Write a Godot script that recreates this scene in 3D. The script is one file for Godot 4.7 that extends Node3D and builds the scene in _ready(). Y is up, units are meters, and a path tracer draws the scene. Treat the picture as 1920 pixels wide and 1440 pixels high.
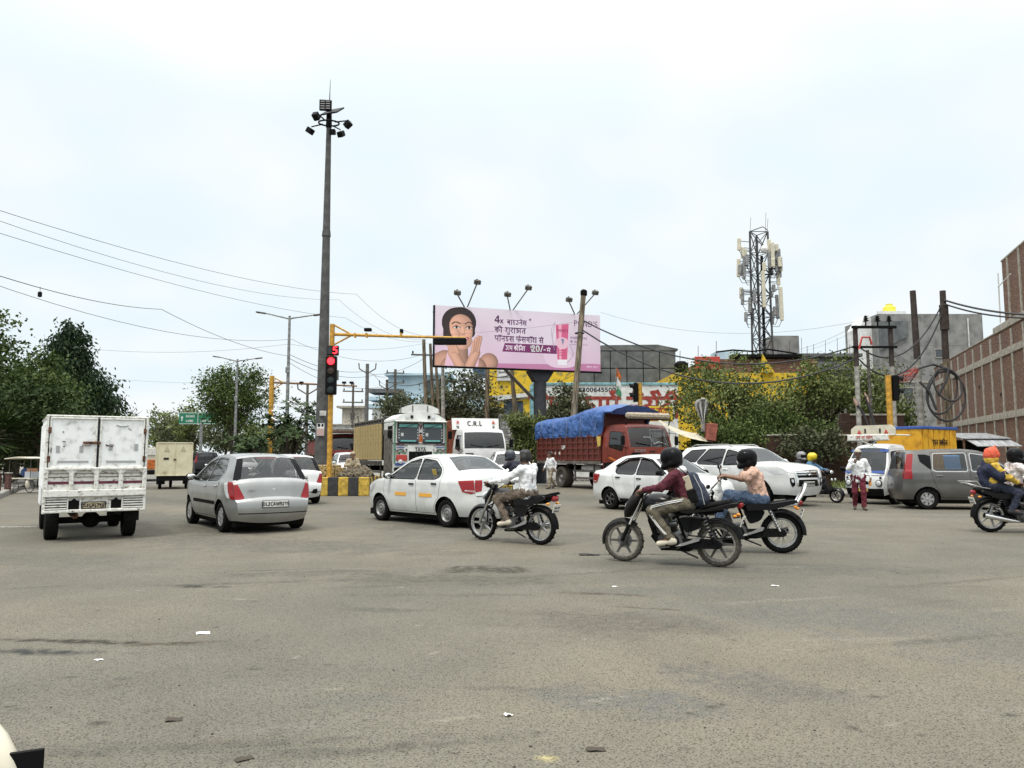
extends Node3D
# A busy road junction under an overcast sky. Units are metres, y is up, the camera looks along -z.

var rng := RandomNumberGenerator.new()
var names := {}
var M := {}
var tex := {}


# ---------------------------------------------------------------- mesh builder
class MB:
	var v := PackedVector3Array()
	var n := PackedVector3Array()
	var c := PackedColorArray()
	var uv := PackedVector2Array()
	var T := Transform3D()
	var col = null

	func tri(a: Vector3,b: Vector3,d: Vector3,na: Vector3,nb: Vector3,nd: Vector3) -> void:
		var g := (b - a).cross(d - a)
		if g.length_squared() < 1e-14:
			return
		var flip := g.dot(na + nb + nd) < .0
		v.append(T * a); n.append((T.basis * na).normalized())
		if flip:
			v.append(T * b); n.append((T.basis * nb).normalized())
			v.append(T * d); n.append((T.basis * nd).normalized())
		else:
			v.append(T * d); n.append((T.basis * nd).normalized())
			v.append(T * b); n.append((T.basis * nb).normalized())
		if col != null:
			c.append(col); c.append(col); c.append(col)

	func quad(a: Vector3,b: Vector3,d: Vector3,e: Vector3,nn: Vector3) -> void:
		tri(a,b,d,nn,nn,nn)
		tri(a,d,e,nn,nn,nn)

	func quads(a: Vector3,b: Vector3,d: Vector3,e: Vector3,na: Vector3,nb: Vector3,nd: Vector3,ne: Vector3) -> void:
		tri(a,b,d,na,nb,nd)
		tri(a,d,e,na,nd,ne)

	# a flat four-sided sheet with texture coordinates
	func sheet(a: Vector3,b: Vector3,d: Vector3,e: Vector3,nn: Vector3) -> void:
		var k := v.size()
		var flip := (b - a).cross(d - a).dot(nn) < .0
		var p := [a,b,d,e]
		var t := [Vector2(0,1),Vector2(1,1),Vector2(1,0),Vector2(0,0)]
		for i in ([0,1,2,0,2,3] if flip else [0,2,1,0,3,2]):
			v.append(T * p[i]); n.append((T.basis * nn).normalized()); uv.append(t[i])

	# box with chamfered edges
	func box(o: Vector3,s: Vector3,bev := .0,B := Basis()) -> MB:
		var h := s * .5
		var b: float = minf(bev,minf(h.x,minf(h.y,h.z)) * .9)
		for ax in 3:
			for sg: float in [-1.0,1.0]:
				var nn := Vector3(); nn[ax] = sg
				var u := (ax + 1) % 3
				var w := (ax + 2) % 3
				var q := []
				for k in [[-1,-1],[1,-1],[1,1],[-1,1]]:
					var p := Vector3()
					p[ax] = sg * h[ax]; p[u] = k[0] * (h[u] - b); p[w] = k[1] * (h[w] - b)
					q.append(o + B * p)
				quad(q[0],q[1],q[2],q[3],B * nn)
		if b > .0:
			for ax in 3:
				var u := (ax + 1) % 3
				var w := (ax + 2) % 3
				for k in [[-1.0,-1.0],[1.0,-1.0],[1.0,1.0],[-1.0,1.0]]:
					var a1 := Vector3(); var a2 := Vector3()
					a1[u] = k[0] * h[u]; a1[w] = k[1] * (h[w] - b)
					a2[u] = k[0] * (h[u] - b); a2[w] = k[1] * h[w]
					var e := Vector3(); e[ax] = h[ax] - b
					var nn := Vector3(); nn[u] = k[0]; nn[w] = k[1]
					quad(o + B * (a1 - e),o + B * (a1 + e),o + B * (a2 + e),o + B * (a2 - e),B * nn)
			for x: float in [-1.0,1.0]:
				for y: float in [-1.0,1.0]:
					for z: float in [-1.0,1.0]:
						var g := Vector3(x,y,z)
						var p := Vector3(x * h.x,y * h.y,z * h.z)
						var q := B * g
						tri(o + B * (p - Vector3(0,y * b,z * b)),o + B * (p - Vector3(x * b,0,z * b)),o + B * (p - Vector3(x * b,y * b,0)),q,q,q)
		return self

	# box between two points
	func bar(a: Vector3,b: Vector3,w: float,h: float,bev := .0,up := Vector3.UP) -> MB:
		var d := (b - a).normalized()
		if absf(d.dot(up)) > .98:
			up = Vector3.FORWARD
		var z := d.cross(up).normalized()
		return box((a + b) * .5,Vector3(a.distance_to(b),h,w),bev,Basis(d,z.cross(d),z))

	# swept tube; r is one radius or one for each point
	func tube(p: Array,r,sides := 8,caps := true,flat := 1.0) -> MB:
		var m := p.size()
		var rings := []
		var norms := []
		var up := Vector3.ZERO
		for i in m:
			var d: Vector3 = (p[mini(i + 1,m - 1)] - p[maxi(i - 1,0)]).normalized()
			if up == Vector3.ZERO:
				up = Vector3.UP if absf(d.y) < .9 else Vector3.RIGHT
			up = (up - d * up.dot(d)).normalized()
			var s := d.cross(up)
			var rr: float = r[i] if r is Array else r
			var ring := []
			var nr := []
			for k in sides:
				var a := TAU * k / sides
				var e := up * cos(a) * flat + s * sin(a)
				ring.append(p[i] + e * rr)
				nr.append((up * cos(a) / flat + s * sin(a)).normalized())
			rings.append(ring); norms.append(nr)
		for i in m - 1:
			for k in sides:
				var j := (k + 1) % sides
				quads(rings[i][k],rings[i][j],rings[i + 1][j],rings[i + 1][k],norms[i][k],norms[i][j],norms[i + 1][j],norms[i + 1][k])
		if caps:
			for e in [0,m - 1]:
				var d: Vector3 = (p[0] - p[1] if e == 0 else p[m - 1] - p[m - 2]).normalized()
				for k in range(1,sides - 1):
					tri(rings[e][0],rings[e][k],rings[e][k + 1],d,d,d)
		return self

	# surface of revolution about the y axis of X; profile points are (radius, y)
	func lathe(prof: Array,seg := 16,X := Transform3D(),sharp := .75) -> MB:
		var m := prof.size()
		var fn := []
		for i in m - 1:
			var d: Vector2 = prof[i + 1] - prof[i]
			fn.append(Vector2(d.y,-d.x).normalized())
		var keep := T
		T = T * X
		for i in m - 1:
			var a: Vector2 = prof[i]
			var b: Vector2 = prof[i + 1]
			var na: Vector2 = fn[i]
			var nb: Vector2 = fn[i]
			if i > 0 and fn[i - 1].dot(fn[i]) > sharp: na = (fn[i - 1] + fn[i]).normalized()
			if i < m - 2 and fn[i + 1].dot(fn[i]) > sharp: nb = (fn[i + 1] + fn[i]).normalized()
			for k in seg:
				var c0 := cos(TAU * k / seg); var s0 := sin(TAU * k / seg)
				var c1 := cos(TAU * (k + 1) / seg); var s1 := sin(TAU * (k + 1) / seg)
				quads(Vector3(a.x * c0,a.y,a.x * s0),Vector3(a.x * c1,a.y,a.x * s1),Vector3(b.x * c1,b.y,b.x * s1),Vector3(b.x * c0,b.y,b.x * s0),
					Vector3(na.x * c0,na.y,na.x * s0),Vector3(na.x * c1,na.y,na.x * s1),Vector3(nb.x * c1,nb.y,nb.x * s1),Vector3(nb.x * c0,nb.y,nb.x * s0))
		T = keep
		return self

	# polygon in the xy plane of X given thickness along z
	func prism(poly: PackedVector2Array,depth: float,X := Transform3D(),walls := true) -> MB:
		var keep := T
		T = T * X
		var idx := Geometry2D.triangulate_polygon(poly)
		for i in range(0,idx.size(),3):
			var a := poly[idx[i]]; var b := poly[idx[i + 1]]; var d := poly[idx[i + 2]]
			for z: float in [-.5,.5]:
				var nn := Vector3(0,0,signf(z))
				tri(Vector3(a.x,a.y,z * depth),Vector3(b.x,b.y,z * depth),Vector3(d.x,d.y,z * depth),nn,nn,nn)
		if walls:
			var cw := -1.0 if Geometry2D.is_polygon_clockwise(poly) else 1.0
			for i in poly.size():
				var a := poly[i]; var b := poly[(i + 1) % poly.size()]
				var nn := Vector3(b.y - a.y,a.x - b.x,0).normalized() * cw
				quad(Vector3(a.x,a.y,-depth / 2),Vector3(b.x,b.y,-depth / 2),Vector3(b.x,b.y,depth / 2),Vector3(a.x,a.y,depth / 2),nn)
		T = keep
		return self

	# skin over a grid of points, smooth; out: a point inside, the normals face away from it (or None: towards +y)
	func skin(rows: Array,close := false,inside = null) -> MB:
		var m := rows.size()
		var w: int = rows[0].size()
		var nr := []
		for i in m:
			var l := []
			for k in w:
				var k0 := (k - 1 + w) % w if close else maxi(k - 1,0)
				var k1 := (k + 1) % w if close else mini(k + 1,w - 1)
				var du: Vector3 = rows[mini(i + 1,m - 1)][k] - rows[maxi(i - 1,0)][k]
				var dv: Vector3 = rows[i][k1] - rows[i][k0]
				var q := du.cross(dv)
				if q.length_squared() < 1e-14:
					var i2 := 1 if i == 0 else m - 2
					q = (rows[i][k] - rows[i2][k]) if i == 0 or i == m - 1 else Vector3.UP
				q = q.normalized()
				var out: Vector3 = rows[i][k] - inside if inside != null else Vector3.UP
				l.append(-q if q.dot(out) < .0 else q)
			nr.append(l)
		for i in m - 1:
			for k in (w if close else w - 1):
				var j := (k + 1) % w
				quads(rows[i][k],rows[i][j],rows[i + 1][j],rows[i + 1][k],nr[i][k],nr[i][j],nr[i + 1][j],nr[i + 1][k])
		return self

	# closed loft through rings, each an array of points; ends capped
	func loft(rings: Array,caps := true) -> MB:
		var m := rings.size()
		var w: int = rings[0].size()
		var mid := []
		for r in rings:
			var s := Vector3()
			for p in r: s += p
			mid.append(s / w)
		var nr := []
		for i in m:
			var l := []
			for k in w:
				var du: Vector3 = rings[mini(i + 1,m - 1)][k] - rings[maxi(i - 1,0)][k]
				var q := du.cross(rings[i][(k + 1) % w] - rings[i][(k - 1 + w) % w])
				if q.length_squared() < 1e-16: q = rings[i][k] - mid[clampi(i,1,m - 2)]
				q = q.normalized()
				l.append(-q if q.dot(rings[i][k] - mid[i] + (rings[i][k] - mid[clampi(i,1,m - 2)]) * .01) < .0 else q)
			nr.append(l)
		for i in m - 1:
			for k in w:
				var j := (k + 1) % w
				quads(rings[i][k],rings[i][j],rings[i + 1][j],rings[i + 1][k],nr[i][k],nr[i][j],nr[i + 1][j],nr[i + 1][k])
		if caps:
			for e in [0,m - 1]:
				var d: Vector3 = (mid[0] - mid[1] if e == 0 else mid[m - 1] - mid[m - 2]).normalized()
				for k in w:
					tri(mid[e],rings[e][k],rings[e][(k + 1) % w],d,d,d)
		return self

	func ell(o: Vector3,r: Vector3,B := Basis(),seg := 14,rows := 9) -> MB:
		for i in rows:
			var a0 := PI * i / rows - PI / 2
			var a1 := PI * (i + 1) / rows - PI / 2
			for k in seg:
				var q := []
				var nn := []
				for e in [[a0,k],[a0,k + 1],[a1,k + 1],[a1,k]]:
					var t: float = TAU * e[1] / seg
					var s := Vector3(cos(e[0]) * cos(t),sin(e[0]),cos(e[0]) * sin(t))
					q.append(o + B * (s * r)); nn.append(B * (s / r))
				quads(q[0],q[1],q[2],q[3],nn[0].normalized(),nn[1].normalized(),nn[2].normalized(),nn[3].normalized())
		return self

	func mesh() -> ArrayMesh:
		var a := []
		a.resize(Mesh.ARRAY_MAX)
		a[Mesh.ARRAY_VERTEX] = v
		a[Mesh.ARRAY_NORMAL] = n
		if c.size() == v.size() and c.size() > 0: a[Mesh.ARRAY_COLOR] = c
		if uv.size() == v.size() and uv.size() > 0: a[Mesh.ARRAY_TEX_UV] = uv
		var m := ArrayMesh.new()
		if v.size() > 0: m.add_surface_from_arrays(Mesh.PRIMITIVE_TRIANGLES,a)
		return m


func mb_()->MB: return MB.new()
func V(x: float,y: float,z: float) -> Vector3: return Vector3(x,y,z)
func P2(a: Array) -> PackedVector2Array:
	var o := PackedVector2Array()
	for i in range(0,a.size(),2): o.append(Vector2(a[i],a[i + 1]))
	return o
func TX(o: Vector3,B := Basis()) -> Transform3D: return Transform3D(B,o)
func RY(d: float) -> Basis: return Basis(Vector3.UP,deg_to_rad(d))
func RX(d: float) -> Basis: return Basis(Vector3.RIGHT,deg_to_rad(d))
func RZ(d: float) -> Basis: return Basis(Vector3.BACK,deg_to_rad(d))
# axle along z
func axle(x: float,y: float,z: float) -> Transform3D: return Transform3D(Basis(Vector3.RIGHT,PI / 2),Vector3(x,y,z))


func numbered(s: String) -> String:
	names[s] = names.get(s,-1) + 1
	return s if names[s] == 0 else "%s_%03d" % [s,names[s]]


# a thing: a node at its base; hx, hz is the direction its front (+x) looks
func thing(called: String,label: String,category: String,at: Vector3,hx := 1.0,hz := .0,group := "") -> Node3D:
	var o := Node3D.new()
	o.name = numbered(called)
	add_child(o)
	o.position = at
	o.rotation.y = atan2(-hz,hx)
	tag(o,label,category,group)
	return o


func tag(o: Node3D,label: String,category: String,group := "") -> void:
	o.set_meta("label",label)
	o.set_meta("category",category)
	if group: o.set_meta("group",group)


func put(parent: Node,called: String,shape,m: Material,label := "") -> MeshInstance3D:
	var o := MeshInstance3D.new()
	o.name = called
	o.mesh = shape.mesh() if shape is MB else shape
	o.material_override = m
	parent.add_child(o,true)
	if label: o.set_meta("label",label)
	return o


# a thing that is one mesh
func solo(called: String,shape,m: Material,label: String,category: String,at := Vector3.ZERO,group := "") -> MeshInstance3D:
	var o := put(self,numbered(called),shape,m)
	o.position = at
	tag(o,label,category,group)
	return o


func struct(called: String,shape,m: Material) -> MeshInstance3D:
	var o := put(self,numbered(called),shape,m)
	o.set_meta("kind","structure")
	return o


func copy_of(o: Node3D,at: Vector3,hx: float,hz: float,label: String) -> Node3D:
	var r: Node3D = o.duplicate()
	var s := str(o.name)
	if s.length() > 4 and s[s.length() - 4] == "_": s = s.left(s.length() - 4)
	r.name = numbered(s)
	add_child(r)
	r.position = at
	r.rotation.y = atan2(-hz,hx)
	r.set_meta("label",label)
	return r


# ---------------------------------------------------------------- materials (colours are linear base colours)
func noise_tex(key: String,freq: float,oct: int,lo: float,hi: float,size := 512,kind := FastNoiseLite.TYPE_SIMPLEX_SMOOTH,bias := .5,stretch := Vector2(1,1)) -> ImageTexture:
	if tex.has(key): return tex[key]
	var f := FastNoiseLite.new()
	f.noise_type = kind
	f.seed = hash(key) % 9999
	f.frequency = freq
	f.fractal_octaves = oct
	f.fractal_gain = .6
	var im := f.get_seamless_image(int(size * stretch.x),int(size * stretch.y))
	if stretch != Vector2(1,1): im.resize(size,size)
	im.convert(Image.FORMAT_L8)
	var d := im.get_data()
	for i in d.size():
		var t := d[i] / 255.0
		t = clampf((t - bias) * 2.2 + .5,.0,1.0)
		d[i] = int(255.0 * (lo + (hi - lo) * t))
	var o := Image.create_from_data(size,size,false,Image.FORMAT_L8,d)
	tex[key] = ImageTexture.create_from_image(o)
	return tex[key]


func make_textures() -> void:
	noise_tex("grain",.16,3,.72,1.0)
	noise_tex("blotch",.012,5,.76,1.0)
	noise_tex("soft",.008,4,.93,1.0)
	noise_tex("dirt",.02,5,.25,1.0,512,FastNoiseLite.TYPE_SIMPLEX_SMOOTH,.36)
	noise_tex("grime",.03,5,.12,1.0,512,FastNoiseLite.TYPE_SIMPLEX_SMOOTH,.3)
	noise_tex("streak",.03,4,.55,1.0,512,FastNoiseLite.TYPE_SIMPLEX_SMOOTH,.45,Vector2(1,.1))
	noise_tex("fold",.012,3,.0,1.0)


func mk(key: String,r: float,g: float,b: float,rough := .6,metal := .0,t := "",sc := 1.0,bump := .0,bt := "grain") -> StandardMaterial3D:
	if M.has(key): return M[key]
	var m := StandardMaterial3D.new()
	m.albedo_color = Color(r,g,b).linear_to_srgb()
	m.roughness = rough
	m.metallic = metal
	if t:
		m.albedo_texture = tex[t]
		m.uv1_triplanar = true
		m.uv1_scale = Vector3.ONE * sc
	if bump != .0:
		m.uv1_triplanar = true
		m.uv1_scale = Vector3.ONE * sc
		m.heightmap_enabled = true
		m.heightmap_texture = tex[bt]
		m.heightmap_scale = bump
	M[key] = m
	return m


func paint(key: String,r: float,g: float,b: float,dirt := "soft",metal := .0,rough := .32) -> StandardMaterial3D:
	if M.has(key): return M[key]
	var m := mk(key,r,g,b,rough,metal,dirt,.35)
	m.clearcoat_enabled = true
	m.clearcoat = .6 if r > .1 else .2
	if r < .1: m.metallic_specular = .25
	m.clearcoat_roughness = .12
	return m


func glass(key: String,r: float,g: float,b: float,a: float) -> StandardMaterial3D:
	if M.has(key): return M[key]
	var m := StandardMaterial3D.new()
	m.albedo_color = Color(r,g,b,a).linear_to_srgb()
	m.albedo_color.a = a
	m.transparency = BaseMaterial3D.TRANSPARENCY_ALPHA
	m.roughness = .03
	M[key] = m
	return m


func glow(key: String,r: float,g: float,b: float,e: float) -> StandardMaterial3D:
	if M.has(key): return M[key]
	var m := mk(key,r * .5,g * .5,b * .5,.3)
	m.emission_enabled = true
	m.emission = Color(r,g,b).linear_to_srgb()
	m.emission_energy_multiplier = e
	return m


func make_materials() -> void:
	mk("rubber",.013,.0125,.012,.85,.0,"blotch",3.0)
	mk("dustyrubber",.1,.092,.078,.95,.0,"blotch",3.0)
	mk("black",.007,.007,.0075,.45)
	mk("matte",.011,.011,.011,.85,.0,"blotch",2.0)
	mk("gloss",.008,.008,.009,.12)
	mk("under",.009,.0085,.008,.95)
	mk("steel",.42,.42,.41,.38,.9,"soft",1.0)
	mk("chrome",.72,.72,.71,.12,1.0)
	mk("alloy",.5,.5,.49,.4,.7,"blotch",4.0)
	mk("galv",.3,.31,.31,.6,.4,"blotch",.6)
	mk("seatcloth",.05,.048,.045,.9)
	mk("yellowpole",.62,.33,.035,.55,.0,"blotch",.8)
	mk("white",.75,.75,.73,.5,.0,"soft",.8)
	mk("cream",.6,.56,.44,.6,.0,"soft",.6)
	mk("redlens",.26,.008,.012,.15)
	mk("clearlens",.62,.63,.64,.12,.2)
	mk("amber",.8,.3,.02,.25)
	mk("plate",.72,.71,.66,.5,.0,"soft",2.0)
	mk("plateyellow",.72,.52,.12,.5,.0,"blotch",2.0)
	mk("ink",.02,.02,.022,.6)
	mk("rust",.16,.075,.04,.9,.0,"dirt",1.2)
	mk("concrete",.3,.285,.255,.92,.0,"blotch",.5,1.0)
	mk("skin",.19,.1,.062,.55)
	mk("skindark",.085,.045,.03,.5)
	mk("hair",.012,.01,.009,.55)
	mk("bark",.11,.085,.062,.95,.0,"dirt",1.2,2.0,"blotch")
	mk("wire",.06,.06,.062,.7)
	mk("dial",.3,.3,.3,.3)
	for k in ["rubber","dustyrubber","black","matte","under","wire","gloss","seatcloth","ink"]: M[k].metallic_specular = .2
	glass("tint",.02,.024,.024,.6)
	glass("clear",.05,.06,.06,.16)
	glass("darktint",.012,.012,.014,.88)


func cloth(key: String,r: float,g: float,b: float) -> StandardMaterial3D:
	if M.has(key): return M[key]
	var m := mk(key,r,g,b,.92,.0,"",1.6,.7,"fold")
	m.rim_enabled = true
	m.rim = .25
	m.rim_tint = .7
	return m


# flat lettering, centred at the origin, facing +z
func letters(s: String,h: float,bold := false,depth := .006) -> TextMesh:
	var t := TextMesh.new()
	t.text = s
	var f := SystemFont.new()
	f.font_names = PackedStringArray(["Droid Sans"])
	f.font_weight = 700 if bold else 400
	t.font = f
	t.font_size = 48
	t.pixel_size = h / 36.0
	t.depth = depth
	t.curve_step = 2.0
	return t


func write(parent: Node,s: String,h: float,m: Material,at: Vector3,B := Basis(),bold := false,squeeze := 1.0) -> MeshInstance3D:
	var o := put(parent,"lettering",letters(s,h,bold),m)
	o.transform = Transform3D(B.scaled_local(Vector3(squeeze,1,1)),at)
	return o


# ---------------------------------------------------------------- camera, sky, sun
func camera_sky_sun() -> void:
	var cam := Camera3D.new()
	cam.name = "camera"
	add_child(cam)
	cam.position = Vector3(0,1.5,0)
	cam.rotation_degrees.x = 5.345
	cam.fov = 53.04
	cam.near = .05
	cam.far = 3000.0
	cam.current = true
	var w := WorldEnvironment.new()
	w.name = "surroundings"
	var e := Environment.new()
	e.background_mode = Environment.BG_SKY
	var s := Sky.new()
	var pm := PanoramaSkyMaterial.new()
	pm.panorama = sky_picture()
	s.sky_material = pm
	e.sky = s
	e.background_energy_multiplier = 1.0
	e.tonemap_mode = Environment.TONE_MAPPER_LINEAR
	e.tonemap_exposure = 1.5
	e.sdfgi_enabled = true
	e.ssao_enabled = true
	e.ssil_enabled = true
	e.fog_enabled = false
	w.environment = e
	add_child(w)
	var sun := DirectionalLight3D.new()
	sun.name = "sun"
	add_child(sun)
	sun.rotation_degrees = Vector3(-68,-25,0)
	sun.light_energy = .5
	sun.light_angular_distance = 14.0
	sun.light_color = Color(1.0,.97,.92)
	sun.shadow_enabled = true


# bright overcast: a thin white layer, palest blue where it thins towards the horizon
func sky_picture() -> ImageTexture:
	var w := 512
	var h := 256
	var f := FastNoiseLite.new()
	f.seed = 5
	f.frequency = 1.7
	f.fractal_octaves = 5
	var im := Image.create(w,h,false,Image.FORMAT_RGBF)
	for y in h:
		var el := PI * (.5 - (y + .5) / h)
		for x in w:
			var az := TAU * (x + .5) / w
			var d := Vector3(cos(el) * cos(az),sin(el),cos(el) * sin(az))
			var up := maxf(d.y,.0)
			var k := 1.0 / (up + .22)
			var cl := f.get_noise_3d(d.x * k,d.z * k,3.0) * .5 + .5
			cl = clampf((cl - .35) * 2.4,.0,1.0)
			cl = clampf(cl * .8 + smoothstep(.2,.9,up) * .55,.0,1.0)
			var blue := Color(.815,.925,.975)
			var white := Color(.99,.995,1.0)
			var c := blue.lerp(white,cl) * (.68 + 1.26 * smoothstep(.38,1.0,up))
			im.set_pixel(x,y,c)
	return ImageTexture.create_from_image(im)


# ---------------------------------------------------------------- ground and road
func stamp(im: Image,at: Vector2,size: Vector2,ang: float,c: Color,seed_: int,ragged := .6,soft := .55) -> void:
	# an uneven stain painted into a colour map; sizes in pixels
	var f := FastNoiseLite.new()
	f.seed = seed_
	f.frequency = .035
	f.fractal_octaves = 4
	var rx := int((absf(size.x * cos(ang)) + absf(size.y * sin(ang))) * 1.35) + 2
	var ry := int((absf(size.x * sin(ang)) + absf(size.y * cos(ang))) * 1.35) + 2
	for y in range(maxi(0,int(at.y) - ry),mini(im.get_height(),int(at.y) + ry)):
		for x in range(maxi(0,int(at.x) - rx),mini(im.get_width(),int(at.x) + rx)):
			var p := (Vector2(x,y) - at).rotated(-ang)
			var d := Vector2(p.x / size.x,p.y / size.y).length() + f.get_noise_2d(x * 2.0,y * 2.0) * ragged
			if d < 1.0:
				var a := c.a * clampf((1.0 - d) / soft,.0,1.0) * clampf(.75 + 1.6 * f.get_noise_2d(x * 9.0,y * 9.0 + 400.0),.15,1.0)
				var o := im.get_pixel(x,y)
				im.set_pixel(x,y,o.lerp(Color(c.r,c.g,c.b),a))


func road_map() -> ImageTexture:
	# 1024 px cover 40 m: x -20..20, z -40..0; worn, dusty asphalt with stains, and painted shade in the farther lanes
	var n := 1024
	var big := FastNoiseLite.new()
	big.seed = 11; big.frequency = .006; big.fractal_octaves = 5
	var mid := FastNoiseLite.new()
	mid.seed = 23; mid.frequency = .03; mid.fractal_octaves = 4
	var streak := FastNoiseLite.new()
	streak.seed = 31; streak.frequency = .02; streak.fractal_octaves = 3
	var a := big.get_image(n,n,false,false,false)
	var b := mid.get_image(n,n,false,false,false)
	var s := streak.get_image(n,n / 10,false,false,false)
	s.resize(n,n)
	for i in [a,b,s]: i.convert(Image.FORMAT_L8)
	var da: PackedByteArray = a.get_data()
	var db: PackedByteArray = b.get_data()
	var ds: PackedByteArray = s.get_data()
	var o := PackedByteArray()
	o.resize(n * n * 3)
	for i in n * n:
		var t := (da[i] * .5 + db[i] * .36 + ds[i] * .14) / 255.0
		var k := .86 + .34 * t
		var warm := (da[i] - 128.0) / 128.0
		o[i * 3] = clampi(int(110.0 * k * (1.0 + .022 * warm)),0,255)
		o[i * 3 + 1] = clampi(int(106.0 * k),0,255)
		o[i * 3 + 2] = clampi(int(95.0 * k * (1.0 - .022 * warm)),0,255)
	var im := Image.create_from_data(n,n,false,Image.FORMAT_RGB8,o)
	var q := n / 40.0
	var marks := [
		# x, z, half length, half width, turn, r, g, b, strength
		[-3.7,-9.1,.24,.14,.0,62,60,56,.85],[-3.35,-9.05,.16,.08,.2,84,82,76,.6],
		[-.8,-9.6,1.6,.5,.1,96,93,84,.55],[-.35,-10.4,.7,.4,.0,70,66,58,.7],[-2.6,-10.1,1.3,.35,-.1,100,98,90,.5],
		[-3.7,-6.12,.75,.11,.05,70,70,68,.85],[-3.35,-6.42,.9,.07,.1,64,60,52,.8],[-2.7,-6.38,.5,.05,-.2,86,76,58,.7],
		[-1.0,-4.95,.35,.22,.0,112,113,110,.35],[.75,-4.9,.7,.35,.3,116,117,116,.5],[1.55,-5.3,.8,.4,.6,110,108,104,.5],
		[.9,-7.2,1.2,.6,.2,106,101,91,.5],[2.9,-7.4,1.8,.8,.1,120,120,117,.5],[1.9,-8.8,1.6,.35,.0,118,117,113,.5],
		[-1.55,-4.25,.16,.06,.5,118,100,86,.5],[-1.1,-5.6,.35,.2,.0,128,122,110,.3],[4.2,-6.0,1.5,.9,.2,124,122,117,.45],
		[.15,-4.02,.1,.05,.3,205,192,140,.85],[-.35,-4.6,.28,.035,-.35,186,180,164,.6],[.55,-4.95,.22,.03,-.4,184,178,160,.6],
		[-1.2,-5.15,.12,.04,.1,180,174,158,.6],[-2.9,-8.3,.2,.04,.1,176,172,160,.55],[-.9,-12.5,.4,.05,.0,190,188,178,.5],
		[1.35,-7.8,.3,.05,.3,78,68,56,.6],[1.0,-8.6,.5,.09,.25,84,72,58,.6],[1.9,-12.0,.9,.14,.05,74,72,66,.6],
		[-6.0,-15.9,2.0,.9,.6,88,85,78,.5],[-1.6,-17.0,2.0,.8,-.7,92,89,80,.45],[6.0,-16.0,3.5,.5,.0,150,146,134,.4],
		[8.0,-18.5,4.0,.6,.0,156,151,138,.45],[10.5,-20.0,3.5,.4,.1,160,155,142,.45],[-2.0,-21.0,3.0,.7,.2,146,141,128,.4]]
	marks += [[-4.5,-13.5,4.2,1.1,.35,104,103,97,.5],[1.5,-14.2,4.5,1.0,.2,106,105,98,.5],[-9.0,-19.0,4.0,1.6,.5,100,99,93,.55],[3.4,-10.6,2.8,.7,.15,108,106,99,.5],[-2.5,-20.5,5.0,1.2,.1,104,103,97,.5],[7.5,-23.0,5.5,1.5,.0,102,101,95,.5],[-13.5,-27.0,4.5,2.2,.6,98,97,92,.55],[2.0,-27.5,6.0,2.0,.1,100,99,93,.5],[-7.0,-11.5,2.6,.8,.4,108,107,100,.45]]  # broad lanes: tyre wear, with mid-distance shade painted into the colour
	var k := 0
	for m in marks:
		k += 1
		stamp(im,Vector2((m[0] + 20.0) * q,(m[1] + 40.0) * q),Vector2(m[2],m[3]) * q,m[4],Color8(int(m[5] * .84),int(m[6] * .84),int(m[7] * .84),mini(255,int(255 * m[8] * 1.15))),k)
	rng.seed = 71
	for i in 300:
		var z := -rng.randf_range(3.6,24.0)
		var dark := rng.randf() < .62
		var g := rng.randi_range(58,88) if dark else rng.randi_range(165,190)
		stamp(im,Vector2((rng.randf_range(-.75,.75) * (-z) + 20.0) * q,(z + 40.0) * q),Vector2(rng.randf_range(.6,1.7),rng.randf_range(.5,.9)),rng.randf_range(-.5,.3),Color8(int(g * .84),int(g * .81),int(g * .74),170),i + 100)
	# thin worn scuffs in the direction of travel
	for i in 60:
		var z := -rng.randf_range(4.0,26.0)
		var g := rng.randi_range(92,118) if rng.randf() < .6 else rng.randi_range(146,160)
		stamp(im,Vector2((rng.randf_range(-.7,.7) * (-z) + 20.0) * q,(z + 40.0) * q),Vector2(rng.randf_range(14,46),rng.randf_range(1.0,3.0)),rng.randf_range(-.45,.1),Color8(int(g * .84),int(g * .815),int(g * .75),130),i + 700,.8)
	return ImageTexture.create_from_image(im)


# stones of the asphalt: a speckle of single grains
func aggregate() -> ImageTexture:
	rng.seed = 404
	var n := 1024
	var d := PackedByteArray()
	d.resize(n * n)
	for i in n * n:
		var v := 196.0 + 34.0 * rng.randf() + 25.0 * rng.randf()
		var k := rng.randi() & 63
		if k < 5: v = 96.0 + 60.0 * rng.randf()
		elif k == 63: v = 255.0
		d[i] = int(minf(v,255.0))
	var im := Image.create_from_data(n,n,false,Image.FORMAT_L8,d)
	im.resize(640,640,Image.INTERPOLATE_BILINEAR)
	im.resize(n,n,Image.INTERPOLATE_CUBIC)
	var b: PackedByteArray = im.get_data()
	for i in b.size(): b[i] = clampi(int(225.0 + (b[i] - 214.0) * 1.9),60,255)
	return ImageTexture.create_from_image(Image.create_from_data(n,n,false,Image.FORMAT_L8,b))


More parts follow.
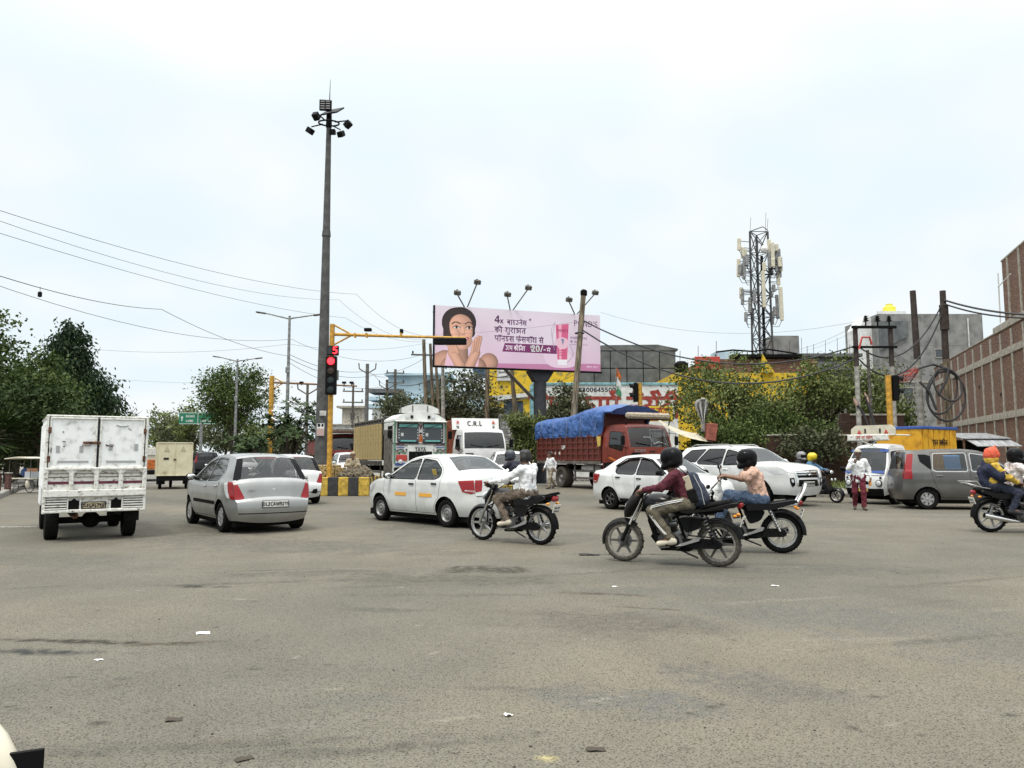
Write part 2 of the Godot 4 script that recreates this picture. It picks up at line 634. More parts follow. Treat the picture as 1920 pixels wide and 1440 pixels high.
func ground() -> void:
	var g := mk("earth",.2,.175,.135,.95,.0,"dirt",.22,1.0,"blotch")
	struct("ground",mb_().box(V(0,-.06,-380),V(1800,.1,1200)),g)
	# worn far carriageway and the near junction, one above the other
	var far := mk("farroad",.185,.176,.152,.95,.0,"soft",.05)
	far.uv1_world_triplanar = true
	struct("road",mb_().box(V(0,-.03,-60),V(190,.05,170)),far)
	var m := StandardMaterial3D.new()
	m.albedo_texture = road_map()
	m.roughness = .93
	m.metallic_specular = .3
	m.detail_enabled = true
	m.detail_blend_mode = BaseMaterial3D.BLEND_MODE_MUL
	m.detail_uv_layer = BaseMaterial3D.DETAIL_UV_2
	m.detail_albedo = aggregate()
	m.uv2_scale = Vector3(11,11,11)
	# the sheet of the junction, with a second set of coordinates for the fine grain
	var a := []
	a.resize(Mesh.ARRAY_MAX)
	var y := -.001
	a[Mesh.ARRAY_VERTEX] = PackedVector3Array([V(-20,y,-40),V(20,y,-40),V(20,y,0),V(-20,y,-40),V(20,y,0),V(-20,y,0)])
	var t := PackedVector2Array([Vector2(0,0),Vector2(1,0),Vector2(1,1),Vector2(0,0),Vector2(1,1),Vector2(0,1)])
	a[Mesh.ARRAY_TEX_UV] = t
	a[Mesh.ARRAY_TEX_UV2] = t
	a[Mesh.ARRAY_NORMAL] = PackedVector3Array([Vector3.UP,Vector3.UP,Vector3.UP,Vector3.UP,Vector3.UP,Vector3.UP])
	var am := ArrayMesh.new()
	am.add_surface_from_arrays(Mesh.PRIMITIVE_TRIANGLES,a)
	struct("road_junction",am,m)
	struct("road_marking",mb_().box(V(-11.2,.002,-16.5),V(2.2,.004,.09),.0,RY(4)),mk("linepaint",.5,.49,.45,.9,.0,"dirt",1.5))


# ---------------------------------------------------------------- cars: a side outline, a width over it, and panels cut from that skin
class Hull:
	var line := PackedVector2Array()   # smoothed side outline,front bottom over the roof to rear bottom
	var crown := PackedFloat32Array()
	var mark := []                     # index in line of each given point
	var wmax := .84
	var belt := .9
	var lean := .42
	var curve := .12
	var tuck := .08
	var front := 1.9
	var rear := -1.9
	var tf := .22
	var tr := .14
	var lf := .9
	var lr := .7
	var crease := .7
	var sill := .3

	func setup(pts: Array,crowns: Array,sub := 4) -> void:
		var m := pts.size() / 2
		for i in m:
			mark.append(line.size())
			var p1 := Vector2(pts[2 * i],pts[2 * i + 1])
			line.append(p1); crown.append(crowns[i])
			if i == m - 1: break
			var p2 := Vector2(pts[2 * i + 2],pts[2 * i + 3])
			var p0 := Vector2(pts[2 * i - 2],pts[2 * i - 1]) if i > 0 else p1 * 2.0 - p2
			var p3 := Vector2(pts[2 * i + 4],pts[2 * i + 5]) if i < m - 2 else p2 * 2.0 - p1
			var l := p1.distance_to(p2)
			var t1 := (p2 - p0).normalized() * l * .33
			var t2 := (p3 - p1).normalized() * l * .33
			for k in range(1,sub):
				var t := float(k) / sub
				line.append(p1.bezier_interpolate(p1 + t1,p2 - t2,p2,t))
				crown.append(lerpf(crowns[i],crowns[i + 1],t))
		front = line[0].x
		rear = line[0].x
		for p in line:
			front = maxf(front,p.x); rear = minf(rear,p.x)

	func W(x: float,y: float) -> float:
		var w := wmax
		var a := (x - (front - lf)) / lf
		if a > .0: w -= tf * a * a
		var b := ((rear + lr) - x) / lr
		if b > .0: w -= tr * b * b
		if y > belt:
			var d := y - belt
			w -= lean * d * smoothstep(.0,.12,d) + curve * d * d
		else:
			var d := belt - y
			w += .012 * sin(clampf(d / (belt - sill),.0,1.0) * PI)
			var e := clampf((crease - y) / .07,-1.0,1.0)
			w -= .008 * (.5 + .5 * sin(e * PI / 2))
			if d > (belt - sill) * .6:
				var q := (d - (belt - sill) * .6) / ((belt - sill) * .4)
				w -= tuck * q * q
		return w

	func side(p: Vector2,s: float) -> Array:
		var w := W(p.x,p.y)
		var e := .004
		var nn := Vector3(-(W(p.x + e,p.y) - w) / e,-(W(p.x,p.y + e) - w) / e,1.0).normalized()
		return [Vector3(p.x,p.y,s * w),Vector3(nn.x,nn.y,nn.z * s)]

	func strip(i: float,s: float) -> Vector3:
		var k := clampi(int(i),0,line.size() - 2)
		var f := i - k
		var p := line[k].lerp(line[k + 1],f)
		var d0 := line[mini(k + 1,line.size() - 1)] - line[maxi(k - 1,0)]
		var d1 := line[mini(k + 2,line.size() - 1)] - line[k]
		var d := d0.lerp(d1,f).normalized()
		var nn := Vector2(d.y,-d.x)
		var c := lerpf(crown[k],crown[k + 1],f) * (1.0 - pow(absf(s),2.3))
		var q := p + nn * c
		return Vector3(q.x,q.y,s * W(p.x,p.y))

	# point on the front (or rear) face at width z and height y
	func face(p: Vector2,back: bool) -> Array:
		var q := _face(p,back)
		var e := .01
		var dz := _face(p + Vector2(e,0),back) - q
		var dy := _face(p + Vector2(0,e),back) - q
		var nn := dz.cross(dy).normalized()
		if nn.x * (-1.0 if back else 1.0) < .0: nn = -nn
		return [q,nn]

	func _face(p: Vector2,back: bool) -> Vector3:
		var m := line.size()
		var i := .0
		if back:
			for k in range(m - 1,0,-1):
				if line[k - 1].y >= p.y or k == 1:
					i = k - clampf((p.y - line[k].y) / maxf(line[k - 1].y - line[k].y,.001),-.3,1.0); break
		else:
			for k in m - 1:
				if line[k + 1].y >= p.y or k == m - 2:
					i = k + clampf((p.y - line[k].y) / maxf(line[k + 1].y - line[k].y,.001),-.3,1.0); break
		i = clampf(i,.0,m - 1.001)
		var k := int(i)
		var q := line[k].lerp(line[k + 1],i - k)
		var w := W(q.x,q.y)
		var s := clampf(p.x / w,-1.0,1.0)
		var c := lerpf(crown[k],crown[k + 1],i - k) * (1.0 - pow(absf(s),2.3))
		return Vector3(q.x + (-c if back else c),p.y,s * w)


func cells(mb: MB,poly: PackedVector2Array,cuts: Array,map: Callable,off := .0,cell := .09) -> void:
	var r := Rect2(poly[0],Vector2.ZERO)
	for p in poly: r = r.expand(p)
	var boxes := []
	for q in cuts:
		var b := Rect2(q[0],Vector2.ZERO)
		for p in q: b = b.expand(p)
		boxes.append(b)
	var nx := maxi(1,int(ceil(r.size.x / cell)))
	var ny := maxi(1,int(ceil(r.size.y / cell)))
	var cx := r.size.x / nx
	var cy := r.size.y / ny
	var seen := {}
	for i in nx:
		for j in ny:
			var x := r.position.x + i * cx
			var y := r.position.y + j * cy
			var sq := PackedVector2Array([Vector2(x,y),Vector2(x + cx,y),Vector2(x + cx,y + cy),Vector2(x,y + cy)])
			var parts: Array = Geometry2D.intersect_polygons(poly,sq)
			for q in cuts.size():
				if parts.is_empty(): break
				if not boxes[q].intersects(Rect2(x,y,cx,cy)): continue
				var next := []
				for a in parts:
					for b in Geometry2D.clip_polygons(a,cuts[q]):
						if not Geometry2D.is_polygon_clockwise(b): next.append(b)
				parts = next
			for a: PackedVector2Array in parts:
				var idx := Geometry2D.triangulate_polygon(a)
				for t in range(0,idx.size(),3):
					var m0: Array = _mapped(seen,map,a[idx[t]])
					var m1: Array = _mapped(seen,map,a[idx[t + 1]])
					var m2: Array = _mapped(seen,map,a[idx[t + 2]])
					mb.tri(m0[0] + m0[1] * off,m1[0] + m1[1] * off,m2[0] + m2[1] * off,m0[1],m1[1],m2[1])


func _mapped(seen: Dictionary,map: Callable,p: Vector2) -> Array:
	if not seen.has(p): seen[p] = map.call(p)
	return seen[p]


func grow(poly: PackedVector2Array,d: float) -> PackedVector2Array:
	var o := Geometry2D.offset_polygon(poly,d,Geometry2D.JOIN_MITER)
	return o[0] if o.size() else poly


func rounded(poly: PackedVector2Array,r: float) -> PackedVector2Array:
	var o := PackedVector2Array()
	var m := poly.size()
	for i in m:
		var a := poly[(i - 1 + m) % m]; var b := poly[i]; var c := poly[(i + 1) % m]
		var k := minf(r,minf(a.distance_to(b),b.distance_to(c)) * .45)
		var p := b + (a - b).normalized() * k
		var q := b + (c - b).normalized() * k
		for t in 4: o.append(p.bezier_interpolate(p.lerp(b,.6),q.lerp(b,.6),q,t / 3.0))
	return o


var wheel_cache := {}


# wheel with its axle along z, outer face towards +z; the thing's part "wheel" > tyre,rim,hub_cap
func wheel(parent: Node3D,at: Vector3,r: float,w: float,style: String,out: float) -> void:
	var key := "%s %.3f %.3f" % [style,r,w]
	if not wheel_cache.has(key):
		var rr := r * (.62 if style != "truck" else .56)
		var tyre := mb_()
		tyre.lathe([Vector2(rr,-w * .4),Vector2(rr + (r - rr) * .4,-w * .52),Vector2(r * .95,-w * .48),Vector2(r * .99,-w * .36),Vector2(r,0),Vector2(r * .99,w * .36),Vector2(r * .95,w * .48),Vector2(rr + (r - rr) * .4,w * .52),Vector2(rr,w * .4)],32,axle(0,0,0),.6)
		for k in 36:
			var a := TAU * k / 36
			tyre.box(V(cos(a) * r * .992,sin(a) * r * .992,.0),V(r * .02,r * .085,w * .74),.0,RZ(rad_to_deg(a)))
		var rim := mb_()
		var z1 := w * .36
		if style == "steel":
			rim.lathe([Vector2(rr * 1.02,z1),Vector2(rr * .95,z1 + .008),Vector2(rr * .86,z1 - .02),Vector2(rr * .72,z1 - .045),Vector2(rr * .6,z1 - .01),Vector2(rr * .42,z1 + .002),Vector2(rr * .26,z1 - .012),Vector2(rr * .2,z1 + .015),Vector2(.0,z1 + .018)],28,axle(0,0,0),.5)
		elif style == "truck":
			rim.lathe([Vector2(rr * 1.02,z1),Vector2(rr * .94,z1 + .01),Vector2(rr * .85,z1 - .08),Vector2(rr * .55,z1 - .1),Vector2(rr * .4,z1 - .02),Vector2(rr * .32,z1 + .03),Vector2(.0,z1 + .05)],24,axle(0,0,0),.5)
		else:
			rim.lathe([Vector2(rr * 1.02,z1),Vector2(rr * .96,z1 + .01),Vector2(rr * .9,z1 - .012),Vector2(rr * .86,z1 - .06),Vector2(rr * .2,z1 - .07)],28,axle(0,0,0),.5)
		var cap := mb_()
		var ns := 7 if style == "cover" else 5
		if style == "cover" or style == "alloy":
			for k in ns:
				var a := TAU * k / ns
				var wd := .3 if style == "cover" else .17
				var q := PackedVector2Array([Vector2(rr * .16,-rr * wd * .45),Vector2(rr * .92,-rr * wd),Vector2(rr * .92,rr * wd * .7),Vector2(rr * .16,rr * wd * .45)])
				cap.prism(q,.022,TX(V(0,0,z1 - .002),RZ(rad_to_deg(a))))
			cap.lathe([Vector2(rr * .24,z1 - .02),Vector2(rr * .22,z1 + .012),Vector2(rr * .1,z1 + .02),Vector2(0,z1 + .02)],16,axle(0,0,0))
			cap.lathe([Vector2(rr * .98,z1 + .004),Vector2(rr * .93,z1 + .014),Vector2(rr * .88,z1 + .002)],28,axle(0,0,0))
		else:
			for k in 8:
				var a := TAU * k / 8
				cap.lathe([Vector2(rr * .055,.0),Vector2(rr * .055,.03),Vector2(0,.035)],8,Transform3D(Basis(Vector3.RIGHT,PI / 2),V(cos(a) * rr * .42,sin(a) * rr * .42,z1 - .015)))
		wheel_cache[key] = [tyre.mesh(),rim.mesh(),cap.mesh()]
	var g := Node3D.new()
	g.name = "wheel"
	parent.add_child(g,true)
	g.position = at
	if out < .0: g.rotation.y = PI
	var c: Array = wheel_cache[key]
	var dusty: bool = style != "alloy"
	put(g,"tyre",c[0],M["dustyrubber" if style == "truck" else "rubber"])
	put(g,"rim",c[1],mk("rim" + style,.3,.3,.29,.5,.5,"blotch",4.0) if style != "alloy" else M.black)
	put(g,"hub_cap",c[2],mk("cap" + style,.45,.45,.44,.4,.45,"blotch",4.0) if dusty else mk("alloydark",.1,.1,.1,.35,.6))


# s: outline, crowns, widths, wheels, windows, doors, lamps; see the specs below
func car(t: Node3D,s: Dictionary) -> Hull:
	var k := Hull.new()
	for q in ["wmax","belt","lean","curve","tuck","tf","tr","lf","lr","crease","sill"]:
		if s.has(q): k.set(q,s[q])
	k.setup(s.line,s.crown)
	var body: Material = s.paint
	var wr: float = s.wheel[0]
	var ra: float = wr + s.get("gap",.055)
	var axles: Array = s.axles
	# side polygon with wheel arches cut in
	var poly := PackedVector2Array()
	for p in k.line: poly.append(p)
	var order := axles.duplicate()
	order.sort()
	for x in order:
		var dy: float = k.sill - wr
		var hw := sqrt(maxf(ra * ra - dy * dy,.01))
		var a0 := atan2(dy,-hw)
		var a1 := atan2(dy,hw)
		if a0 < 0: a0 += TAU
		for i in 13:
			var a := lerpf(a0,a1,i / 12.0)
			poly.append(Vector2(x + cos(a) * ra,wr + sin(a) * ra))
	if Geometry2D.is_polygon_clockwise(poly): poly.reverse()
	var wins := []
	var frames := []
	for w in s.windows:
		var q := rounded(P2(w),s.get("wround",.05))
		if Geometry2D.is_polygon_clockwise(q): q.reverse()
		wins.append(q); frames.append(grow(q,.022))
	var doors := []
	var dcut := []
	for d in s.get("doors",[]):
		var q := rounded(P2(d),.06)
		if Geometry2D.is_polygon_clockwise(q): q.reverse()
		q = Geometry2D.intersect_polygons(q,grow(poly,-.02))[0]
		for x in axles:
			var disc := PackedVector2Array()
			for i in 24: disc.append(Vector2(x + cos(TAU * i / 24) * (ra + .04),wr + sin(TAU * i / 24) * (ra + .04)))
			var e := Geometry2D.clip_polygons(q,disc)
			if e.size(): q = e[0]
		doors.append(q); dcut.append(grow(q,.009))
	var inset := s.get("inset",.0) as float
	for sg: float in [-1.0,1.0]:
		var mp := func(p): return k.side(p,sg)
		var mb := mb_()
		cells(mb,poly,dcut + frames,mp)
		# lips of the wheel arches
		for x in axles:
			var rows := [[],[],[]]
			for i in 17:
				var a := lerpf(-.35,PI + .35,i / 16.0)
				var p := Vector2(x + cos(a) * ra,wr + sin(a) * ra)
				var z := k.W(p.x,maxf(p.y,k.sill))
				rows[0].append(V(p.x,p.y,sg * z)); rows[1].append(V(p.x,p.y,sg * (z - .02))); rows[2].append(V(x + cos(a) * (ra + .02),wr + sin(a) * (ra + .02),sg * (z - .22)))
			var lin := mb_()
			lin.skin(rows,false,V(x,wr + ra * 3,sg * .6))
			put(t,"wheel_arch",lin,M.under)
		put(t,"side_panel",mb,body)
		for i in doors.size():
			var dm := mb_()
			cells(dm,doors[i],frames,mp,.001)
			var door := put(t,"door",dm,body)
			if s.has("handles") and i < s.handles.size():
				var h: Array = s.handles[i]
				var pq: Array = k.side(Vector2(h[0],h[1]),sg)
				put(door,"handle",mb_().box(pq[0] + pq[1] * .014,V(.19,.034,.028),.012),M[s.get("handlemat","black")] if s.get("handlemat","black") != "body" else body)
		for i in wins.size():
			var fm := mb_()
			cells(fm,frames[i],[wins[i]],mp,-.002)
			put(t,"window_frame",fm,M[s.get("framemat","black")])
			var wm := mb_()
			cells(wm,wins[i],[],mp,-.008,.16)
			put(t,"window",wm,M[s.get("glass","tint")])
		for l in s.get("sidelamps",[]):
			var lm := mb_()
			var lq := rounded(P2(l[1]),.02)
			if Geometry2D.is_polygon_clockwise(lq): lq.reverse()
			cells(lm,lq,[],mp,.007,.06)
			put(t,l[0],lm,M[l[2]])
		for l in s.get("trim",[]):
			var lm := mb_()
			cells(lm,rounded(P2(l[1]),.012),[],mp,.008,.1)
			put(t,l[0],lm,M[l[2]])
		# mirror
		if s.has("mirror"):
			var q: Array = k.side(Vector2(s.mirror[0],s.mirror[1]),sg)
			var mm := mb_()
			var sz: float = s.get("mirrorsize",1.0)
			mm.ell(q[0] + V(0,.035,sg * .12) * sz,V(.055,.075,.115) * sz)
			mm.bar(q[0],q[0] + V(0,.0,sg * .08),.05,.03,.01)
			var mo := put(t,"wing_mirror",mm,M[s.get("mirrormat","black")] if s.get("mirrormat","black") != "body" else body)
			put(mo,"mirror_glass",mb_().ell(q[0] + V(-.03,.035,sg * .12) * sz,V(.03,.06,.095) * sz),M.chrome)
	# panels across the car
	for pn in s.panels:
		var i0: int = k.mark[pn[1]]
		var i1: int = k.mark[pn[2]]
		var is_glass: bool = pn[3] != ""
		var smax: float = pn[4] if pn.size() > 4 else 1.0
		var rows := []
		for i in range(i0,i1 + 1):
			var row := []
			for j in 15: row.append(k.strip(i,smax * (j / 7.0 - 1.0)))
			rows.append(row)
		var mb := mb_()
		mb.skin(rows,false,V(0,.55,0))
		put(t,pn[0],mb,M[pn[3]] if is_glass else body)
		if smax < 1.0:
			for sg: float in [-1.0,1.0]:
				var r2 := []
				for i in range(i0,i1 + 1): r2.append([k.strip(i,sg * smax),k.strip(i,sg * (smax + 1.0) / 2.0),k.strip(i,sg)])
				put(t,"pillar",mb_().skin(r2,false,V(0,.55,0)),M[pn[5]] if pn.size() > 5 else body)
	for l in s.get("facelamps",[]):
		for sg: float in ([-1.0,1.0] if l[4] else [1.0]):
			var lm := mb_()
			var q := PackedVector2Array()
			for p in P2(l[1]): q.append(Vector2(p.x * sg,p.y))
			q = rounded(q,.02)
			if Geometry2D.is_polygon_clockwise(q): q.reverse()
			var back: bool = l[3]
			cells(lm,q,[],func(p): return k.face(p,back),.006 if l.size() < 6 else l[5],.07)
			put(t,l[0],lm,M[l[2]])
	# underside, floor, seats
	var f0: float = k.line[0].x - .15
	var r0: float = k.line[k.line.size() - 1].x + .15
	put(t,"underbody",mb_().box(V((f0 + r0) / 2,k.sill - .04,0),V(f0 - r0,.14,k.wmax * 1.62)),M.under)
	for x in axles:
		put(t,"axle_housing",mb_().box(V(x,wr + .05,0),V(.5,wr * 1.3,k.wmax * .95),.05),M.under)
	for q in s.get("seats",[]):
		var sm := mb_()
		sm.box(V(q[0],q[1] - .32,q[2]),V(.5,.16,.5),.05)
		sm.box(V(q[0] - .26,q[1] - .05,q[2]),V(.14,.6,.48),.05,RZ(12))
		sm.box(V(q[0] - .34,q[1] + .33,q[2]),V(.09,.17,.26),.035,RZ(12))
		put(t,"seat",sm,M.seatcloth)
	if s.has("dash"):
		put(t,"dashboard",mb_().box(V(s.dash[0],s.dash[1],0),V(.35,.3,k.wmax * 1.6),.08),M.under)
		put(t,"steering_wheel",ring(.18,.016,TX(V(s.dash[0] - .32,s.dash[1] + .1,k.wmax * .42),RZ(-65))),M.black)
	var tw: float = s.wheel[1]
	for x in axles:
		for sg: float in [-1.0,1.0]:
			wheel(t,V(x,wr,sg * (k.W(x,wr + .1) - tw * .5 - .015 - inset)),wr,tw,s.wheel[2],sg)
	return k


# torus about the y axis of X
func ring(r: float,q: float,X := Transform3D(),seg := 24,sides := 8) -> MB:
	var m := mb_()
	m.T = X
	for i in seg:
		for j in sides:
			var e := []
			var nn := []
			for u in [[i,j],[i + 1,j],[i + 1,j + 1],[i,j + 1]]:
				var a: float = TAU * u[0] / seg
				var b: float = TAU * u[1] / sides
				var d := V(cos(a),0,sin(a))
				e.append(d * (r + q * cos(b)) + V(0,q * sin(b),0)); nn.append(d * cos(b) + V(0,sin(b),0))
			m.quads(e[0],e[1],e[2],e[3],nn[0],nn[1],nn[2],nn[3])
	return m


func number_plate(t: Node3D,text: String,at: Vector3,back: bool,m := "plate",w := .5,h := .12,tilt := .0) -> void:
	var B := RY(-90.0 if back else 90.0) * RX(tilt)
	var p := put(t,"number_plate",mb_().box(at,V(w,h,.012),.003,B),M[m])
	put(p,"plate_frame",mb_().box(at - B.z * .006,V(w + .024,h + .024,.01),.003,B),M.black)
	write(p,text,h * .62,M.ink,at + B.z * .009,B,true,.86)


func hatchback(t: Node3D,m: Material) -> void:
	car(t,{
		"paint": m,"wmax": .845,"belt": .93,"lean": .42,"tuck": .07,"tf": .24,"tr": .15,"lf": .8,"lr": .7,"sill": .24,"crease": .66,
		"line": [1.90,.22,1.93,.42,1.88,.62,1.70,.82,1.25,.965,.92,1.02,.28,1.40,.0,1.49,-.6,1.53,-1.15,1.49,-1.42,1.44,-1.72,1.02,-1.80,.95,-1.87,.66,-1.93,.6,-1.94,.40,-1.86,.25],
		"crown": [.13,.13,.13,.11,.05,.05,.07,.05,.03,.04,.06,.09,.09,.09,.11,.11,.1],
		"panels": [["front_bumper",0,2,""],["bonnet",2,5,""],["windscreen",5,6,"tint",.9],["roof",6,10,""],["rear_window",10,11,"clear",.8,"gloss"],["tailgate",11,13,""],["rear_bumper",13,16,""]],
		"wheel": [.3,.185,"cover"],"axles": [1.22,-1.21],"glass": "darktint","wround": .05,
		"windows": [[.78,1.0,.22,1.36,-.22,1.44,-.24,1.0],[-.30,1.0,-.29,1.44,-.95,1.42,-1.15,1.22,-1.02,1.03]],
		"doors": [[.95,.28,.93,1.0,.25,1.42,-.27,1.47,-.27,.28],[-.28,.28,-.28,1.47,-1.0,1.45,-1.2,1.2,-1.06,.75,-.98,.5,-.9,.28]],
		"handles": [[-.12,.88],[-.92,.9]],"handlemat": "body","mirror": [.68,1.02],
		"sidelamps": [["tail_lamp",[-1.6,1.0,-1.785,.985,-1.86,.7,-1.85,.66,-1.74,.67,-1.66,.8],"redlens"],["reverse_lamp",[-1.46,.97,-1.6,.99,-1.65,.8,-1.73,.675,-1.62,.69,-1.52,.82],"clearlens"],["headlamp",[1.2,.9,1.72,.8,1.78,.66,1.6,.68],"clearlens"]],
		"trim": [["rub_strip",[-.9,.53,-.9,.6,.72,.6,.72,.53],"matte"]],
		"facelamps": [["tail_lamp",[.7,1.0,.84,.97,.86,.66,.6,.655,.56,.69],"redlens",true,true],["bumper_lip",[-.8,.4,.8,.4,.8,.385,-.8,.385],"matte",true,false],["window_surround",[-.68,1.035,.68,1.035,.68,1.0,-.68,1.0],"gloss",true,false],["boot_seam",[-.62,.655,.62,.655,.62,.642,-.62,.642],"black",true,false],["bumper_inlet",[-.5,.3,.5,.3,.45,.4,-.45,.4],"black",false,false],["badge",[-.04,.86,.04,.86,.0,.83],"chrome",true,false],["stop_lamp",[-.2,1.46,.2,1.46,.2,1.44,-.2,1.44],"redlens",true,false,.012]],
		"seats": [[.1,.86,-.38],[.1,.86,.38],[-.8,.86,-.38],[-.8,.86,.38]],"dash": [.85,.88]})
	put(t,"wiper",mb_().bar(V(-1.74,1.05,.02),V(-1.66,1.12,-.3),.02,.02),M.black)
	put(t,"antenna",mb_().tube([V(-1.05,1.53,0),V(-1.2,1.6,0)],.006,5),M.black)


func sedan(t: Node3D,m: Material,rims: String,gl: String) -> void:
	car(t,{
		"paint": m,"wmax": .865,"belt": .93,"lean": .42,"tuck": .07,"tf": .26,"tr": .18,"lf": .85,"lr": .75,"sill": .24,"crease": .72,
		"line": [1.95,.22,1.99,.42,1.95,.64,1.78,.82,1.3,.96,.98,1.01,.32,1.40,.02,1.49,-.5,1.515,-.92,1.46,-1.42,1.17,-1.56,1.11,-1.9,1.08,-1.96,1.05,-2.0,.82,-2.03,.62,-2.02,.40,-1.93,.25],
		"crown": [.14,.14,.14,.12,.05,.05,.07,.05,.03,.04,.06,.05,.05,.07,.09,.1,.1,.1],
		"panels": [["front_bumper",0,2,""],["bonnet",2,5,""],["windscreen",5,6,"tint",.9],["roof",6,9,""],["rear_window",9,10,"tint",.88],["boot_lid",10,14,""],["rear_bumper",14,17,""]],
		"wheel": [.295,.175,rims],"axles": [1.22,-1.21],"glass": gl,"gap": .065,
		"windows": [[.86,1.0,.28,1.35,-.12,1.43,-.15,1.0],[-.23,1.0,-.21,1.43,-.66,1.38,-.96,1.2,-.98,1.06,-.86,1.01]],
		"doors": [[1.02,.28,1.0,.99,.3,1.4,-.18,1.47,-.2,.28],[-.21,.28,-.19,1.47,-.7,1.43,-1.03,1.2,-1.05,.98,-.98,.6,-.86,.28]],
		"handles": [[-.04,.885],[-.84,.905]],"mirror": [.76,1.02],
		"sidelamps": [["tail_lamp",[-1.6,.98,-1.965,1.0,-2.01,.74,-1.9,.72,-1.72,.76],"redlens"],["reverse_lamp",[-1.78,.8,-2.0,.79,-2.0,.755,-1.78,.775],"clearlens"],["headlamp",[1.35,.88,1.76,.8,1.84,.66,1.62,.66],"clearlens"]],
		"facelamps": [["tail_lamp",[.52,1.0,.84,1.0,.86,.73,.56,.78],"redlens",true,true],["headlamp",[.5,.78,.74,.8,.76,.68,.48,.66],"clearlens",false,true],["grille",[-.45,.5,.45,.5,.4,.7,-.4,.7],"black",false,false],["bumper_inlet",[-.6,.3,.6,.3,.55,.42,-.55,.42],"black",false,false],["boot_seam",[-.7,.68,.7,.68,.7,.667,-.7,.667],"black",true,false],["boot_trim",[-.5,.97,.5,.97,.5,.94,-.5,.94],"matte",true,false]],
		"seats": [[.12,.86,-.38],[.12,.86,.38],[-.75,.86,-.38],[-.75,.86,.38]],"dash": [.9,.88]})


func big_suv(t: Node3D,m: Material) -> void:
	car(t,{
		"paint": m,"wmax": .935,"belt": 1.16,"lean": .34,"curve": .2,"tuck": .08,"tf": .2,"tr": .14,"lf": .7,"lr": .7,"sill": .36,"crease": .9,
		"line": [2.28,.36,2.35,.55,2.36,.8,2.28,1.06,2.1,1.17,1.5,1.26,1.12,1.29,.42,1.7,.1,1.79,-.8,1.835,-1.7,1.78,-1.98,1.72,-2.24,1.26,-2.3,1.1,-2.34,.75,-2.3,.4],
		"crown": [.1,.1,.1,.1,.07,.05,.05,.06,.04,.03,.03,.05,.07,.08,.08,.07],
		"panels": [["front_bumper",0,3,""],["bonnet",3,6,""],["windscreen",6,7,"clear",.92],["roof",7,11,""],["rear_window",11,12,"darktint",.9],["tailgate",12,15,""]],
		"wheel": [.385,.26,"alloy"],"axles": [1.38,-1.37],"gap": .075,"glass": "darktint",
		"windows": [[.95,1.24,.4,1.62,-.02,1.7,-.04,1.22],[-.14,1.22,-.12,1.71,-.85,1.71,-1.2,1.3,-1.12,1.24],[-1.28,1.3,-.96,1.71,-1.62,1.68,-1.98,1.38]],
		"doors": [[.98,.42,1.0,1.24,.4,1.68,-.08,1.75,-.1,.42],[-.11,.42,-.09,1.75,-.92,1.74,-1.26,1.3,-1.05,.95,-.95,.6,-.85,.42]],
		"handles": [[.06,1.08],[-.98,1.1]],"handlemat": "chrome","mirror": [.78,1.27],"mirrormat": "body","mirrorsize": 1.25,
		"sidelamps": [["headlamp",[1.55,1.12,2.2,1.05,2.26,.97,1.95,.97],"clearlens"],["tail_lamp",[-1.85,1.28,-2.2,1.22,-2.24,1.1,-1.95,1.12],"redlens"]],
		"facelamps": [["headlamp",[.5,1.08,.8,1.12,.86,1.02,.52,.98],"clearlens",false,true],["grille",[-.5,.86,.5,.86,.46,1.08,-.46,1.08],"black",false,false],["bumper_inlet",[-.46,.6,.46,.6,.42,.8,-.42,.8],"black",false,false],["fog_lamp_bezel",[.58,.86,.84,.84,.66,.58,.56,.64],"gloss",false,true],["fog_lamp",[.62,.81,.7,.81,.68,.72,.61,.72],"clearlens",false,true,.014],
			["grille_bar",[-.49,1.075,.49,1.075,.49,1.05,-.49,1.05],"chrome",false,false,.02],["grille_bar",[-.48,1.015,.48,1.015,.48,.99,-.48,.99],"chrome",false,false,.02],["grille_bar",[-.47,.955,.47,.955,.47,.93,-.47,.93],"chrome",false,false,.02],["grille_surround",[.48,1.08,.55,1.08,.5,.62,.44,.62],"chrome",false,true,.014]],
		"seats": [[.25,1.1,-.42],[.25,1.1,.42],[-.75,1.1,-.42],[-.75,1.1,.42]],"dash": [1.05,1.12]})
	var em := ring(.085,.012,TX(V(2.46,.99,0),RZ(90) * Basis.from_scale(V(.7,1,1))))
	em.T = Transform3D()
	put(t,"emblem",em,M.chrome)
	for z: float in [-.62,.62]:
		put(t,"roof_rail",mb_().tube([V(.1,1.8,z),V(-.1,1.87,z),V(-1.5,1.87,z),V(-1.7,1.8,z)],.02,6),M.steel)


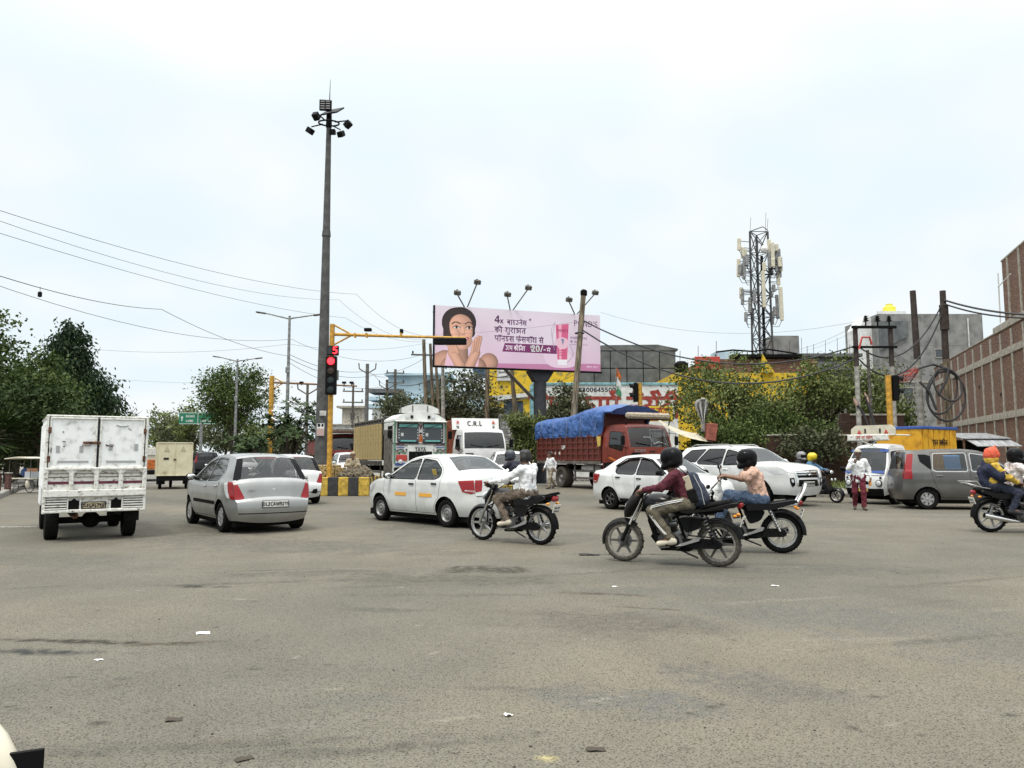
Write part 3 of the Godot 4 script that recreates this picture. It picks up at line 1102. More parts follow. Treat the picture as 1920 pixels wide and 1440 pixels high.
func tall_hatch(t: Node3D,m: Material) -> void:
	car(t,{
		"paint": m,"wmax": .81,"belt": 1.0,"lean": .3,"curve": .15,"tuck": .07,"tf": .2,"tr": .08,"lf": .7,"lr": .5,"sill": .28,"crease": .8,
		"line": [1.78,.26,1.82,.45,1.8,.68,1.66,.92,1.3,1.06,.98,1.13,.45,1.55,.1,1.65,-.6,1.675,-1.4,1.64,-1.66,1.6,-1.76,1.12,-1.8,1.0,-1.84,.7,-1.84,.45,-1.78,.28],
		"crown": [.1,.1,.1,.09,.05,.05,.06,.04,.03,.03,.04,.06,.06,.07,.07,.06],
		"panels": [["front_bumper",0,2,""],["bonnet",2,5,""],["windscreen",5,6,"clear",.91],["roof",6,10,""],["rear_window",10,11,"darktint",.86],["tailgate",11,13,""],["rear_bumper",13,15,""]],
		"wheel": [.295,.17,"cover"],"axles": [1.2,-1.22],"gap": .06,"glass": "tint",
		"windows": [[.9,1.12,.42,1.5,-.02,1.57,-.04,1.08],[-.16,1.08,-.14,1.58,-.98,1.56,-1.05,1.12,-.98,1.08]],
		"doors": [[.98,.34,.98,1.1,.42,1.56,-.08,1.62,-.09,.34],[-.1,.34,-.09,1.62,-1.04,1.61,-1.12,1.1,-1.0,.7,-.86,.34]],
		"handles": [[.1,.93],[-.9,.95]],"framemat": "steel","handlemat": "body","mirror": [.8,1.12],"mirrormat": "body",
		"sidelamps": [["tail_lamp",[-1.5,1.56,-1.665,1.55,-1.75,1.2,-1.82,.85,-1.6,.86,-1.6,1.12],"redlens"],["headlamp",[1.2,1.0,1.62,.92,1.7,.78,1.5,.78],"clearlens"]],
		"trim": [["quarter_panel",[-1.06,1.5,-1.2,1.54,-1.38,1.54,-1.36,1.34,-1.16,1.16,-1.09,1.12],"gloss"]],
		"facelamps": [["headlamp",[.46,.9,.66,.94,.7,.76,.48,.74],"clearlens",false,true],["grille",[-.42,.55,.42,.55,.4,.74,-.4,.74],"black",false,false],["tail_lamp",[.6,1.52,.8,1.52,.84,.86,.7,.86],"redlens",true,true]],
		"seats": [[.15,1.0,-.36],[.15,1.0,.36],[-.75,1.0,-.36],[-.75,1.0,.36]],"dash": [.85,1.02]})


func boxy_suv(t: Node3D,m: Material) -> void:
	car(t,{
		"paint": m,"wmax": .86,"belt": 1.1,"lean": .3,"curve": .12,"tuck": .06,"tf": .16,"tr": .08,"lf": .6,"lr": .5,"sill": .36,"crease": .8,
		"line": [1.95,.36,2.0,.6,1.98,.9,1.85,1.1,1.2,1.16,.9,1.2,.4,1.64,.1,1.74,-.7,1.77,-1.7,1.73,-1.86,1.66,-1.95,1.2,-2.0,1.0,-2.02,.6,-1.96,.38],
		"crown": [.08,.08,.08,.07,.05,.05,.05,.04,.03,.03,.04,.05,.06,.06,.05],
		"panels": [["front_bumper",0,3,""],["bonnet",3,5,""],["windscreen",5,6,"tint",.91],["roof",6,10,""],["rear_window",10,11,"darktint",.84],["tailgate",11,14,""]],
		"wheel": [.34,.22,"cover"],"axles": [1.25,-1.25],"gap": .07,"glass": "darktint",
		"windows": [[.8,1.18,.36,1.58,-.04,1.66,-.06,1.16],[-.16,1.16,-.14,1.67,-.9,1.66,-1.0,1.16],[-1.1,1.18,-1.0,1.66,-1.6,1.62,-1.66,1.24]],
		"doors": [[.9,.42,.9,1.18,.36,1.64,-.1,1.7,-.1,.42],[-.11,.42,-.1,1.7,-.95,1.7,-1.05,1.1,-.82,.42]],
		"handles": [[.06,1.02],[-.88,1.02]],"mirror": [.7,1.2],
		"sidelamps": [["tail_lamp",[-1.66,1.6,-1.84,1.58,-1.96,1.1,-1.8,1.1],"redlens"]],
		"facelamps": [["tail_lamp",[.64,1.55,.74,1.55,.82,1.05,.7,1.05],"redlens",true,true],["headlamp",[.5,1.02,.78,1.04,.8,.86,.5,.86],"clearlens",false,true],["grille",[-.44,.8,.44,.8,.44,1.02,-.44,1.02],"black",false,false],["bumper_trim",[-.8,.45,.8,.45,.8,.62,-.8,.62],"matte",true,false],["bumper_trim",[-.8,.42,.8,.42,.8,.6,-.8,.6],"matte",false,false]],
		"seats": [[.15,1.05,-.38],[.15,1.05,.38]],"dash": [.85,1.1]})


func all_cars() -> void:
	var white := paint("carwhite",.69,.7,.69)
	var white2 := paint("carwhite2",.66,.675,.655,"soft")
	var silver := paint("carsilver",.34,.345,.335,"soft",.55,.34)
	var grey := paint("cargrey",.13,.127,.12,"soft",.55,.34)
	var dark := paint("cardark",.03,.031,.034)
	var q := "cars crossing the junction"
	var t := thing("silver_hatchback","silver hatchback seen from behind with red wrap-around tail lamps","car",V(-5.84,0,-16.88),-.59,-.807,q)
	hatchback(t,silver)
	number_plate(t,"DL2CAW9219",V(-2.07,.57,.0),true)
	write(t,"SWIFT",.04,M.steel,V(-1.95,.83,-.42),RY(-90),true)
	t = thing("white_hatchback","white hatchback from behind, right of the silver hatchback by the striped island","car",V(-7.55,0,-25.6),-.5,-.866,q)
	hatchback(t,white)
	number_plate(t,"DL8CAX4410",V(-1.975,.8,.0),true)
	put(t,"diffuser",mb_().box(V(-1.98,.42,0),V(.08,.16,1.15),.03),M.black)
	t = thing("taxi_sedan","white sedan taxi with orange stripes on its doors and steel wheels","car",V(-1.64,0,-17.85),-.7,-.724,q)
	sedan(t,white2,"steel","tint")
	number_plate(t,"HR55AK2177",V(-2.125,.83,.0),true,"plateyellow")
	for x in [[.62,.14],[-.28,-.78]]:
		for sg: float in [-1.0,1.0]:
			put(t,"door_stripe",mb_().box(V((x[0] + x[1]) / 2 - .02,.655,sg * .874),V(x[0] - x[1] - .06,.075,.006)),mk("stripe",.72,.36,.05,.5))
	put(t,"permit_sticker",mb_().box(V(-.78,1.12,-.79),V(.13,.2,.006),.0,RX(-19)),M.plateyellow)
	put(t,"antenna",mb_().tube([V(-.6,1.53,0),V(-.78,1.62,0)],.008,5),M.black)
	t = thing("white_sedan","white sedan with black alloy wheels facing right, behind the maroon-jacket rider","car",V(4.15,0,-21.5),.6,.8,q)
	sedan(t,white,"alloy","darktint")
	for sg: float in [-1.0,1.0]:
		put(t,"sill_skirt",mb_().box(V(0,.29,sg * .83),V(1.6,.09,.05),.015),M.black)
		put(t,"rain_visor",mb_().tube([V(.9,1.05,sg * .845),V(.3,1.4,sg * .69),V(-.1,1.46,sg * .66),V(-.66,1.42,sg * .68),V(-1.0,1.22,sg * .76)],.03,6,true,.5),M.black)
	t = thing("white_suv","large white sport utility vehicle with chrome grille facing right","car",V(7.55,0,-25.2),.53,.848,q)
	big_suv(t,white)
	number_plate(t,"UP14ER0005",V(2.475,.68,.0),false)
	t = thing("grey_hatchback","grey tall hatchback with tall red tail lamp, side-on behind the two-up motorcycle","car",V(13.0,0,-22.35),.985,.17,q)
	tall_hatch(t,grey)
	put(t,"window_curtain",mb_().box(V(-.5,1.32,.66),V(.42,.4,.01),.0,RX(-16)),mk("curtain",.12,.28,.55,.9))
	var far := "cars further off along the roads"
	t = thing("dark_suv","dark boxy sport utility vehicle driving away past the beige cargo box","car",V(-21.9,0,-55.0),-.47,-.88,far)
	boxy_suv(t,dark)
	t = thing("distant_white_car","small white car coming towards us left of the dark boxy vehicle","car",V(-27.4,0,-68.0),.3,.95,far)
	hatchback(t,white)
	t = thing("parked_white_sedan","white car whose roof shows above the silver hatchback","car",V(-13.6,0,-37.5),-.62,-.78,far)
	sedan(t,white,"cover","darktint")
	t = thing("white_van_car","white car half hidden between the striped island and the tan truck","car",V(-8.75,0,-41.5),.35,.94,far)
	tall_hatch(t,white)
	t = thing("oncoming_white_car","white car facing us behind the helmeted rider, below the white lorry cab","car",V(-.1,0,-31.0),.1,.995,far)
	tall_hatch(t,white)


# ---------------------------------------------------------------- trucks and carts
func ramp_tex(key: String,freq: float,oct: int,stops: Array,size := 512,stretch := 1.0,sd := 3) -> ImageTexture:
	if tex.has(key): return tex[key]
	var f := FastNoiseLite.new()
	f.seed = sd; f.frequency = freq; f.fractal_octaves = oct; f.fractal_gain = .55
	var im := f.get_seamless_image(size,int(size * stretch))
	if stretch != 1.0: im.resize(size,size)
	im.convert(Image.FORMAT_L8)
	var d := im.get_data()
	var lut := []
	for i in 256:
		var t := i / 255.0
		var c: Color = stops[0][1]
		for k in stops.size() - 1:
			if t >= stops[k][0]: c = stops[k][1].lerp(stops[k + 1][1],clampf((t - stops[k][0]) / (stops[k + 1][0] - stops[k][0]),0,1))
		lut.append(c)
	var o := PackedByteArray()
	o.resize(d.size() * 3)
	for i in d.size():
		var c: Color = lut[d[i]]
		o[i * 3] = int(c.r * 255); o[i * 3 + 1] = int(c.g * 255); o[i * 3 + 2] = int(c.b * 255)
	tex[key] = ImageTexture.create_from_image(Image.create_from_data(size,size,false,Image.FORMAT_RGB8,o))
	return tex[key]


func textured(key: String,t: ImageTexture,sc: float,rough := .6,bump := .0,bt := "blotch",metal := .0) -> StandardMaterial3D:
	if M.has(key): return M[key]
	var m := StandardMaterial3D.new()
	m.albedo_texture = t
	m.uv1_triplanar = true
	m.uv1_scale = Vector3.ONE * sc
	m.roughness = rough
	m.metallic = metal
	if bump != .0:
		m.heightmap_enabled = true
		m.heightmap_texture = tex[bt]
		m.heightmap_scale = bump
	M[key] = m
	return m


func truck_materials() -> void:
	textured("scuffed",ramp_tex("scuffed",.014,6,[[.0,Color8(158,154,148)],[.14,Color8(190,189,185)],[.3,Color8(218,219,218)],[.5,Color8(232,234,233)],[1.0,Color8(238,240,240)]]),.55,.55)
	textured("filthy",ramp_tex("filthy",.03,6,[[.0,Color8(52,42,34)],[.14,Color8(98,86,76)],[.24,Color8(172,168,160)],[.42,Color8(212,211,205)],[1.0,Color8(228,228,222)]],512,1.6,9),.55,.65)
	textured("tan",ramp_tex("tan",.02,5,[[.0,Color8(92,78,50)],[.35,Color8(158,138,92)],[1.0,Color8(188,168,118)]],512,2.5,4),.5,.7)
	textured("redpaint",ramp_tex("redpaint",.02,5,[[.0,Color8(48,30,26)],[.35,Color8(92,42,33)],[1.0,Color8(112,50,38)]],512,1.0,6),.6,.5)
	textured("cabred",ramp_tex("cabred",.01,4,[[.0,Color8(100,40,28)],[1.0,Color8(124,50,35)]],256,1.0,6),.4,.38)
	textured("greyiron",ramp_tex("greyiron",.02,5,[[.0,Color8(40,36,32)],[.5,Color8(92,88,82)],[1.0,Color8(120,114,104)]],256,1.0,8),.7,.8)
	textured("beige",ramp_tex("beige",.012,5,[[.0,Color8(150,140,112)],[.3,Color8(196,188,158)],[1.0,Color8(214,207,180)]],256,1.0,12),.4,.6)
	textured("sheetyellow",ramp_tex("sheetyellow",.02,4,[[.0,Color8(150,104,18)],[.4,Color8(204,150,26)],[1.0,Color8(216,166,40)]],256,1.0,14),.5,.5)
	mk("tarp",.045,.12,.34,.42,.0,"soft",.8,2.0,"fold")
	mk("platedirty",.55,.46,.3,.7,.0,"dirt",2.0)
	mk("maroon",.16,.02,.05,.55,.0,"blotch",1.0)
	mk("orange",.62,.16,.03,.5,.0,"blotch",1.0)
	mk("sticker",.33,.34,.35,.5)
	mk("teal",.16,.5,.48,.4)
	mk("green",.06,.26,.12,.5)
	mk("signred",.45,.05,.035,.55)
	mk("blue",.03,.08,.3,.5)
	mk("deepblue",.012,.022,.07,.8)
	mk("redcab2",.22,.03,.025,.45,.0,"blotch",.7)


func white_pickup() -> void:
	var t := thing("box_truck","battered white box truck with double rear doors and a maroon stripe","truck",V(-7.42,0,-13.84),-.545,-.838)
	var sc: Material = M.scuffed
	var fi: Material = M.filthy
	put(t,"cargo_box",mb_().box(V(1.4,1.55,0),V(2.72,1.3,1.56),.01),sc)
	put(t,"roof_edge",mb_().box(V(1.4,2.205,0),V(2.8,.03,1.6),.01),fi)
	for z: float in [-.79,.79]:
		put(t,"corner_post",mb_().box(V(.02,1.36,z),V(.07,1.72,.05),.01),fi)
		for k in 6:
			put(t,"side_rib",mb_().box(V(.4 + k * .44,1.5,z),V(.06,1.2,.03),.01),sc)
	for sg: float in [-1.0,1.0]:
		var d := put(t,"rear_door",mb_().box(V(.02,1.73,sg * .385),V(.035,.9,.735),.008),sc)
		for e in [[2.165,.03,.735,.0],[1.3,.035,.735,.0]]:
			put(d,"door_frame",mb_().box(V(-.004,e[0],sg * .385),V(.03,e[1],e[2]),.006),fi)
		for z: float in [.035,.74]:
			put(d,"door_frame",mb_().box(V(-.004,1.73,sg * z),V(.03,.88,.028),.006),fi)
		for q in [[.62,1.62],[.2 if sg > 0 else .26,1.62]]:
			put(d,"reflector",mb_().box(V(-.001,q[1] + (.04 if sg > 0 else .0),sg * q[0]),V(.006,.12,.06)),M.sticker)
		put(d,"reflective_strip",mb_().box(V(-.001,1.4,sg * .38),V(.006,.035,.48)),M.sticker)
		for y: float in [1.45,1.95]:
			put(d,"hinge",mb_().box(V(-.012,y,sg * .755),V(.05,.11,.05),.012),M.rust)
		put(d,"handle",mb_().tube([V(-.01,1.7,sg * .12),V(-.035,1.68,sg * .13),V(-.035,1.68,sg * .23),V(-.01,1.7,sg * .25)],.008,6),M.rust)
	put(t,"door_seam",mb_().box(V(.012,1.73,0),V(.04,.88,.016)).box(V(.012,1.275,0),V(.06,.02,1.56)),M.black)
	for z: float in [-.765,.765]: put(t,"door_seam",mb_().box(V(.01,1.73,z),V(.04,.9,.012)),M.black)
	put(t,"hole",mb_().box(V(-.002,1.6,-.74),V(.03,.1,.05),.01).box(V(-.002,1.66,.75),V(.03,.12,.04),.01),M.ink)
	for k in 5: put(t,"scratch",mb_().box(V(.0,[1.92,1.75,1.67,1.68,1.99][k],[-.55,-.53,-.53,.18,.5][k]),V(.008,[.02,.012,.01,.014,.02][k],[.02,.045,.03,.12,.06][k]),.0,RX(8.0 * k)),M["ink" if k < 4 else "sticker"])
	put(t,"bolt",mb_().box(V(-.02,1.735,-.1),V(.03,.045,.28),.008),M.rust)
	put(t,"dent",mb_().tube([V(-.0,2.06,.28),V(-.006,2.04,.34),V(-.006,2.04,.43),V(.0,2.06,.47)],.01,6),M.sticker)
	# tailboard with four framed panels
	var tb := put(t,"tailboard",mb_().box(V(.05,1.05,0),V(.03,.5,1.6),.005),fi)
	put(tb,"rail",mb_().box(V(.0,1.275,0),V(.07,.045,1.62),.01),fi)
	put(tb,"rail",mb_().box(V(.0,.845,0),V(.08,.12,1.62),.01),fi)
	for k in 5:
		put(tb,"post",mb_().box(V(.005,1.07,-.78 + k * .39),V(.07,.4,.07),.012),fi)
	for k in 4:
		var z := -.585 + k * .39
		put(tb,"panel_line",mb_().box(V(.032,1.13,z),V(.01,.012,.34)).box(V(.032,1.19,z),V(.01,.008,.34)),M.rust)
		put(tb,"stripe",mb_().box(V(.032,1.03,z),V(.008,.045,.32)),M.maroon)
		for sg: float in [-1.0,1.0]:
			put(tb,"gusset",mb_().prism(P2([0,0,.07,0,0,-.08]),.05,TX(V(.01,1.26,z + sg * .165),RY(90.0 if sg > 0 else -90.0))),fi)
	# bumper board: louvres, lamp recesses, plate
	var bb := put(t,"bumper_board",mb_().box(V(.05,.66,0),V(.03,.28,1.6),.005),fi)
	for sg: float in [-1.0,1.0]:
		put(bb,"louvre_recess",mb_().box(V(.032,.67,sg * .61),V(.012,.2,.32)),M.black)
		for k in 5:
			put(bb,"louvre",mb_().box(V(.005,.585 + k * .044,sg * .61),V(.05,.018,.33),.004,RZ(20)),fi)
		put(bb,"lamp_recess",mb_().prism(P2([-.085,-.09,.085,-.09,.085,.06,.04,.07,.0,.11,-.04,.07,-.085,.06]),.02,TX(V(.026,.65,sg * .33),RY(-90))),M.under)
		for q in [[.65,.43,.2,.025],[.65,.235,.2,.025],[.555,.33,.02,.2]]:
			put(bb,"lamp_frame",mb_().box(V(.02,q[0],sg * q[1]),V(.05,q[2],q[3]),.005),fi)
	put(bb,"lower_rail",mb_().box(V(.02,.535,0),V(.08,.05,1.62),.01),fi)
	number_plate(t,"DL1LAL7157",V(.015,.63,-.02),true,"platedirty",.36,.1)
	# chassis
	var ch := mb_()
	for z: float in [-.36,.36]: ch.box(V(2.0,.52,z),V(4.0,.12,.07),.01)
	put(t,"chassis",ch,M.under)
	put(t,"rear_axle",mb_().tube([V(.75,.33,-.6),V(.75,.33,.6)],.06,10),M.under)
	put(t,"differential",mb_().ell(V(.75,.33,.0),V(.2,.15,.16)),M.under)
	put(t,"mud_flap",mb_().box(V(.2,.42,.62),V(.02,.2,.24)),M.matte)
	put(t,"silencer",mb_().tube([V(.15,.45,-.3),V(1.2,.45,-.3)],.06,10),M.rust)
	for x: float in [.75,3.2]:
		for sg: float in [-1.0,1.0]:
			wheel(t,V(x,.33,sg * .63),.33,.21,"steel",sg)
	var cab := mb_()
	cab.prism(P2([2.85,.5,4.25,.5,4.28,1.05,3.95,1.75,2.85,1.8]),1.5)
	put(t,"cab",cab,sc)
	put(t,"windscreen",mb_().box(V(4.14,1.42,0),V(.02,.6,1.3),.0,RZ(25)),M.darktint)
	for sg: float in [-1.0,1.0]:
		put(t,"cab_window",mb_().prism(P2([3.1,1.1,4.0,1.1,3.8,1.65,3.1,1.65]),.01,TX(V(0,0,sg * .752))),M.darktint)


func cargo_trike() -> void:
	var t := thing("cargo_rickshaw","three-wheeled cargo rickshaw with a beige metal box driving away","rickshaw",V(-15.35,0,-35.2),-.45,-.89)
	var b: Material = M.beige
	put(t,"cargo_box",mb_().box(V(.85,1.36,0),V(1.7,1.5,1.5),.015),b)
	for z: float in [-.75,.0,.75]:
		put(t,"box_frame",mb_().box(V(-.01,1.36,z * .985),V(.03,1.5,.04),.008),b)
	for y: float in [.62,2.1]:
		put(t,"box_frame",mb_().box(V(-.01,y,0),V(.03,.04,1.52),.008),b)
	put(t,"lock",mb_().box(V(-.03,1.34,.0),V(.05,.07,.12),.01),M.rust)
	put(t,"sticker",mb_().box(V(-.012,1.38,-.36),V(.008,.09,.22)),M.ink)
	for sg: float in [-1.0,1.0]:
		put(t,"door_mark",mb_().prism(P2([-.12,.0,.12,.0,.0,.24]),.006,TX(V(-.013,1.72,sg * .34),RY(-90))),mk("mark",.42,.38,.27,.7))
		put(t,"mud_flap",mb_().box(V(.1,.42,sg * .55),V(.03,.4,.36)),M.matte)
		wheel(t,V(.55,.24,sg * .56),.24,.13,"steel",sg)
	put(t,"valance",mb_().box(V(.03,.5,0),V(.04,.24,1.4)),M.matte)
	wheel(t,V(2.6,.24,0),.24,.12,"steel",1.0)
	put(t,"cab",mb_().prism(P2([1.75,.4,2.85,.4,2.9,.9,2.5,1.75,1.75,1.8]),1.2),mk("trikegreen",.05,.14,.07,.5))
	put(t,"windscreen",mb_().box(V(2.72,1.32,0),V(.02,.75,1.0),.0,RZ(25)),M.darktint)
	var o := thing("goods_carrier","small truck with an orange tailboard half hidden behind the beige cargo box","truck",V(-21.4,0,-46.0),-.47,-.88)
	put(o,"load_body",mb_().box(V(1.8,1.1,0),V(3.6,.9,1.9),.02),M.cream)
	put(o,"tailboard",mb_().box(V(-.02,1.0,0),V(.05,.55,1.8),.01),M.orange)
	put(o,"headboard",mb_().box(V(.0,1.75,0),V(.06,.4,1.9),.01),M.filthy)
	put(o,"chassis",mb_().box(V(2.2,.5,0),V(4.6,.2,.9),.02),M.under)
	put(o,"cab",mb_().prism(P2([3.7,.5,5.1,.5,5.1,1.2,4.8,2.0,3.7,2.05]),1.8),M.cream)
	for x: float in [.9,4.3]:
		for sg: float in [-1.0,1.0]: wheel(o,V(x,.36,sg * .78),.36,.22,"truck",sg)


func painted_truck() -> void:
	var t := thing("decorated_truck","ornately painted white truck front with split windscreen and slatted tan sides","truck",V(-4.09,0,-34.5),.41,.912)
	var w: Material = mk("truckwhite",.72,.73,.7,.4,.0,"soft",.5)
	var gi: Material = M.greyiron
	# cab
	put(t,"cab",mb_().box(V(-.95,1.9,0),V(1.85,2.3,2.38),.06),w)
	put(t,"cab_roof",mb_().prism(P2([-1.2,0,-1.18,.1,-.8,.32,-.3,.42,.3,.42,.8,.32,1.18,.1,1.2,0]),1.8,TX(V(-.95,3.05,0),RY(90))),w)
	var crest := put(t,"roof_crest",mb_().prism(P2([-.95,0,-.9,.2,-.55,.34,-.3,.4,.3,.4,.55,.34,.9,.2,.95,0]),.06,TX(V(-.15,3.42,0),RY(90))),w)
	for z: float in [-.9,-.35,.35,.9]:
		put(crest,"crest_rail",mb_().box(V(-.1,3.6,z),V(.04,.34,.03)),gi)
	put(t,"visor",mb_().box(V(.1,3.03,0),V(.3,.05,2.36),.02),w)
	var fr := mb_()
	for k in 18: fr.box(V(.2,2.98,-1.1 + k * .13),V(.02,.08,.06),.0,RX(45))
	put(t,"fringe",fr,gi)
	for z: float in [-.4,.4]:
		put(t,"roof_lamp",mb_().lathe([Vector2(.09,0),Vector2(.09,.06),Vector2(.0,.08)],14,TX(V(-.03,3.24,z * 1.5),RZ(-90))),M.clearlens)
		put(t,"marker_panel",mb_().box(V(-.03,3.24,z),V(.03,.14,.12)),M.ink)
	# split windscreen with its frame, coloured band and dots
	for sg: float in [-1.0,1.0]:
		var c := sg * .57
		put(t,"windscreen_frame",mb_().prism(rounded(P2([-.5,-.44,.5,-.44,.5,.44,-.5,.44]),.1),.03,TX(V(-.012,2.53,c),RY(90))),M.black)
		var gl := put(t,"windscreen",mb_().prism(rounded(P2([-.46,-.4,.46,-.4,.46,.4,-.46,.4]),.08),.03,TX(V(-.006,2.53,c),RY(90))),mk("truckglass",.06,.07,.075,.1))
		put(gl,"sun_band",mb_().box(V(.012,2.85,c),V(.01,.13,.84)),M.teal)
		put(gl,"slogan_band",mb_().box(V(.012,2.17,c),V(.01,.06,.7)),M.teal)
		for k in 4:
			for z: float in [-.43,.43]:
				put(gl,"dot",mb_().box(V(.012,2.3 + k * .12,c + z),V(.01,.045,.045)),M.white)
		put(gl,"wiper",mb_().bar(V(.03,2.9,c - .25),V(.03,2.72,c + .3),.02,.02),M.black)
		# lamp panels, painted fans and arrows
		put(t,"lamp_panel",mb_().box(V(-.01,1.42,sg * .86),V(.05,.26,.5),.02),M.signred)
		put(t,"headlamp",mb_().lathe([Vector2(.1,0),Vector2(.1,.03),Vector2(0,.06)],14,TX(V(.015,1.25,sg * .92),RZ(-90))),M.clearlens)
		for k in 4:
			put(t,"painted_fan",mb_().tube([V(.005,1.62 + k * .13,sg * .75),V(.012,1.69 + k * .1,sg * .9),V(.005,1.6 + k * .14,sg * 1.1)],.018,5),M[["green","ink","blue","maroon"][k]])
		put(t,"painted_arrow",mb_().prism(P2([-.05,-.05,.05,0,-.05,.05]),.02,TX(V(-.015,1.78,sg * .62),RY(90))),M.ink)
		put(t,"door_window",mb_().box(V(-.75,2.5,sg * 1.19),V(.8,.7,.02),.0),M.darktint)
		put(t,"wing_mirror",mb_().box(V(-.02,2.45,sg * 1.4),V(.06,.36,.2),.03).tube([V(-.1,2.9,sg * 1.2),V(-.02,2.7,sg * 1.4),V(-.02,2.3,sg * 1.4),V(-.1,2.0,sg * 1.2)],.015,5),M.black)
		put(t,"edge_flowers",mb_().tube([V(-.03,1.2,sg * 1.17),V(.0,2.2,sg * 1.18),V(-.03,3.0,sg * 1.17)],.03,6),mk("flowers",.3,.36,.33,.6,.0,"grime",3.0))
	for sg: float in [-1.0,1.0]:
		put(t,"cab_side",mb_().box(V(-1.05,1.75,sg * 1.185),V(1.45,1.9,.05),.02),gi)
		put(t,"door_rail",mb_().tube([V(-.2,1.3,sg * 1.24),V(-.2,2.1,sg * 1.24)],.02,6),M.steel)
		put(t,"corner_trim",mb_().box(V(.0,2.1,sg * 1.2),V(.06,1.9,.03)),M.green)
		put(t,"bumper_lamp",mb_().box(V(.16,.86,sg * .9),V(.03,.14,.3),.01),M.clearlens)
		put(t,"painted_band",mb_().box(V(-.005,1.14,sg * .85),V(.03,.1,.6)),M.blue)
		put(t,"windscreen_sill",mb_().box(V(.0,2.06,sg * .6),V(.05,.035,1.1)),M.ink)
		put(t,"windscreen_sticker",mb_().box(V(.012,2.45,sg * .57 + .28),V(.008,.14,.12)),M.white)
		for k in 6: put(t,"painted_leaf",mb_().ell(V(.012,1.62 + .08 * (k % 3),sg * (.7 + .09 * k)),V(.008,.03,.045),RX(30.0 * k)),M[["green","maroon","teal","ink","orange","blue"][k]])
	put(t,"grille_shade",mb_().box(V(.0,1.46,0),V(.034,.5,1.1),.01),M.ink)  # larger dark panel behind the three grilles
	put(t,"centre_panel",mb_().box(V(.0,2.5,0),V(.02,.86,.18)),M.white)
	put(t,"painted_motif",mb_().prism(P2([-.09,-.4,.09,-.4,.07,-.15,.0,.0,-.07,-.15]),.01,TX(V(.014,2.52,0),RY(90))),M.orange)
	put(t,"painted_motif",mb_().prism(P2([-.09,.38,.0,.12,.09,.38,.04,.4,.0,.3,-.04,.4]),.01,TX(V(.014,2.52,0),RY(90))),M.maroon)
	put(t,"painted_eye",mb_().ell(V(.012,2.5,0),V(.008,.05,.07)),M.ink)
	put(t,"nose_panel",mb_().box(V(-.005,1.55,0),V(.04,.85,1.2),.015),w)
	write(t,"TATA",.16,M.ink,V(.02,1.78,0),RY(90),true)
	put(t,"nameplate_bar",mb_().box(V(.018,1.9,0),V(.01,.02,.5)),M.ink)
	for z: float in [-.38,.0,.38]:
		put(t,"grille",mb_().box(V(.01,1.46,z),V(.03,.42,.3),.01),M.matte)
	put(t,"bumper",mb_().box(V(.05,.85,0),V(.2,.3,2.4),.03),M.black)
	for k in 3: put(t,"front_band",mb_().box(V(-.008,1.98 - k * .3,0),V(.036,.02,2.3)),gi)
	# load body: tan slats under a dark slotted rail
	put(t,"load_body",mb_().box(V(-5.0,2.25,0),V(5.7,1.9,2.3)),M.under)
	for sg: float in [-1.0,1.0]:
		for k in 11:
			put(t,"slat",mb_().box(V(-2.4 - k * .525,2.16,sg * 1.2),V(.4,1.72,.1),.03),M.tan)
		put(t,"top_rail",mb_().box(V(-5.0,3.22,sg * 1.2),V(5.75,.08,.07),.01),gi)
		put(t,"top_rail",mb_().box(V(-5.0,3.04,sg * 1.2),V(5.75,.05,.07),.01),gi)
		for k in 12: put(t,"rail_post",mb_().box(V(-2.2 - k * .51,3.12,sg * 1.2),V(.07,.22,.08)),gi)
		put(t,"skirt",mb_().box(V(-5.0,1.17,sg * 1.2),V(5.75,.22,.06),.01),gi)
		for k in 17: put(t,"skirt_hole",mb_().lathe([Vector2(.085,0),Vector2(.08,.012),Vector2(0,.013)],10,TX(V(-2.3 - k * .33,1.17,sg * 1.228),RX(90.0 * sg))),M.black)
		put(t,"side_guard",mb_().box(V(-3.6,.75,sg * 1.12),V(2.2,.1,.05),.01).box(V(-3.6,.52,sg * 1.12),V(2.2,.1,.05),.01).box(V(-4.6,.8,sg * 1.12),V(.08,.7,.05)).box(V(-2.6,.8,sg * 1.12),V(.08,.7,.05)),gi)
		wheel(t,V(-1.15,.5,sg * 1.02),.5,.27,"truck",sg)
		wheel(t,V(-5.9,.5,sg * .98),.5,.5,"truck",sg)
	put(t,"chassis",mb_().box(V(-4.4,.88,0),V(7.2,.25,.9),.02),M.under)
	put(t,"front_wall",mb_().box(V(-2.1,2.9,0),V(.08,.9,2.3),.02),gi)


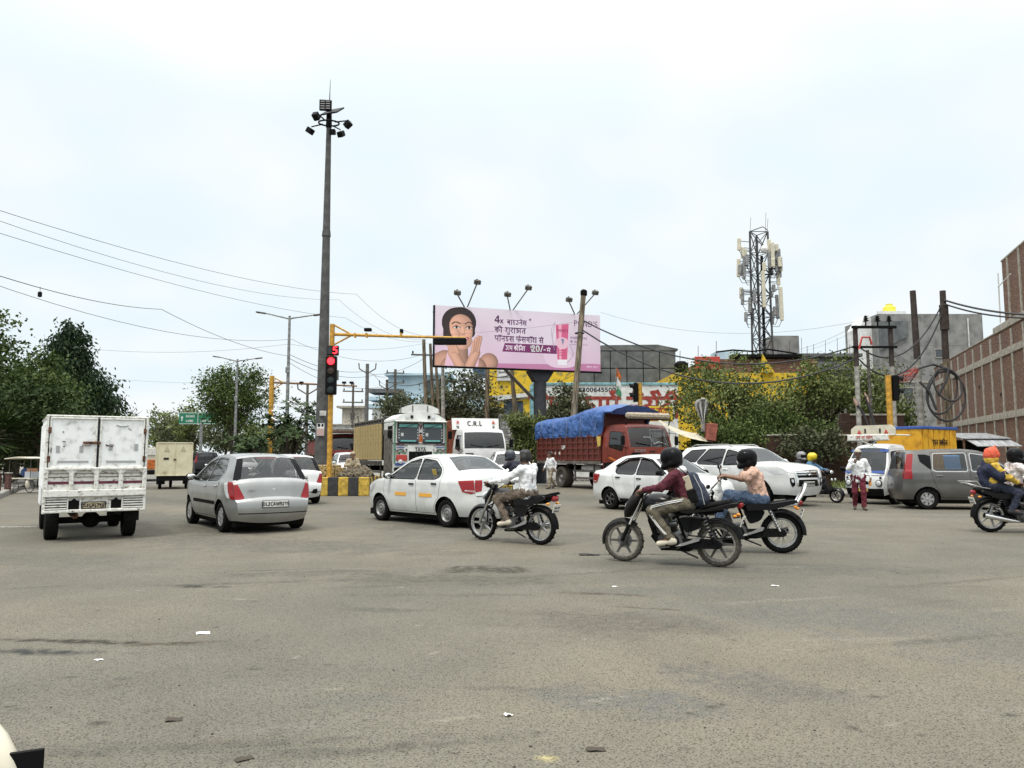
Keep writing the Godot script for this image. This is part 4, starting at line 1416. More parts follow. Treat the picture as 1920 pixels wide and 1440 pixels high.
func lorry_cab(t: Node3D,m: Material,gl: String) -> Hull:
	return car(t,{
		"paint": m,"wmax": 1.18,"belt": 1.85,"lean": .1,"curve": .08,"tuck": .05,"tf": .1,"tr": .0,"lf": .5,"lr": .3,"sill": .75,"crease": 1.3,
		"line": [.02,.6,.06,.9,.06,1.3,.02,1.86,-.28,2.66,-.5,2.8,-1.2,2.84,-1.85,2.78,-1.9,2.6,-1.9,1.6,-1.88,.75],
		"crown": [.05,.05,.05,.06,.06,.05,.05,.03,.02,.02,.02],
		"panels": [["bumper",0,1,"matte"],["front_panel",1,3,""],["windscreen",3,4,gl,.94],["roof",4,7,""],["back_wall",7,10,""]],
		"wheel": [.5,.27,"truck"],"axles": [-.95],"gap": .1,"glass": "darktint","inset": .06,
		"windows": [[-.38,1.7,-.3,1.9,-.52,2.5,-1.4,2.55,-1.4,1.9]],
		"doors": [[-.2,1.05,-.16,1.8,-.46,2.64,-1.5,2.66,-1.5,1.05]],"handles": [[-1.35,1.5]],
		"facelamps": [["grille",[-.7,1.0,.7,1.0,.8,1.3,-.8,1.3],"black",false,false],["headlamp",[.78,.75,1.06,.75,1.06,.95,.78,.95],"clearlens",false,true],["air_inlet",[.55,1.5,1.05,1.5,1.0,1.64,.6,1.64],"black",false,true]],
		"seats": [[-1.1,1.75,-.6],[-1.1,1.75,.6]],"dash": [-.45,1.65]})


func side_mirrors(t: Node3D) -> void:
	for sg: float in [-1.0,1.0]:
		put(t,"wing_mirror",mb_().box(V(-.02,2.15,sg * 1.38),V(.07,.38,.2),.03).tube([V(-.3,2.5,sg * 1.1),V(-.03,2.45,sg * 1.36),V(-.03,1.9,sg * 1.36),V(-.15,1.8,sg * 1.12)],.016,6),M.black)
		put(t,"wiper",mb_().bar(V(.08,1.95,sg * .1),V(.04,2.05,sg * .75),.025,.025),M.black)


func red_truck() -> void:
	var t := thing("tarpaulin_truck","brick-red truck with a blue tarpaulin stretched over its load","truck",V(5.85,0,-32.6),.44,.898)
	lorry_cab(t,M.cabred,"clear")
	side_mirrors(t)
	var r: Material = M.redpaint
	var gi: Material = M.greyiron
	put(t,"sun_visor",mb_().box(V(-.15,3.2,0),V(.32,.26,2.2),.08),mk("visortan",.45,.38,.28,.6,.0,"blotch",.8))
	put(t,"visor_rack",mb_().tube([V(-.2,2.8,-1.1),V(-.1,3.04,-1.15),V(-.1,3.04,1.15),V(-.2,2.8,1.1)],.025,6),M.black)
	write(t,"EICHER",.12,M.steel,V(.13,1.72,.62),RY(90),true)
	put(t,"badge",mb_().box(V(.13,1.7,.0),V(.02,.05,.3),.01),M.ink)
	put(t,"dash_cloth",mb_().tube([V(-.1,2.0,-.9),V(-.12,2.1,-.5),V(-.14,2.02,-.3),V(-.2,2.3,-.1),V(-.22,2.3,.2)],.015,6),M.white)
	for sg: float in [-1.0,1.0]:
		put(t,"door_stripe",mb_().prism(P2([-.5,1.25,-1.4,1.5,-1.4,1.42,-.5,1.14]),.01,TX(V(0,0,sg * 1.2))),M.orange)
	# red ribbed load body
	put(t,"load_body",mb_().box(V(-5.0,1.85,0),V(5.9,1.15,2.36),.01),r)
	for sg: float in [-1.0,1.0]:
		for k in 13: put(t,"body_post",mb_().box(V(-2.12 - k * .48,1.85,sg * 1.2),V(.09,1.2,.07),.012),r)
		for k in 5: put(t,"body_rail",mb_().box(V(-5.0,1.32 + k * .26,sg * 1.195),V(5.9,.05,.05),.01),r)
		put(t,"floor_rail",mb_().box(V(-5.0,1.2,sg * 1.19),V(5.9,.14,.08),.01),gi)
		put(t,"side_guard",mb_().box(V(-3.6,.82,sg * 1.1),V(1.9,.09,.05),.01).box(V(-3.6,.5,sg * 1.1),V(1.9,.09,.05),.01).box(V(-2.75,.75,sg * 1.08),V(.1,.8,.05)).box(V(-4.4,.75,sg * 1.08),V(.1,.8,.05)),gi)
		wheel(t,V(-5.6,.5,sg * .95),.5,.5,"truck",sg)
	write(t,"UP",.2,M.white,V(-5.2,1.9,1.245),Basis(),true)
	for x: float in [-6.4,-6.0,-5.6]: put(t,"painted_flower",mb_().ell(V(x,1.62,1.225),V(.08,.08,.015)),M.cream)
	put(t,"air_tank",mb_().lathe([Vector2(0,-.7),Vector2(.16,-.64),Vector2(.18,0),Vector2(.16,.64),Vector2(0,.7)],14,TX(V(-3.5,.95,.75),RZ(90))),M.white)
	put(t,"chassis",mb_().box(V(-4.4,.95,0),V(7.2,.25,.9),.02),M.under)
	put(t,"mud_guard",mb_().prism(P2([-1.75,.6,-1.8,1.2,-1.2,1.25,-.95,1.22]),.5,TX(V(0,0,.95))),M.black)
	# tarpaulin: a ridge, sagging sides, folds
	var f := FastNoiseLite.new()
	f.seed = 8; f.frequency = .9; f.fractal_octaves = 3
	var rows := []
	for i in 61:
		var u := i / 60.0
		var x := lerpf(-8.0,-1.0,u)
		var top := 3.42 + .38 * smoothstep(.25,.75,u) - .1 * smoothstep(.8,1.0,u)
		var hem := 2.36
		if x > -2.0: hem = lerpf(2.4,3.3,clampf((x + 2.0) / .4,0,1))
		if x > -1.6: hem = minf(3.34,top - .12)
		var row := []
		for j in 41:
			var s := j / 20.0 - 1.0
			var a := absf(s)
			var y: float
			var z: float
			if a < .45:
				z = s / .45 * 1.16
				y = top - .24 * pow(a / .45,2.0)
			else:
				var e := (a - .45) / .55
				z = signf(s) * (1.2 + .06 * sin(e * PI))
				y = lerpf(top - .26,hem,e)
			var fold := .11 * absf(sin(x * 3.3 + 1.2 * f.get_noise_2d(x * .7,y))) + .09 * f.get_noise_3d(x * 2.2,y * 2.0,z) - .05
			var k := clampf((a - .35) * 4.0,.2,1.0)
			row.append(V(x + .03 * f.get_noise_2d(y * 4,x),y + f.get_noise_2d(x * 2.0,z * 2.0) * .05 * (1.0 - k * .6),z + signf(z) * fold * k))
		rows.append(row)
	put(t,"tarpaulin",mb_().skin(rows,false,V(-4.5,2.4,0)),M.tarp)
	var back := []
	for q in [.0,1.0]:
		var row := []
		for j in 41: row.append(rows[0][j] if q == .0 else V(-7.95,lerpf(rows[0][j].y,2.3,1.0),rows[0][j].z))
		back.append(row)
	put(t,"tarpaulin_end",mb_().skin(back,false,V(-4.5,2.4,0)),M.tarp)
	var fe := []
	for q in 2:
		var row := []
		for jj in 41: row.append(rows[60][jj] if q == 0 else V(-1.25,3.3,rows[60][jj].z * .96))
		fe.append(row)
	put(t,"tarpaulin_end",mb_().skin(fe,false,V(-4.5,2.4,0)),M.tarp)
	put(t,"headboard",mb_().box(V(-2.0,2.9,0),V(.06,1.1,2.3)),M.redpaint)
	var rope := mb_()
	for k in 5:
		var x := -7.4 + k * 1.25
		rope.tube([V(x,2.35,1.29),V(x + .2,2.9,1.33),V(x + .05,3.2,1.27)],.012,5)
	put(t,"rope",rope,mk("rope",.2,.22,.3,.8))
	put(t,"tarp_flap",mb_().prism(P2([-2.25,2.36,-1.92,2.36,-1.95,1.95,-2.15,1.9]),.02,TX(V(0,0,1.25))),M.plateyellow)


func carrier_lorry() -> void:
	var t := thing("container_lorry","white lorry cab with a C.R.L headboard on its orange container","truck",V(-1.35,0,-38.2),.3,.954)
	lorry_cab(t,mk("lorrywhite",.72,.72,.71,.4,.0,"soft",.5),"tint")
	side_mirrors(t)
	put(t,"container",mb_().box(V(-5.2,2.2,0),V(6.4,2.3,2.5),.02),M.redcab2 if false else mk("oxide",.3,.075,.035,.6,.0,"blotch",.5))
	for sg: float in [-1.0,1.0]:
		for k in 18: put(t,"container_rib",mb_().box(V(-2.2 - k * .355,2.2,sg * 1.26),V(.12,2.2,.04),.012),M.oxide)
		wheel(t,V(-6.6,.5,sg * .98),.5,.5,"truck",sg)
	var hb := put(t,"headboard",mb_().prism(P2([-1.25,0,1.25,0,1.25,.62,-1.25,.62]),.05,TX(V(-1.75,2.84,0),RY(90) * RX(-14))),M.white)
	write(hb,"C.R.L",.26,M.ink,V(-1.79,3.17,.05),RY(90) * RX(-14),true)
	for z: float in [-.95,.95]:
		put(hb,"warning_triangle",mb_().prism(P2([-.09,-.06,.09,-.06,0,.1]),.02,TX(V(-1.78,3.24,z),RY(90) * RX(-14))),M.signred)
		write(hb,"N" if z > 0 else "P",.16,M.ink,V(-1.73,2.98,z),RY(90) * RX(-14),true)
	put(t,"chassis",mb_().box(V(-4.6,.9,0),V(7.6,.25,.9),.02),M.under)
	var u := thing("far_red_truck","dark red truck cab behind the mast, left of the tan truck","truck",V(-10.0,0,-47.5),.41,.912)
	lorry_cab(u,M.redcab2,"tint")
	side_mirrors(u)
	put(u,"load_body",mb_().box(V(-5.0,1.9,0),V(6.0,1.4,2.4),.02),M.redcab2)
	put(u,"visor",mb_().box(V(-.1,2.95,0),V(.4,.1,2.4),.03),M.rust)
	put(u,"roof_rack",mb_().box(V(-.9,3.12,0),V(1.6,.2,2.3),.04),M.concrete)
	for sg: float in [-1.0,1.0]: wheel(u,V(-6.0,.5,sg * .98),.5,.5,"truck",sg)


func mini_truck() -> void:
	var t := thing("mini_truck","white mini truck with a yellow load body and a lettered roof carrier","truck",V(11.05,0,-24.3),-.82,.572)
	var w := paint("acewhite",.72,.73,.72)
	car(t,{
		"paint": w,"wmax": .74,"belt": 1.0,"lean": .2,"curve": .1,"tuck": .03,"tf": .12,"tr": .0,"lf": .4,"lr": .3,"sill": .36,"crease": .7,
		"line": [-.04,.28,.02,.5,.02,.75,-.06,.95,-.46,1.72,-.62,1.82,-1.1,1.86,-1.42,1.82,-1.45,1.7,-1.45,.9,-1.45,.38],
		"crown": [.06,.06,.06,.07,.06,.05,.04,.03,.01,.01,.01],
		"panels": [["bumper",0,1,"matte"],["front_panel",1,3,""],["windscreen",3,4,"tint",.93],["roof",4,7,""],["back_wall",7,10,""]],
		"wheel": [.27,.16,"steel"],"axles": [-.62],"gap": .06,"glass": "darktint",
		"windows": [[-.25,1.0,-.55,1.62,-1.28,1.68,-1.28,1.0]],
		"doors": [[-.95,.42,-.2,.75,-.16,.98,-.52,1.7,-1.36,1.74,-1.36,.42]],"handles": [[-1.2,.88]],"mirror": [-.2,1.05],
		"facelamps": [["grille",[-.2,.62,.2,.62,.16,.72,-.16,.72],"black",false,false],["front_seam",[-.6,.9,.6,.9,.58,.88,-.58,.88],"black",false,false],["badge",[-.08,.8,.08,.8,.08,.76,-.08,.76],"ink",false,false]],
		"seats": [[-.9,1.0,-.32],[-.9,1.0,.32]],"dash": [-.35,.98]})
	for sg: float in [-1.0,1.0]:
		var h := put(t,"headlamp",mb_().lathe([Vector2(.1,-.03),Vector2(.105,.02),Vector2(.09,.03)],16,TX(V(.055,.66,sg * .5),RZ(-90))),M.black)
		put(h,"lens",mb_().ell(V(.075,.66,sg * .5),V(.03,.085,.085)),M.clearlens)
		put(t,"indicator",mb_().ell(V(.05,.83,sg * .55),V(.02,.035,.04)),M.black)
	put(t,"windscreen_band",mb_().prism(P2([-.62,0,.62,0,.61,.09,-.61,.09]),.008,TX(V(-.365,1.63,0),RY(90) * RX(-27))),M.blue)
	put(t,"windscreen_band",mb_().prism(P2([-.65,0,.65,0,.64,.08,-.64,.08]),.008,TX(V(.0,.97,0),RY(90) * RX(-27))),M.blue)
	put(t,"wiper",mb_().bar(V(.03,1.0,.0),V(-.08,1.15,.5),.02,.02),M.black)
	# roof carrier with a lettered board
	var rc := put(t,"roof_carrier",mb_().tube([V(-.3,2.0,-.7),V(-.3,2.0,.7)],.02,6).tube([V(-.3,2.16,-.7),V(-.3,2.16,.7)],.02,6).tube([V(-.3,2.16,-.7),V(-1.5,2.16,-.7)],.02,6).tube([V(-.3,2.16,.7),V(-1.5,2.16,.7)],.02,6).tube([V(-.3,2.0,.7),V(-1.5,2.0,.7)],.02,6).tube([V(-.5,1.84,.0),V(-.3,2.0,.3)],.02,6).tube([V(-.5,1.84,.0),V(-.3,2.0,-.3)],.02,6),M.filthy)
	put(rc,"carrier_board",mb_().box(V(-.28,2.08,0),V(.02,.14,1.36)),M.filthy)
	put(rc,"headboard",mb_().prism(P2([-.74,0,.74,0,.74,.2,.58,.32,-.58,.32,-.74,.2]),.04,TX(V(-.6,2.16,0),RY(90))),M.cream)
	for z: float in [-.45,.45]:
		put(rc,"warning_triangle",mb_().prism(P2([-.07,-.05,.07,-.05,0,.08]),.02,TX(V(-.575,2.26,z),RY(90))),M.signred)
		put(rc,"marker",mb_().box(V(-.575,2.3,z * .55),V(.02,.14,.05)),M.ink)
	hindi(rc,"jy mA vaeq",.085,M.signred,TX(V(-.265,2.04,.1),RY(90)))
	# yellow load body with a blue rail
	put(t,"load_body",mb_().box(V(-3.25,1.6,0),V(2.3,1.55,1.52),.01),M.sheetyellow)
	for sg: float in [-1.0,1.0]:
		for k in 6: put(t,"panel",mb_().box(V(-2.32 - k * .35,1.72,sg * .775),V(.3,1.3,.04),.018),M.sheetyellow)
		put(t,"top_rail",mb_().box(V(-3.25,2.42,sg * .78),V(2.34,.09,.07),.01),M.blue)
		wheel(t,V(-2.95,.27,sg * .62),.27,.16,"steel",sg)
	put(t,"top_rail",mb_().box(V(-2.1,2.42,0),V(.07,.09,1.52),.01),M.blue)
	hindi(t,"Apn vkIl",.17,M.ink,TX(V(-3.2,1.85,-.803),RY(180)))
	put(t,"chassis",mb_().box(V(-2.2,.55,0),V(3.4,.18,.8),.02),M.under)
	number_plate(t,"UP16",V(.085,.44,0),false,"plateyellow",.3,.09)


func kiosk(t: Node3D,w: float,roof: Material) -> void:
	put(t,"roof_sheet",mb_().box(V(0,2.3,0),V(w,.04,1.6),.01,RX(9)),roof)
	put(t,"awning_sheet",mb_().box(V(.1,2.02,1.0),V(w * .9,.03,.9),.005,RX(20)),mk("tin",.5,.51,.52,.45,.4,"streak",1.0))
	put(t,"counter",mb_().box(V(0,.5,.2),V(w * .9,1.0,1.2),.02),M.greyiron)
	put(t,"back_wall",mb_().box(V(0,1.5,-.6),V(w * .9,1.3,.05)),M.matte)
	for x: float in [-1.0,1.0]:
		for z: float in [-.6,.7]: put(t,"post",mb_().box(V(x * w * .45,1.1,z),V(.07,2.2,.07),.01),M.rust)


func vendor_cart() -> void:
	var t := thing("vendor_cart","vendor's tricycle cart with a flat canopy under the dark trees","cart",V(-19.75,.0,-31.6),.95,.3)
	t.scale = Vector3.ONE * .72
	put(t,"platform",mb_().box(V(-.1,.82,0),V(1.7,.06,1.0),.01),M.cream)
	put(t,"canopy",mb_().prism(P2([-1.05,.0,-.2,.09,.95,.02,.95,-.03,-.2,.03,-1.05,-.05]),1.3,TX(V(0,1.95,0))),M.cream)
	for x: float in [-.85,.7]:
		for z: float in [-.45,.45]: put(t,"canopy_post",mb_().tube([V(x,.83,z),V(x,1.95,z)],.018,6),M.greyiron)
	put(t,"glass_case",mb_().box(V(.45,1.03,.1),V(.45,.36,.6),.01),mk("caseglass",.4,.42,.45,.2))
	put(t,"carton",mb_().box(V(.42,1.3,.1),V(.36,.18,.4),.01),mk("carton",.42,.2,.1,.8))
	put(t,"bundle",mb_().ell(V(-.1,1.15,.0),V(.3,.28,.3)),mk("bluecloth",.03,.06,.16,.9))
	put(t,"pan",mb_().lathe([Vector2(.0,.0),Vector2(.25,.02),Vector2(.36,.14),Vector2(.34,.14)],18,TX(V(-.6,.87,.0))),M.black)
	for q in [[-.4,.5],[-.4,-.5],[1.15,.0]]:
		spoked(t,V(q[0],.36,q[1]),.36)
	put(t,"frame",mb_().tube([V(-.4,.36,.5),V(-.4,.36,-.5)],.02,6).tube([V(-.4,.36,0),V(.5,.75,0),V(1.0,.95,0),V(1.15,.36,.05)],.02,6),M.black)
	put(t,"handlebar",mb_().tube([V(.95,1.05,-.25),V(1.0,1.0,0),V(.95,1.05,.25)],.015,6),M.steel)
	put(t,"sack",mb_().ell(V(.5,.5,.42),V(.1,.25,.12)),M.cream)
	for k in 2:
		var p := thing("brick_bollard","low brick-red pillar at the left kerb, %s" % ["nearest the left edge of the view","next to the vendor's cart"][k],"bollard",V(-20.06 + k * .3,.12,-30.25 - k * .15),1,0,"kerbside pillars")
		put(p,"shaft",mb_().box(V(0,.34,0),V(.18,.68,.18),.02),mk("bollard",.13,.06,.05,.9,.0,"dirt",1.0))
		put(p,"cap",mb_().box(V(0,.71,0),V(.23,.06,.23),.02),M.concrete)


# wire-spoked cycle wheel, axle along z: wheel > tyre, spokes
func spoked(t: Node3D,at: Vector3,r: float) -> void:
	var g := Node3D.new()
	g.name = "wheel"
	t.add_child(g,true)
	g.position = at
	put(g,"tyre",ring(r - .018,.018,TX(V(0,0,0),RX(90)),28,6),M.rubber)
	var s := mb_()
	for k in 16:
		var a := TAU * k / 16
		s.tube([V(cos(a + .3) * .03,sin(a + .3) * .03,.02 * (1 - 2 * (k % 2))),V(cos(a),sin(a),0) * (r - .03)],.0025,4,false)
	s.tube([V(0,0,-.05),V(0,0,.05)],.03,8)
	put(g,"spokes",s,M.steel)


func all_trucks() -> void:
	white_pickup()
	cargo_trike()
	painted_truck()
	red_truck()
	carrier_lorry()
	mini_truck()
	vendor_cart()
	var t := thing("tin_roof_kiosk","small kiosk with grey tin roof above the grey hatchback","kiosk",V(18.6,0,-31.0),1,0)
	kiosk(t,1.9,M.galv)


# ---------------------------------------------------------------- brush-stroke Devanagari lettering
# each letter: advance, strokes as x,y pairs (headline at y = 1, foot at y = 0)
var script_strokes := {
	"A": [.45,[.25,1,.25,0]],
	"i": [.4,[.28,1,.28,0],[.28,1,.4,1.28,.75,1.3,.95,1.02]],
	"I": [.5,[.25,1,.25,0],[.25,1,.15,1.28,-.15,1.3,-.3,1.05]],
	"e": [.0,[-.2,1,-.42,1.3]],
	"o": [.45,[.25,1,.25,0],[.25,1,.02,1.3]],
	"O": [.45,[.25,1,.25,0],[.02,1.25,.15,1.12,.35,1.12,.48,1.25]],
	"u": [.0,[-.2,0,-.1,-.25,-.4,-.3,-.45,-.15]],
	"x": [.0,[-.2,1.2,-.2,1.3]],
	"^": [.0,[-.3,1.05,-.1,1.1,-.05,1.3,-.2,1.34]],
	"k": [.95,[.45,1,.45,0],[.45,.62,.25,.75,.08,.6,.15,.4,.45,.45],[.45,.55,.65,.72,.85,.6,.82,.35,.7,.2]],
	"j": [.9,[.75,1,.75,0],[.75,.6,.45,.6,.5,.4,.35,.22,.12,.38]],
	"t": [.8,[.62,1,.62,0],[.62,.6,.3,.62,.15,.4,.3,.1]],
	"T": [.8,[.35,1,.35,.8,.6,.62,.55,.25,.25,.1,.12,.35]],
	"n": [.8,[.62,1,.62,0],[.62,.55,.2,.55,.15,.42,.28,.4]],
	"d": [.75,[.35,1,.35,.8,.15,.55,.35,.3,.55,.35,.35,.1]],
	"p": [.8,[.62,1,.62,0],[.15,1,.15,.55,.3,.4,.62,.45]],
	"f": [1.0,[.55,1,.55,0],[.12,1,.12,.55,.28,.4,.55,.45],[.55,.5,.8,.65,.9,.4,.75,.25]],
	"b": [.8,[.62,1,.62,0],[.62,.7,.3,.75,.12,.55,.3,.35,.62,.45],[.25,.68,.55,.42]],
	"B": [.8,[.62,1,.62,0],[.62,.7,.3,.75,.12,.55,.3,.35,.62,.45],[.25,.68,.55,.42],[.62,.25,.4,.02]],
	"v": [.8,[.62,1,.62,0],[.62,.7,.3,.75,.12,.55,.3,.35,.62,.45]],
	"m": [.85,[.68,1,.68,0],[.2,1,.2,.4,.12,.3,.25,.25,.3,.42,.68,.42]],
	"y": [.85,[.68,1,.68,0],[.15,1,.32,.85,.18,.6,.3,.35,.68,.42]],
	"r": [.6,[.25,1,.45,.8,.35,.6,.15,.55,.5,.05]],
	"l": [.9,[.75,1,.75,0],[.75,.65,.5,.6,.42,.3,.3,.62,.1,.5,.15,.25]],
	"s": [.95,[.78,1,.78,0],[.2,1,.42,.8,.32,.6,.12,.55,.45,.05],[.36,.52,.78,.52]],
	"S": [.9,[.75,1,.75,0],[.5,1,.2,.85,.4,.65,.2,.55,.12,.35,.45,.1]],
	"D": [.8,[.4,1,.4,.82,.18,.65,.45,.5,.6,.3,.4,.1,.15,.25]],
	"E": [.75,[.4,1,.4,.8,.2,.65,.5,.5,.3,.25,.55,.05]],
	"q": [.9,[.45,1,.45,.75,.2,.55,.5,.3,.75,.45,.6,.1]],
	"a": [1.05,[.85,1,.85,0],[.15,.85,.4,.9,.42,.6,.2,.52,.48,.45,.42,.12,.12,.2],[.48,.5,.85,.5]],
	"h": [.85,[.7,1,.7,0],[.2,.9,.45,.8,.25,.6,.5,.4,.7,.45]],
	"R": [.0,[-.25,1,-.45,1.3,-.15,1.35,-.05,1.2]]}


# strokes of a word as a list of [points], with the total advance; sizes for letter height 1
func strokes_of(word: String) -> Array:
	var out := []
	var x := .0
	var start := .0
	for ch in word + " ":
		if ch == " ":
			if x > start: out.append(PackedVector2Array([Vector2(start,1),Vector2(x,1)]))
			x += .45
			start = x
			continue
		var g: Array = script_strokes.get(ch,script_strokes["A"])
		for k in range(1,g.size()):
			var p := PackedVector2Array()
			var a: Array = g[k]
			for i in range(0,a.size(),2): p.append(Vector2(x + a[i],a[i + 1]))
			out.append(p)
		x += g[0]
	return [out,x - .45]


# painted strokes as thin flat geometry, centred, in the xy plane of X
func hindi(parent: Node,word: String,h: float,m: Material,X: Transform3D,weight := .13) -> MeshInstance3D:
	var s := strokes_of(word)
	var mb := mb_()
	mb.T = X
	var k := 0
	for p: PackedVector2Array in s[0]:
		k += 1
		for i in p.size() - 1:
			var a := (p[i] - Vector2(s[1] / 2,0)) * h
			var b := (p[i + 1] - Vector2(s[1] / 2,0)) * h
			var d := (b - a).normalized() * h * weight * .5
			var nn := Vector2(-d.y,d.x)
			var q := PackedVector2Array([a - d + nn,a - d - nn,b + d - nn,b + d + nn])
			mb.prism(q,.006,TX(V(0,0,.0006 * ((k * 7 + i * 3) % 9))))
	return put(parent,"lettering",mb,m)


# ---------------------------------------------------------------- bodies: tapered capsules joined smoothly and meshed as surface nets
# bones: [a, b, radius at a, radius at b]
func nets(mb: MB,bones: Array,cell: float,k: float,wrinkle := .0,sd := 1) -> void:
	var lo := Vector3.ONE * 1e9
	var hi := -lo
	for b in bones:
		var r: float = maxf(b[2],b[3]) + cell * 2.5
		for e in 2:
			lo = lo.min(b[e] - Vector3.ONE * r); hi = hi.max(b[e] + Vector3.ONE * r)
	var nx := int((hi.x - lo.x) / cell) + 2
	var ny := int((hi.y - lo.y) / cell) + 2
	var nz := int((hi.z - lo.z) / cell) + 2
	var d := PackedFloat32Array()
	d.resize(nx * ny * nz)
	d.fill(9.0)
	var sx := 1
	var sy := nx
	var sz := nx * ny
	for b in bones:
		var a: Vector3 = b[0]
		var ab: Vector3 = b[1] - a
		var ra: float = b[2]
		var dr: float = b[3] - ra
		var l2 := maxf(ab.length_squared(),1e-8)
		var pad: float = maxf(b[2],b[3]) + cell * 2.0 + k
		var p0: Vector3 = ((a.min(b[1]) - lo - Vector3.ONE * pad) / cell)
		var p1: Vector3 = ((a.max(b[1]) - lo + Vector3.ONE * pad) / cell)
		for z in range(maxi(0,int(p0.z)),mini(nz - 1,int(p1.z) + 1) + 1):
			for y in range(maxi(0,int(p0.y)),mini(ny - 1,int(p1.y) + 1) + 1):
				var row := z * sz + y * sy
				var py := lo + Vector3(0,y * cell,z * cell) - a
				for x in range(maxi(0,int(p0.x)),mini(nx - 1,int(p1.x) + 1) + 1):
					py.x = lo.x + x * cell - a.x
					var t := clampf(py.dot(ab) / l2,.0,1.0)
					var e := (py - ab * t).length() - ra - dr * t
					var o := d[row + x]
					var h := k - absf(o - e)
					d[row + x] = minf(o,e) if h <= .0 else minf(o,e) - h * h * .25 / k
	var f := FastNoiseLite.new()
	f.seed = sd; f.frequency = 6.0; f.fractal_octaves = 2
	var vid := {}
	var pts := PackedVector3Array()
	var offs := [0,sx,sy,sx + sy,sz,sx + sz,sy + sz,sx + sy + sz]
	var cv := [V(0,0,0),V(1,0,0),V(0,1,0),V(1,1,0),V(0,0,1),V(1,0,1),V(0,1,1),V(1,1,1)]
	var edges := [[0,1],[2,3],[4,5],[6,7],[0,2],[1,3],[4,6],[5,7],[0,4],[1,5],[2,6],[3,7]]
	for z in nz - 1:
		for y in ny - 1:
			var base := z * sz + y * sy
			for x in nx - 1:
				var i := base + x
				var v0 := d[i]
				if v0 > cell * 3.0 or v0 < -cell * 3.0: continue
				var neg := 0
				for c in 8: if d[i + offs[c]] < .0: neg += 1
				if neg == 0 or neg == 8: continue
				var s := Vector3.ZERO
				var m := 0
				for e in edges:
					var a := d[i + offs[e[0]]]
					var b := d[i + offs[e[1]]]
					if (a < .0) != (b < .0):
						s += cv[e[0]].lerp(cv[e[1]],a / (a - b)); m += 1
				vid[i] = pts.size()
				pts.append(lo + (Vector3(x,y,z) + s / m) * cell)
	var quads := PackedInt32Array()
	for i in vid:
		var c0 := d[i] < .0
		for ax in 3:
			var st: int = [sx,sy,sz][ax]
			if (d[i + st] < .0) == c0: continue
			var u: int = [sy,sz,sx][ax]
			var w: int = [sz,sx,sy][ax]
			if vid.has(i - u) and vid.has(i - w) and vid.has(i - u - w):
				var q := [vid[i],vid[i - u],vid[i - u - w],vid[i - w]]
				if not c0: q.reverse()
				quads.append_array(PackedInt32Array(q))
	var nn := PackedVector3Array()
	for pass_ in (2 if wrinkle > .0 else 1):
		nn.resize(0)
		nn.resize(pts.size())
		for q in range(0,quads.size(),4):
			var g := (pts[quads[q + 2]] - pts[quads[q]]).cross(pts[quads[q + 3]] - pts[quads[q + 1]])
			for e in 4: nn[quads[q + e]] += g
		for i in nn.size(): nn[i] = nn[i].normalized()
		if pass_ == 0 and wrinkle > .0:
			for i in pts.size():
				var p := pts[i]
				pts[i] += nn[i] * wrinkle * (f.get_noise_3d(p.x * 1.6,p.y,p.z * 1.6) + .6 * absf(f.get_noise_3d(p.x * 3,p.y * 4.5,p.z * 3)))
	# outward check: the field grows outwards, the first vertex decides
	var sgn := 1.0
	if pts.size() > 0:
		var best := 0
		for i in pts.size(): if pts[i].y > pts[best].y: best = i
		if nn[best].y < .0: sgn = -1.0
	for q in range(0,quads.size(),4):
		var a := quads[q]; var b := quads[q + 1]; var c := quads[q + 2]; var e := quads[q + 3]
		mb.quads(pts[a],pts[b],pts[c],pts[e],nn[a] * sgn,nn[b] * sgn,nn[c] * sgn,nn[e] * sgn)


# a hand that hangs or closes on a bar; d along the palm, n out of the palm, thumb towards s
func hand_bones(w: Vector3,d: Vector3,n: Vector3,s: Vector3,curl: float) -> Array:
	var o := [[w,w + d * .05,.024,.026],[w + d * .05 - s * .022,w + d * .055 + s * .022,.016,.016],[w + d * .02 - s * .015,w + d * .02 + s * .015,.018,.018]]
	var len := [.036,.041,.039,.031]
	for i in 4:
		var b := w + d * .078 + s * (.03 - i * .02)
		var l: float = len[i]
		var d1 := (d * cos(curl * .6) + n * sin(curl * .6)).normalized()
		var d2 := (d * cos(curl * 1.7) + n * sin(curl * 1.7)).normalized()
		var d3 := (d * cos(curl * 2.6) + n * sin(curl * 2.6)).normalized()
		o.append([w + d * .055 + s * (.026 - i * .017),b,.0115,.0095])
		o.append([b,b + d1 * l,.0095,.0088])
		o.append([b + d1 * l,b + d1 * l + d2 * l * .75,.0088,.008])
		o.append([b + d1 * l + d2 * l * .75,b + d1 * l + d2 * l * .75 + d3 * l * .55,.008,.007])
	var tb := w + d * .025 + s * .026
	var t1 := tb + (d * .55 + s * .7 + n * .3).normalized() * .038
	o.append([tb,t1,.013,.0105])
	o.append([t1,t1 + (d * .75 + s * .15 + n * .6).normalized() * .032,.0105,.009])
	return o


